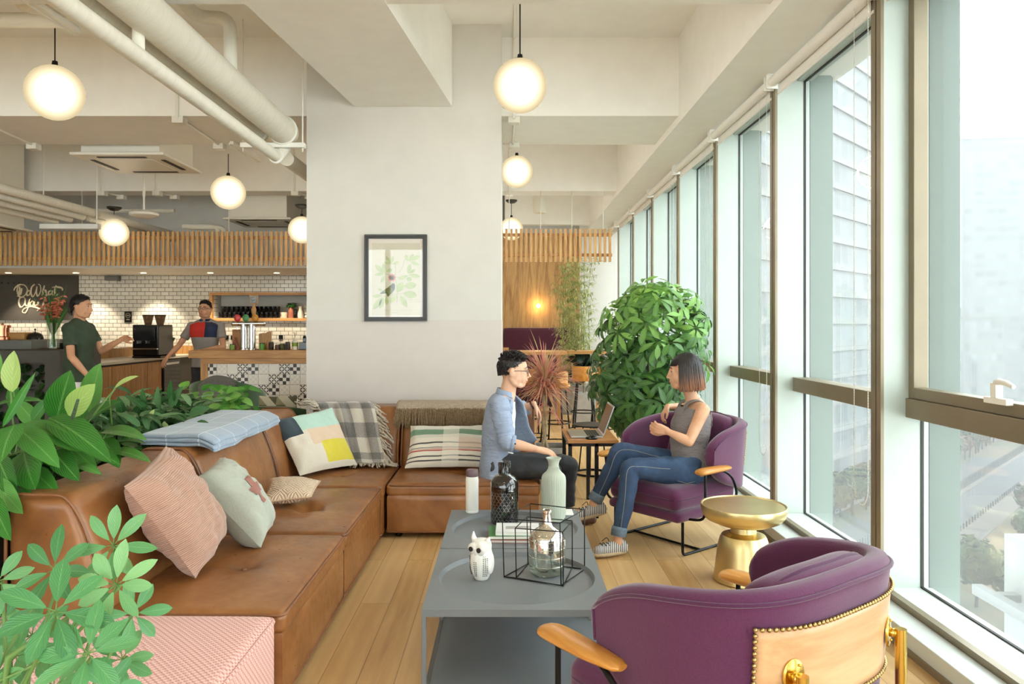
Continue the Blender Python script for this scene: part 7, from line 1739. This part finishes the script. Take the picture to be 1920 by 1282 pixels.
def shorthair(t, M, mt, seed=1, top=.03, n=420):
    m = MB(); q = M.to_3x3(); r2 = random.Random(seed)
    def fn(u, v):     # cap over crown and back, hairline in front
        a = 2 * PI * u; fx = math.cos(a); lim = .30 + .44 * (1 - fx) / 2 + .13 * abs(math.sin(a)) ** 2 * (1 if fx < .25 else .3)
        ph = v * lim * PI; sn = math.sin(min(ph, PI * .5)) if math.cos(a) < 0 else math.sin(ph); p = Vector((-.014 + .0985 * sn * math.cos(a) * (1 - .12 * max(0, ph / PI - .5) / .25), .0785 * sn * math.sin(a) * (1 - .25 * max(0, ph / PI - .5) / .25), .036 + .0875 * math.cos(ph)))
        return M @ (p + Vector((0, 0, .004)))
    m.grid(fn, 32, 14, uv=False, cu=True)
    for i in range(n * 2):
        a = r2.uniform(0, 2 * PI); fx = math.cos(a); lim = (.30 + .44 * (1 - fx) / 2 + .13 * abs(math.sin(a)) ** 2 * (1 if fx < .25 else .3)) * PI + .06; ph = lim * r2.random() ** .6; low = ph > .36 * PI
        sn = math.sin(min(ph, PI * .5)) if fx < 0 else math.sin(ph); dz = max(0, ph / PI - .5) / .25
        p = Vector((-.014 + .099 * sn * fx * (1 - .12 * dz), .079 * sn * math.sin(a) * (1 - .25 * dz), .038 + .088 * math.cos(ph)))
        o = (p - Vector((-.014, 0, .03))).normalized()
        if low: l = .014; d = (o * .25 + Vector((-.5, 0, -.9))).normalized(); m.tube([M @ (p - o * .002), M @ (p + d * l * .6), M @ (p + d * l - o * .003)], [.0022, .002, .0006], 4)
        else: l = top * r2.uniform(.5, 1.1) * (1.1 if p.z > .09 else .5); d = (o + Vector((.5, r2.uniform(-.5, .5), .1))).normalized(); m.tube([M @ p, M @ (p + (o * .5 + d * .5) * l * .6), M @ (p + d * l * .8 + Vector((0, r2.uniform(-.008, .008), -.004 + r2.uniform(-.004, .006))))], [.0038, .0034, .001], 5)
    return m.build('hair', mt, t, auto=0)
m_jean = None
def jeans():
    t = NT('blue_denim'); v = t.coords('Object'); n = t.noise(v, 160, 3); n2 = t.noise(v, 6, 3, .6); w = t.n('ShaderNodeTexWave'); w.inputs['Scale'].default_value = 160; w.wave_type = 'BANDS'; w.bands_direction = 'DIAGONAL'; t.l(v, w.inputs[0])
    c = t.ramp(n2, [(.3, rgb(26, 44, 72)), (.55, rgb(44, 70, 104)), (.78, rgb(78, 108, 142))]); c = t.mix(t.math('MULTIPLY', n, .3), c, rgb(20, 32, 56)); c = t.mix(t.math('MULTIPLY', w.outputs['Fac'], .12), c, rgb(120, 140, 165))
    t.bsdf(c, .85, 0, t.bump(t.math('ADD', n, t.math('MULTIPLY', n2, 2)), .4, .003)); return t.m
m_jean = jeans(); m_stitch = mat('pale_stitching', (150, 150, 140), .8); m_cuff = mat('turned_denim', (104, 122, 140), .9, var=.15, vs=70)

# ---------------------------------------------------------------- seated man
t = thing('person', 'man in pale blue blazer, dark trousers and glasses sitting at the sofa end', 'person', P(950, 880, 5.2), room=True)
fr, lat = Vector((1, -.02, 0)), Vector((0, 1, 0))
spine = [P(938, 880, 5.24), P(935, 850, 5.24), P(936, 812, 5.24), P(940, 772, 5.24), P(948, 748, 5.24), P(958, 733, 5.24)]
hc = P(963, 697, 5.24); M = HM(hc, R(-3), R(4), s=1.03)
shN, shF = P(936, 756, 5.06), P(952, 754, 5.42); elN, elF = P(951, 829, 5.0), P(972, 771, 5.66); wrN, wrF = P(1006, 842, 5.02), P(1001, 757, 5.62)
hpN, hpF = P(940, 872, 5.14), P(940, 872, 5.34); knN, knF = P(1036, 880, 5.03), P(1068, 869, 5.32); anN, anF = Vector((P(1040, 0, 5.0).x, 5.0, .1)), Vector((P(1066, 0, 5.3).x, 5.3, .1))
m = MB(); head(m, M)
m.chain([P(951, 742, 5.24), P(955, 722, 5.24), hc + Vector((-.005, 0, -.03))], [.058, .054, .055], 18)
rad = [(.10, .15), (.10, .145), (.105, .155), (.10, .16), (.07, .12), (.05, .06)]
torso(m, spine, lat, fr, rad, .88)
for s, e, w_ in ((shN, elN, wrN), (shF, elF, wrF)):
    m.chain([s, s.lerp(e, .5), e], [.05, .044, .036], 14); m.chain([e, e.lerp(w_, .35), w_], [.036, .036, .0235], 14)
hand(m, wrN, wrN * 0 + Vector((1, .12, -.22)), (.1, .3, -1), thumb=1, curl=.22); hand(m, wrF, (.42, -.05, -.72), (-.7, -.1, -.5), thumb=-1, curl=.28)
for h, k_, a_ in ((hpN, knN, anN), (hpF, knF, anF)): m.chain([h, k_], [.07, .05], 12); m.chain([k_, a_], [.045, .03], 12)
body = m.build('body', m_skin, t, remesh=.0042, rsm=5); skinfix(body, M); face_parts(t, M, body); glasses(t, M, m_black)
shorthair(t, M, m_hairb, 3, .036, 620)
m_tee = mat('white_tee', (226, 226, 220), .9, var=.03, bump=.3, bs=14, bd=.01)
m = MB(); torso(m, spine[:-1], lat, fr, rad[:-1], 1.04, wr=.003, seed=4); m.build('t_shirt', m_tee, t)
def blazer():
    tt = NT('blue_chambray'); v = tt.coords('Object'); n = tt.noise(v, 240, 2); n2 = tt.noise(v, 8, 4, .6, 1.2); n3 = tt.noise(tt.coords('Object', (1, 1, 3)), 14, 3)
    c = tt.mix(n, rgb(138, 152, 178), rgb(172, 184, 204)); c = tt.mix(tt.math('MULTIPLY', n2, .25), c, rgb(118, 134, 162)); tt.bsdf(c, .9, 0, tt.bump(tt.math('ADD', n3, n2), .55, .018)); return tt.m
m_blz = blazer(); m = MB()
jsp = [P(932, 893, 5.24), P(932, 868, 5.24), P(934, 838, 5.24), P(937, 800, 5.24), P(942, 765, 5.24), P(950, 742, 5.24)]
jr = [(.125, .20), (.118, .19), (.112, .175), (.118, .19), (.112, .195), (.07, .10)]
torso(m, jsp, lat, fr, jr, 1.0, R(30), R(303), wr=.008, seed=2, n=44)
jk = m.build('blazer', m_blz, t, auto=0, solid=.008, sub=1)
m = MB()      # far front panel, hanging open
L2 = catmull([P(960, 738, 5.24) + Vector((.005, .055, 0)), P(980, 756, 5.24) + Vector((0, .06, 0)), P(988, 782, 5.24) + Vector((0, .07, 0)), P(994, 806, 5.24) + Vector((.0, .10, 0)), P(1009, 830, 5.24) + Vector((.0, .14, 0))], None, 6)
m.grid(lambda u, v: L2[min(int(v * (len(L2) - 1)), len(L2) - 1)].lerp(jsp[4].lerp(jsp[1], v) + Vector((.075, .165 + .03 * v, 0)), u) + Vector((.02 * math.sin(u * PI), .03 * math.sin(u * PI), 0)), 8, 24, uv=False)
m.build('front_panel', m_blz, jk, auto=0, solid=.008)
def bedge(v, a, k=1.03):      # point on the near front edge of the blazer
    P_, r1, r2_ = rings(jsp, lat, fr, jr, 1, 8); i = v * (len(P_) - 1.001); j = int(i); f = i - j; c, s_ = math.cos(a), math.sin(a)
    return P_[j].lerp(P_[j + 1], f) + Vector((math.copysign(abs(c) ** .85, c) * (r1[j] * (1 - f) + r1[j + 1] * f) * k, math.copysign(abs(s_) ** .85, s_) * (r2_[j] * (1 - f) + r2_[j + 1] * f) * k, 0))
m = MB(); m.grid(lambda u, v: bedge(.36 + .64 * v, R(303 - 30 * u * math.sin(PI * min(1, v * 1.05)) ** .6), 1.05), 8, 20, uv=False); m.build('lapel', m_blz, jk, auto=0, solid=.006)
m = MB(); cn = P(950, 739, 5.24)
m.grid(lambda u, v: cn + Vector(((.074 - .012 * v) * math.cos(R(58 + 244 * u)), (.088 - .018 * v) * math.sin(R(58 + 244 * u)), -.012 + .04 * v - .02 * math.cos(R(58 + 244 * u)))), 24, 4, uv=False); m.build('collar', m_blz, jk, auto=0, solid=.009)
for s, e, w_, nm in ((shN, elN, wrN, 'sleeve'), (shF, elF, wrF, 'sleeve')):
    m = MB(); end = e.lerp(w_, .22 if nm and s is shN else .5); wrinkled(m, [s + Vector((0, 0, .01)), s.lerp(e, .35) + (s - spine[3]).normalized() * .012, s.lerp(e, .75), e, end], [.07, .068, .06, .056, .056], wr=.007, seed=s.y * 7, sub=8)
    m.ell(s + Vector((0, 0, -.004)), (.066, .062, .06), 18, 12); m.build('sleeve', m_blz, jk, auto=0)
    d = (w_ - e).normalized(); m = MB(); m.tube([end - d * .022, end - d * .01, end + d * .004], [.058, .06, .058], 18); m.build('rolled_cuff', m_blz, jk, auto=0)
m = MB()
for px, py in ((953, 834), (966, 832)): m.ell(P(px, py, 4.93 if px > 960 else 5.02), (.006, .004, .006), 10, 6)
m.build('button', m_dark, jk, auto=0)
m = MB()
for a in range(14): an = 2 * PI * a / 14; d, n_, s_ = frame3(wrF - elF, (0, 0, 1)); m.ell(wrF + d * -.012 + (n_ * math.cos(an) + s_ * math.sin(an)) * .031, .0078, 8, 6)
m.build('bead_bracelet', mat('dark_red_beads', (74, 34, 30), .25, var=.3, vs=40), t, auto=0)
m_trs = mat('charcoal_trousers', (50, 52, 56), .85, var=.2, vs=12, bump=.35, bs=12, bd=.012); m = MB()
for h, k_, a_, sd in ((hpN, knN, anN, 1), (hpF, knF, anF, 5)):
    wrinkled(m, [h + Vector((-.06, 0, .0)), h.lerp(k_, .3), h.lerp(k_, .75), k_ + Vector((.005, 0, -.01))], [.088, .088, .074, .066], wr=.005, seed=sd); m.ell(k_ + Vector((.0, 0, -.012)), (.064, .062, .062), 16, 10); wrinkled(m, [k_ + Vector((0, 0, -.02)), k_.lerp(a_, .5) + Vector((-.01, 0, 0)), a_ + Vector((0, 0, .03))], [.063, .056, .048], wr=.004, seed=sd + 3)
m.ell(P(936, 872, 5.24), (.13, .18, .085), 22, 14); m.build('trousers', m_trs, t, remesh=.009, rsm=4)
for a_ in (anN, anF):
    m = MB(); m.chain([a_ + Vector((-.03, 0, -.05)), a_ + Vector((.06, 0, -.06)), a_ + Vector((.17, 0, -.066))], [.042, .042, .03], 14); m.cap(a_, a_ + Vector((0, 0, -.03)), .04, .04); m.build('shoe', mat('brown_shoe', (92, 64, 48), .5), t, remesh=.006, rsm=3)

# ---------------------------------------------------------------- seated woman
t = thing('person', 'woman in grey sleeveless top and blue jeans sitting cross-legged in the purple armchair', 'person', P(1290, 900, 4.85), room=True)
fr, lat = Vector((-1, .06, 0)), Vector((.06, 1, 0))
spine = [P(1292, 890, 4.86), P(1291, 862, 4.87), P(1291, 838, 4.87), P(1296, 800, 4.88), P(1303, 768, 4.88), P(1300, 748, 4.88)]
rad = [(.125, .175), (.115, .16), (.098, .128), (.112, .142), (.085, .135), (.05, .06)]
hc = P(1283, 699, 4.88); M = HM(hc, R(172), R(3), s=.98)
shN, shF = P(1318, 769, 4.74), P(1296, 762, 5.03); elN, elF = P(1292, 828, 4.66), P(1284, 764, 5.28); wrN, wrF = P(1250, 808, 4.70), P(1252, 762, 5.12)
hpN, hpF = P(1290, 884, 4.77), P(1288, 876, 4.97); knN, knF = P(1180, 877, 4.66), P(1160, 846, 4.84); anN, anF = P(1158, 1012, 4.58), P(1113, 943, 4.84)
m = MB(); head(m, M, True); m.chain([P(1300, 752, 4.88), P(1293, 734, 4.88), hc + Vector((.008, 0, -.03))], [.047, .043, .046], 16)
torso(m, spine, lat, fr, rad, .93)
m.chain([spine[-2] + Vector((0, -.05, .02)), shN], [.05, .045], 14); m.chain([spine[-2] + Vector((0, .05, .02)), shF], [.05, .045], 14)
for s, e, w_ in ((shN, elN, wrN), (shF, elF, wrF)):
    m.chain([s, s.lerp(e, .5), e], [.044, .038, .031], 16); m.chain([e, e.lerp(w_, .3), w_.lerp(e, .1), w_], [.031, .0315, .021, .020], 16)
hand(m, wrN, (-.9, .1, .25), (.1, 1, .25), thumb=1, curl=.62, sc=.9); hand(m, wrF, (-.55, -.25, -.75), (.45, -.1, -.4), thumb=1, curl=.5, sc=.9)
for h, k_, a_ in ((hpN, knN, anN), (hpF, knF, anF)): m.chain([h, k_], [.06, .045], 12); m.chain([k_, k_.lerp(a_, .4), a_], [.042, .04, .028], 12)
ftN, ftF = P(1122, 1034, 4.53), P(1082, 957, 4.82)
m.chain([anN, anN + Vector((0, 0, -.05)), anN.lerp(ftN, .5) + Vector((0, 0, -.02)), ftN], [.03, .032, .026, .018], 12); m.chain([anF, anF.lerp(ftF, .4) + Vector((.03, 0, -.05)), ftF], [.029, .03, .018], 12)
body = m.build('body', m_skin2, t, remesh=.0042, rsm=5); skinfix(body, M); face_parts(t, M, body)
# bob haircut
def ombre():
    tt = NT('ombre_hair'); uv = tt.n('ShaderNodeTexCoord').outputs['UV']; sp = tt.n('ShaderNodeSeparateXYZ'); tt.l(uv, sp.inputs[0]); at = tt.n('ShaderNodeAttribute'); at.attribute_name = 'tint'
    k = tt.math('ADD', sp.outputs[1], tt.math('MULTIPLY', tt.math('SUBTRACT', at.outputs['Fac'], .5), .3)); tt.bsdf(tt.ramp(k, [(.64, rgb(34, 27, 27)), (.84, rgb(70, 46, 34)), (1.06, rgb(158, 98, 56))]), .4); return tt.m
m_omb = ombre(); m = MB(); r2 = random.Random(14)
def lock(a, start, z1, rr=1.0, w=.016, tint=.5, off=0):
    c, s_ = math.cos(a), math.sin(a); pts = []
    for i in range(9):
        k = i / 8; ph = start + (1.0 - start) * min(1, k * 1.6) ; ph *= PI * .5
        if k < .62: p = Vector((-.014 + (.1 + off) * math.sin(ph) * c, (.0815 + off) * math.sin(ph) * s_, .036 + (.09 + off) * math.cos(ph)))
        else: kk = (k - .62) / .38; p = Vector((-.014 + (.1 + off + .012 * kk) * c * rr, (.083 + off + .016 * kk) * s_ * rr, .036 * (1 - kk) + z1 * kk))
        pts.append(M @ p)
    q = [(p - (M @ Vector((-.014, 0, min(.036, (M.inverted() @ p).z))))).normalized() for p in pts]; vs = []
    for i, p in enumerate(pts):
        tn = (pts[min(i + 1, 8)] - pts[max(i - 1, 0)]).normalized(); sd = tn.cross(q[i]).normalized(); ww = w * (.9 if i < 8 else .35) * .5; vs += [p - sd * ww, p + q[i] * .003, p + sd * ww]
    m.tint = tint; m.add(vs, [(i * 3 + j, i * 3 + j + 1, i * 3 + j + 4, i * 3 + j + 3) for i in range(8) for j in range(2)], [((j / 2, i / 8), ((j + 1) / 2, i / 8), ((j + 1) / 2, (i + 1) / 8), (j / 2, (i + 1) / 8)) for i in range(8) for j in range(2)])
for i in range(1300):
    a = r2.uniform(R(56), R(304)); z1 = -.098 + r2.uniform(-.012, .016) - .012 * abs(math.sin(a)); lock(a, r2.uniform(0, .35), z1, r2.uniform(.86, 1.0), r2.uniform(.005, .01), r2.random(), r2.uniform(-.004, .008))
for i in range(90):
    a = r2.uniform(R(-52), R(52)); m.tint = r2.uniform(0, .3); c, s_ = math.cos(a), math.sin(a)
    pts = [M @ Vector((-.014 + .1 * math.sin(ph) * c * 1.02, .082 * math.sin(ph) * s_, .038 + .09 * math.cos(ph))) for ph in [R(5 + 12 * j) for j in range(7)]]; pts[-1] += (M.to_3x3() @ Vector((.006, 0, -.008)))
    k0 = len(m.v); m.tube(pts, [.004, .006, .006, .006, .005, .004, .0015], 5)
m.grid(lambda u, v: M @ Vector((-.016 + .097 * math.sin(v * (1.55 + .75 * (1 - math.cos(2 * PI * u)) / 2)) * math.cos(2 * PI * u), .079 * math.sin(v * (1.5 + .5 * (1 - math.cos(2 * PI * u)) / 2)) * math.sin(2 * PI * u), .037 + .088 * math.cos(v * (1.15 + 1.0 * (1 - math.cos(2 * PI * u)) / 2)))), 32, 16, cu=True)
m.build('hair', m_omb, t, auto=0)
def topmat():
    tt = NT('grey_top'); v = tt.coords('Object'); n = tt.noise(v, 200, 2); n2 = tt.noise(tt.coords('Object', (1, 1, 2.2)), 11, 4, .6, 1.5); tt.bsdf(tt.mix(n, rgb(112, 104, 104), rgb(142, 134, 132)), .85, 0, tt.bump(n2, .8, .02)); return tt.m
m_top = topmat(); m = MB()
tsp = [P(1297, 882, 4.87), P(1294, 858, 4.87), P(1291, 836, 4.87), P(1294, 806, 4.88), P(1300, 780, 4.88), P(1303, 766, 4.88)]
trd = [(.128, .165), (.122, .158), (.112, .14), (.124, .150), (.116, .150), (.10, .135)]
fnT = torso(m, tsp, lat, fr, trd, 1.0, wr=.006, seed=8, n=44); m.f = m.f[:-2]; m.u = m.u[:-2]; m.m = m.m[:-2]; m.t = m.t[:-2]
tk = m.build('sleeveless_top', m_top, t, auto=0, solid=.004)
m = MB()
for sg, sh in ((-1, shN), (1, shF)):
    A_, B_ = tsp[4] + Vector((-.098, sg * .07, .01)), tsp[4] + Vector((.09, sg * .075, .01)); C_ = spine[-2].lerp(sh, .5) + Vector((-.01, 0, .062))
    pts = catmull([A_ + Vector((-.01, 0, -.06)), A_ + Vector((.01, 0, .02)), A_.lerp(C_, .6) + Vector((-.022, 0, .02)), C_, B_.lerp(C_, .55) + Vector((.022, 0, .012)), B_, B_ + Vector((.006, 0, -.06))], None, 5)
    m.tube(pts, .034, 12, flat=.14, up=(0, 0, 1) if False else (-1, 0, 0))
m.build('shoulder_straps', m_top, tk, auto=0)
m = MB(); q0 = tsp[3] + Vector((-.124, -.055, .01)); m.tube(catmull([q0 + Vector((-.002, 0, .03)), q0 + Vector((-.006, .0, 0)), q0 + Vector((0, -.01, -.035)), q0 + Vector((.03, -.055, -.035))], None, 4), .0025, 6); m.build('pocket_seam', m_top, tk, auto=0)
m = MB()
for h, k_, a_, sd in ((hpN, knN, anN, 1), (hpF, knF, anF, 5)):
    e_ = k_.lerp(a_, .93)
    wrinkled(m, [h + Vector((.04, 0, 0)), h.lerp(k_, .3), h.lerp(k_, .78), k_ + Vector((-.0, 0, -.0))], [.094, .09, .07, .062], wr=.003, seed=sd); m.ell(k_ + Vector((.004, 0, -.006)), .061, 16, 10); wrinkled(m, [k_, k_.lerp(a_, .35) + Vector((.012, 0, 0)), e_], [.06, .057, .042], wr=.0035, seed=sd + 3)
m.ell(P(1290, 882, 4.87), (.135, .172, .092), 24, 14); m.cap(P(1296, 868, 4.8), P(1296, 868, 4.94), .1, .1); jn = m.build('jeans', m_jean, t, remesh=.008, rsm=4)
m = MB()
def seam(h, k_, a_, oy, oz):
    L = catmull([h.lerp(k_, .05) + Vector((0, oy * .9, oz)), h.lerp(k_, .5) + Vector((0, oy * .92, oz * .8)), h.lerp(k_, .85) + Vector((0, oy * .72, oz * .8)), k_ + Vector((-.02, oy * .72, 0)), k_.lerp(a_, .4) + Vector((-.008, oy * .66, 0)), k_.lerp(a_, .88) + Vector((0, oy * .5, 0))], None, 5); m.tube(L, .0016, 5)
seam(hpN, knN, anN, -.0895, .03); seam(hpF, knF, anF, -.087, .045); m.build('side_seam', m_stitch, jn, auto=0)
m = MB(); c0 = P(1288, 893, 4.668)
pk = [Vector((-.055, -.004, .03)), Vector((.06, .012, .03)), Vector((.062, .02, -.035)), Vector((-.0, .004, -.045)), Vector((-.065, .0, -.025))]
m.tube([c0 + p for p in pk], .0018, 5, closed=True); m.build('back_pocket', m_stitch, jn, auto=0)
def stripes():
    tt = NT('striped_canvas'); v = tt.coords('Object', rot=(0, 0, R(8))); w = tt.n('ShaderNodeTexWave'); w.wave_type = 'BANDS'; w.bands_direction = 'X'; w.inputs['Scale'].default_value = 27; w.inputs['Distortion'].default_value = .4; tt.l(v, w.inputs[0]); tt.bsdf(tt.ramp(w.outputs['Fac'], [(.42, rgb(62, 66, 82)), (.5, rgb(222, 218, 208))]), .9); return tt.m
m_strp = stripes(); m_rope = mat('rope_sole', (196, 172, 138), .95, var=.2, vs=90, bump=.8, bs=150, stretch=(1, 1, 5))
for an, ft, k_ in ((anN, ftN, knN), (anF, ftF, knF)):
    d = (ft - an); d.z = 0 if an is anN else d.z * .45; d.normalize(); up_ = Vector((0, 0, 1)); sole = an + Vector((0, 0, -.078)); 
    if an is anF: sole = an + Vector((.02, 0, -.075)) 
    m = MB(); m.chain([sole + up_ * .03 - d * .035, sole + up_ * .034 + d * .05, sole + up_ * .026 + d * .135], [.036, .037, .03], 16); m.chain([sole + up_ * .05 - d * .03, sole + up_ * .04 + d * .04], [.03, .034], 14); sho = m.build('shoe', m_strp, t, remesh=.005, rsm=3)
    m = MB(); s_ = d.cross(up_).normalized(); o_ = [sole + d * (.05 + .118 * math.cos(a)) + s_ * (.036 * math.sin(a)) * (1 + .12 * math.cos(a)) for a in [2 * PI * i / 28 for i in range(28)]]
    m.add([p + up_ * -.004 for p in o_] + [p + up_ * .014 for p in o_], [tuple(range(28))[::-1], tuple(range(28, 56))] + [(i, (i + 1) % 28, 28 + (i + 1) % 28, 28 + i) for i in range(28)]); m.build('rope_sole', m_rope, sho, auto=0)
    m = MB()
    for k in range(3): m.tube(catmull([sole + d * (.07 + .022 * k) + s_ * .026 + up_ * .058, sole + d * (.075 + .022 * k) + up_ * .071, sole + d * (.07 + .022 * k) - s_ * .026 + up_ * .058], None, 4), .0028, 6)
    m.tube(catmull([sole + d * .06 + up_ * .075, sole + d * .06 + s_ * .03 + up_ * .09, sole + d * .09 + s_ * .035 + up_ * .07], None, 4), .0025, 6); m.build('laces', m_dark, sho, auto=0)
    dd = (an - k_).normalized(); e_ = k_.lerp(an, .9); m = MB(); m.tube([e_ - dd * .035, e_ - dd * .02, e_ + dd * .02, e_ + dd * .022], [.047, .049, .047, .043], 20); m.build('turned_up_cuff', m_cuff, jn, auto=0)
m = MB(); m.tube([wrF + (wrF - elF).normalized() * -.012 + Vector((.0, .022 * math.cos(a), .022 * math.sin(a))) for a in [2 * PI * i / 20 for i in range(20)]], .002, 6, closed=True); m.build('bracelet', m_brass, t, auto=0)
# folded spectacles held in the hands
t2 = thing('spectacles', 'thin dark spectacles held in the woman\'s hands', 'glasses', P(1246, 794, 4.8), room=True); m = MB(); c0 = P(1247, 793, 4.86)
for dx in (0, .032): m.tube([c0 + Vector((dx * .6 + .013 * math.cos(a), dx * .5, .012 * math.sin(a) - dx * .4)) for a in [2 * PI * i / 16 for i in range(16)]], .0013, 5, closed=True)
m.tube([c0 + Vector((-.012, 0, .002)), c0 + Vector((-.02, .0, -.03)), c0 + Vector((-.01, -.02, -.05))], .0014, 5); m.build('frame', m_black, t2, auto=0)

# ---------------------------------------------------------------- standing figures in the cafe
def standing(label, x, y, yaw, H, skin, top_m, leg_m, arms, top_ext=None, hairlen=0, seed=1, yoke=None, head_yaw=None, specs=False, fem=False, hairm=m_hairb, rollM=0, step=0):
    k = H / 1.72; f = Vector((math.cos(yaw), math.sin(yaw), 0)); l = Vector((-math.sin(yaw), math.cos(yaw), 0)); B = Vector((x, y, 0))
    def W(a, b, z): return B + (f * a + l * b) * k + Vector((0, 0, z * k))
    t = thing('person', label, 'person', (x, y, 0), room=True); w = .93 if fem else 1
    spine = [W(0, 0, .86), W(0, 0, .98), W(.0, 0, 1.1), W(.01, 0, 1.26), W(0, 0, 1.40), W(.005, 0, 1.47)]; rad = [(.12 * k, .165 * k), (.11 * k, .155 * k), (.10 * k, .135 * k * w), (.115 * k, .16 * k * w), (.09 * k, .17 * k * w), (.05 * k, .06 * k)]
    M = HM(W(.025, 0, 1.605), head_yaw if head_yaw is not None else yaw, R(rollM), s=k * .99)
    m = MB(); head(m, M, fem); m.chain([W(0, 0, 1.44), W(.01, 0, 1.52), W(.018, 0, 1.57)], [.055 * k] * 3, 14); torso(m, spine, l, f, rad, .84)
    J = []
    for sg in (1, -1):
        s = W(0, sg * .185 * w, 1.39); e = W(*arms[0 if sg > 0 else 1][0]); wr = W(*arms[0 if sg > 0 else 1][1]); hd, hn = arms[0 if sg > 0 else 1][2]; J.append((s, e, wr))
        m.chain([s, s.lerp(e, .5), e], [.048 * k * w, .043 * k * w, .035 * k], 14); m.chain([e, e.lerp(wr, .35), wr], [.035 * k, .036 * k, .023 * k], 14)
        vd = f * hd[0] + l * hd[1] + Vector((0, 0, hd[2])); vn = f * hn[0] + l * hn[1] + Vector((0, 0, hn[2])); hand(m, wr, vd, vn, thumb=1 if sg > 0 else -1, curl=.35, sc=k)
        h_, kn, an = W(0, sg * .09, .88), W(.02 + step * sg, sg * .095, .48), W(-.02 + step * 1.3 * sg, sg * .1, .09); m.chain([h_, kn], [.075 * k, .052 * k], 12); m.chain([kn, an, W(.1 + step * 1.3 * sg, sg * .11, .035)], [.05 * k, .035 * k, .03 * k], 12)
    body = m.build('body', skin, t, remesh=.0055, rsm=3); skinfix(body, M, 4); face_parts(t, M, body)
    m = MB(); tr = [(a * 1.1 + .006, b * 1.08 + .006) for a, b in rad[:-1]] + [(.066 * k, .074 * k)]; torso(m, spine, l, f, tr, 1.0, wr=.006, seed=seed)
    for s, e, wr in J:
        m.ell(s, .068 * k, 16, 10); wrinkled(m, [s, s.lerp(e, .3), s.lerp(e, .62)], [.062 * k, .062 * k, .06 * k], wr=.003, seed=seed)
    m.chain([W(0, -.12, 1.42), W(0, 0, 1.455), W(0, .12, 1.42)], [.05 * k, .06 * k, .05 * k], 14); tp = m.build('polo_shirt' if yoke else 't_shirt', top_m, t, remesh=.009, rsm=3)
    m = MB(); r = .0
    for sg in (1, -1):
        h_, kn, an = W(0, sg * .09, .88), W(.02 + step * sg, sg * .095, .48), W(-.02 + step * 1.3 * sg, sg * .1, .09); wrinkled(m, [h_, h_.lerp(kn, .5), kn, kn.lerp(an, .5), an], [.1 * k, .09 * k, .075 * k, .07 * k, .065 * k], wr=.005, seed=sg + seed)
    m.ell(W(0, 0, .9), (.13 * k, .17 * k, .12 * k), 20, 12, rot=Matrix.Rotation(yaw, 3, 'Z')); m.build('trousers', leg_m, t, remesh=.01, rsm=3)
    for sg in (1, -1): a = W(-.02 + step * 1.3 * sg, sg * .1, .05); m = MB(); m.chain([a - f * .04, a + f * .08, a + f * .19 - Vector((0, 0, .01))], [.045, .045, .036], 12); m.build('shoe', m_black, t, remesh=.008, rsm=2)
    shorthair(t, M, hairm, seed, .024, 500)
    if fem: m = MB(); m.ell(M @ Vector((-.07, 0, .03)), (.05, .06, .06), 16, 10); m.chain([M @ Vector((-.1, 0, .02)), M @ Vector((-.115, 0, -.03)), M @ Vector((-.1, 0, -.07))], [.028, .024, .01], 10); m.build('hair_knot', hairm, t)
    if specs: glasses(t, M, m_black)
    return t, W, M, tp, J, k
m_dgreen = mat('dark_green_tee', (56, 70, 54), .9, var=.12, vs=12); m_wht = mat('white_trousers', (226, 220, 222), .9, var=.03)
standing('person in dark green T-shirt and white trousers walking past the flowers', P(148, 0, 7.5).x, 7.5, R(0), 1.70, m_skin3, m_dgreen, m_wht,
         (((.12, .2, 1.16), (.36, .14, 1.28), ((1, -.1, .25), (0, -.6, -.6))), ((.06, -.24, 1.12), (.2, -.2, .93), ((.8, .1, -.6), (-.5, .3, -.5)))), fem=True, seed=11, step=.12)
m_pol = mat('grey_polo', (150, 144, 140), .9, var=.06); m_navy = mat('navy_cloth', (40, 48, 76), .9); m_redc = mat('red_cloth', (196, 50, 40), .9)
t, W, M, tp, J, k = standing('barista in grey polo with red and navy shoulders standing behind the bar', P(386, 0, 9.85).x, 9.85, R(-90), 1.72, m_skin3, m_pol, m_dgrey_t if False else m_trs,
         (((.10, .27, 1.13), (.26, .06, 1.08), ((.3, -.9, -.1), (-.3, .1, -.9))), ((.06, -.33, 1.14), (.2, -.42, .99), ((.5, -.3, -.7), (-.5, .2, -.6)))), seed=21, specs=True, rollM=-6)
for lb, a0, a1, mt_, nm in (('red', R(-92), R(8), m_redc, 'red_yoke'), ('navy', R(8), R(92), m_navy, 'navy_yoke')):
    l = Vector((1, 0, 0)); f = Vector((0, -1, 0)); m = MB(); torso(m, [W(.01, 0, 1.245), W(.005, 0, 1.32), W(0, 0, 1.40), W(0, 0, 1.45)], l, f, [(.133 * k, .180 * k), (.128 * k, .192 * k), (.11 * k, .198 * k), (.075 * k, .11 * k)], 1.04, a0, a1, n=16); m.build(nm, mt_, tp, auto=0, solid=.006)
m = MB(); c0 = W(.02, 0, 1.47); m.tube([c0 + Vector((.062 * math.cos(a), .055 * math.sin(a) , .006)) for a in [R(-70 + 320 * i / 24) for i in range(25)]], .013, 8, flat=1.2); m.build('collar', m_navy, tp, auto=0)
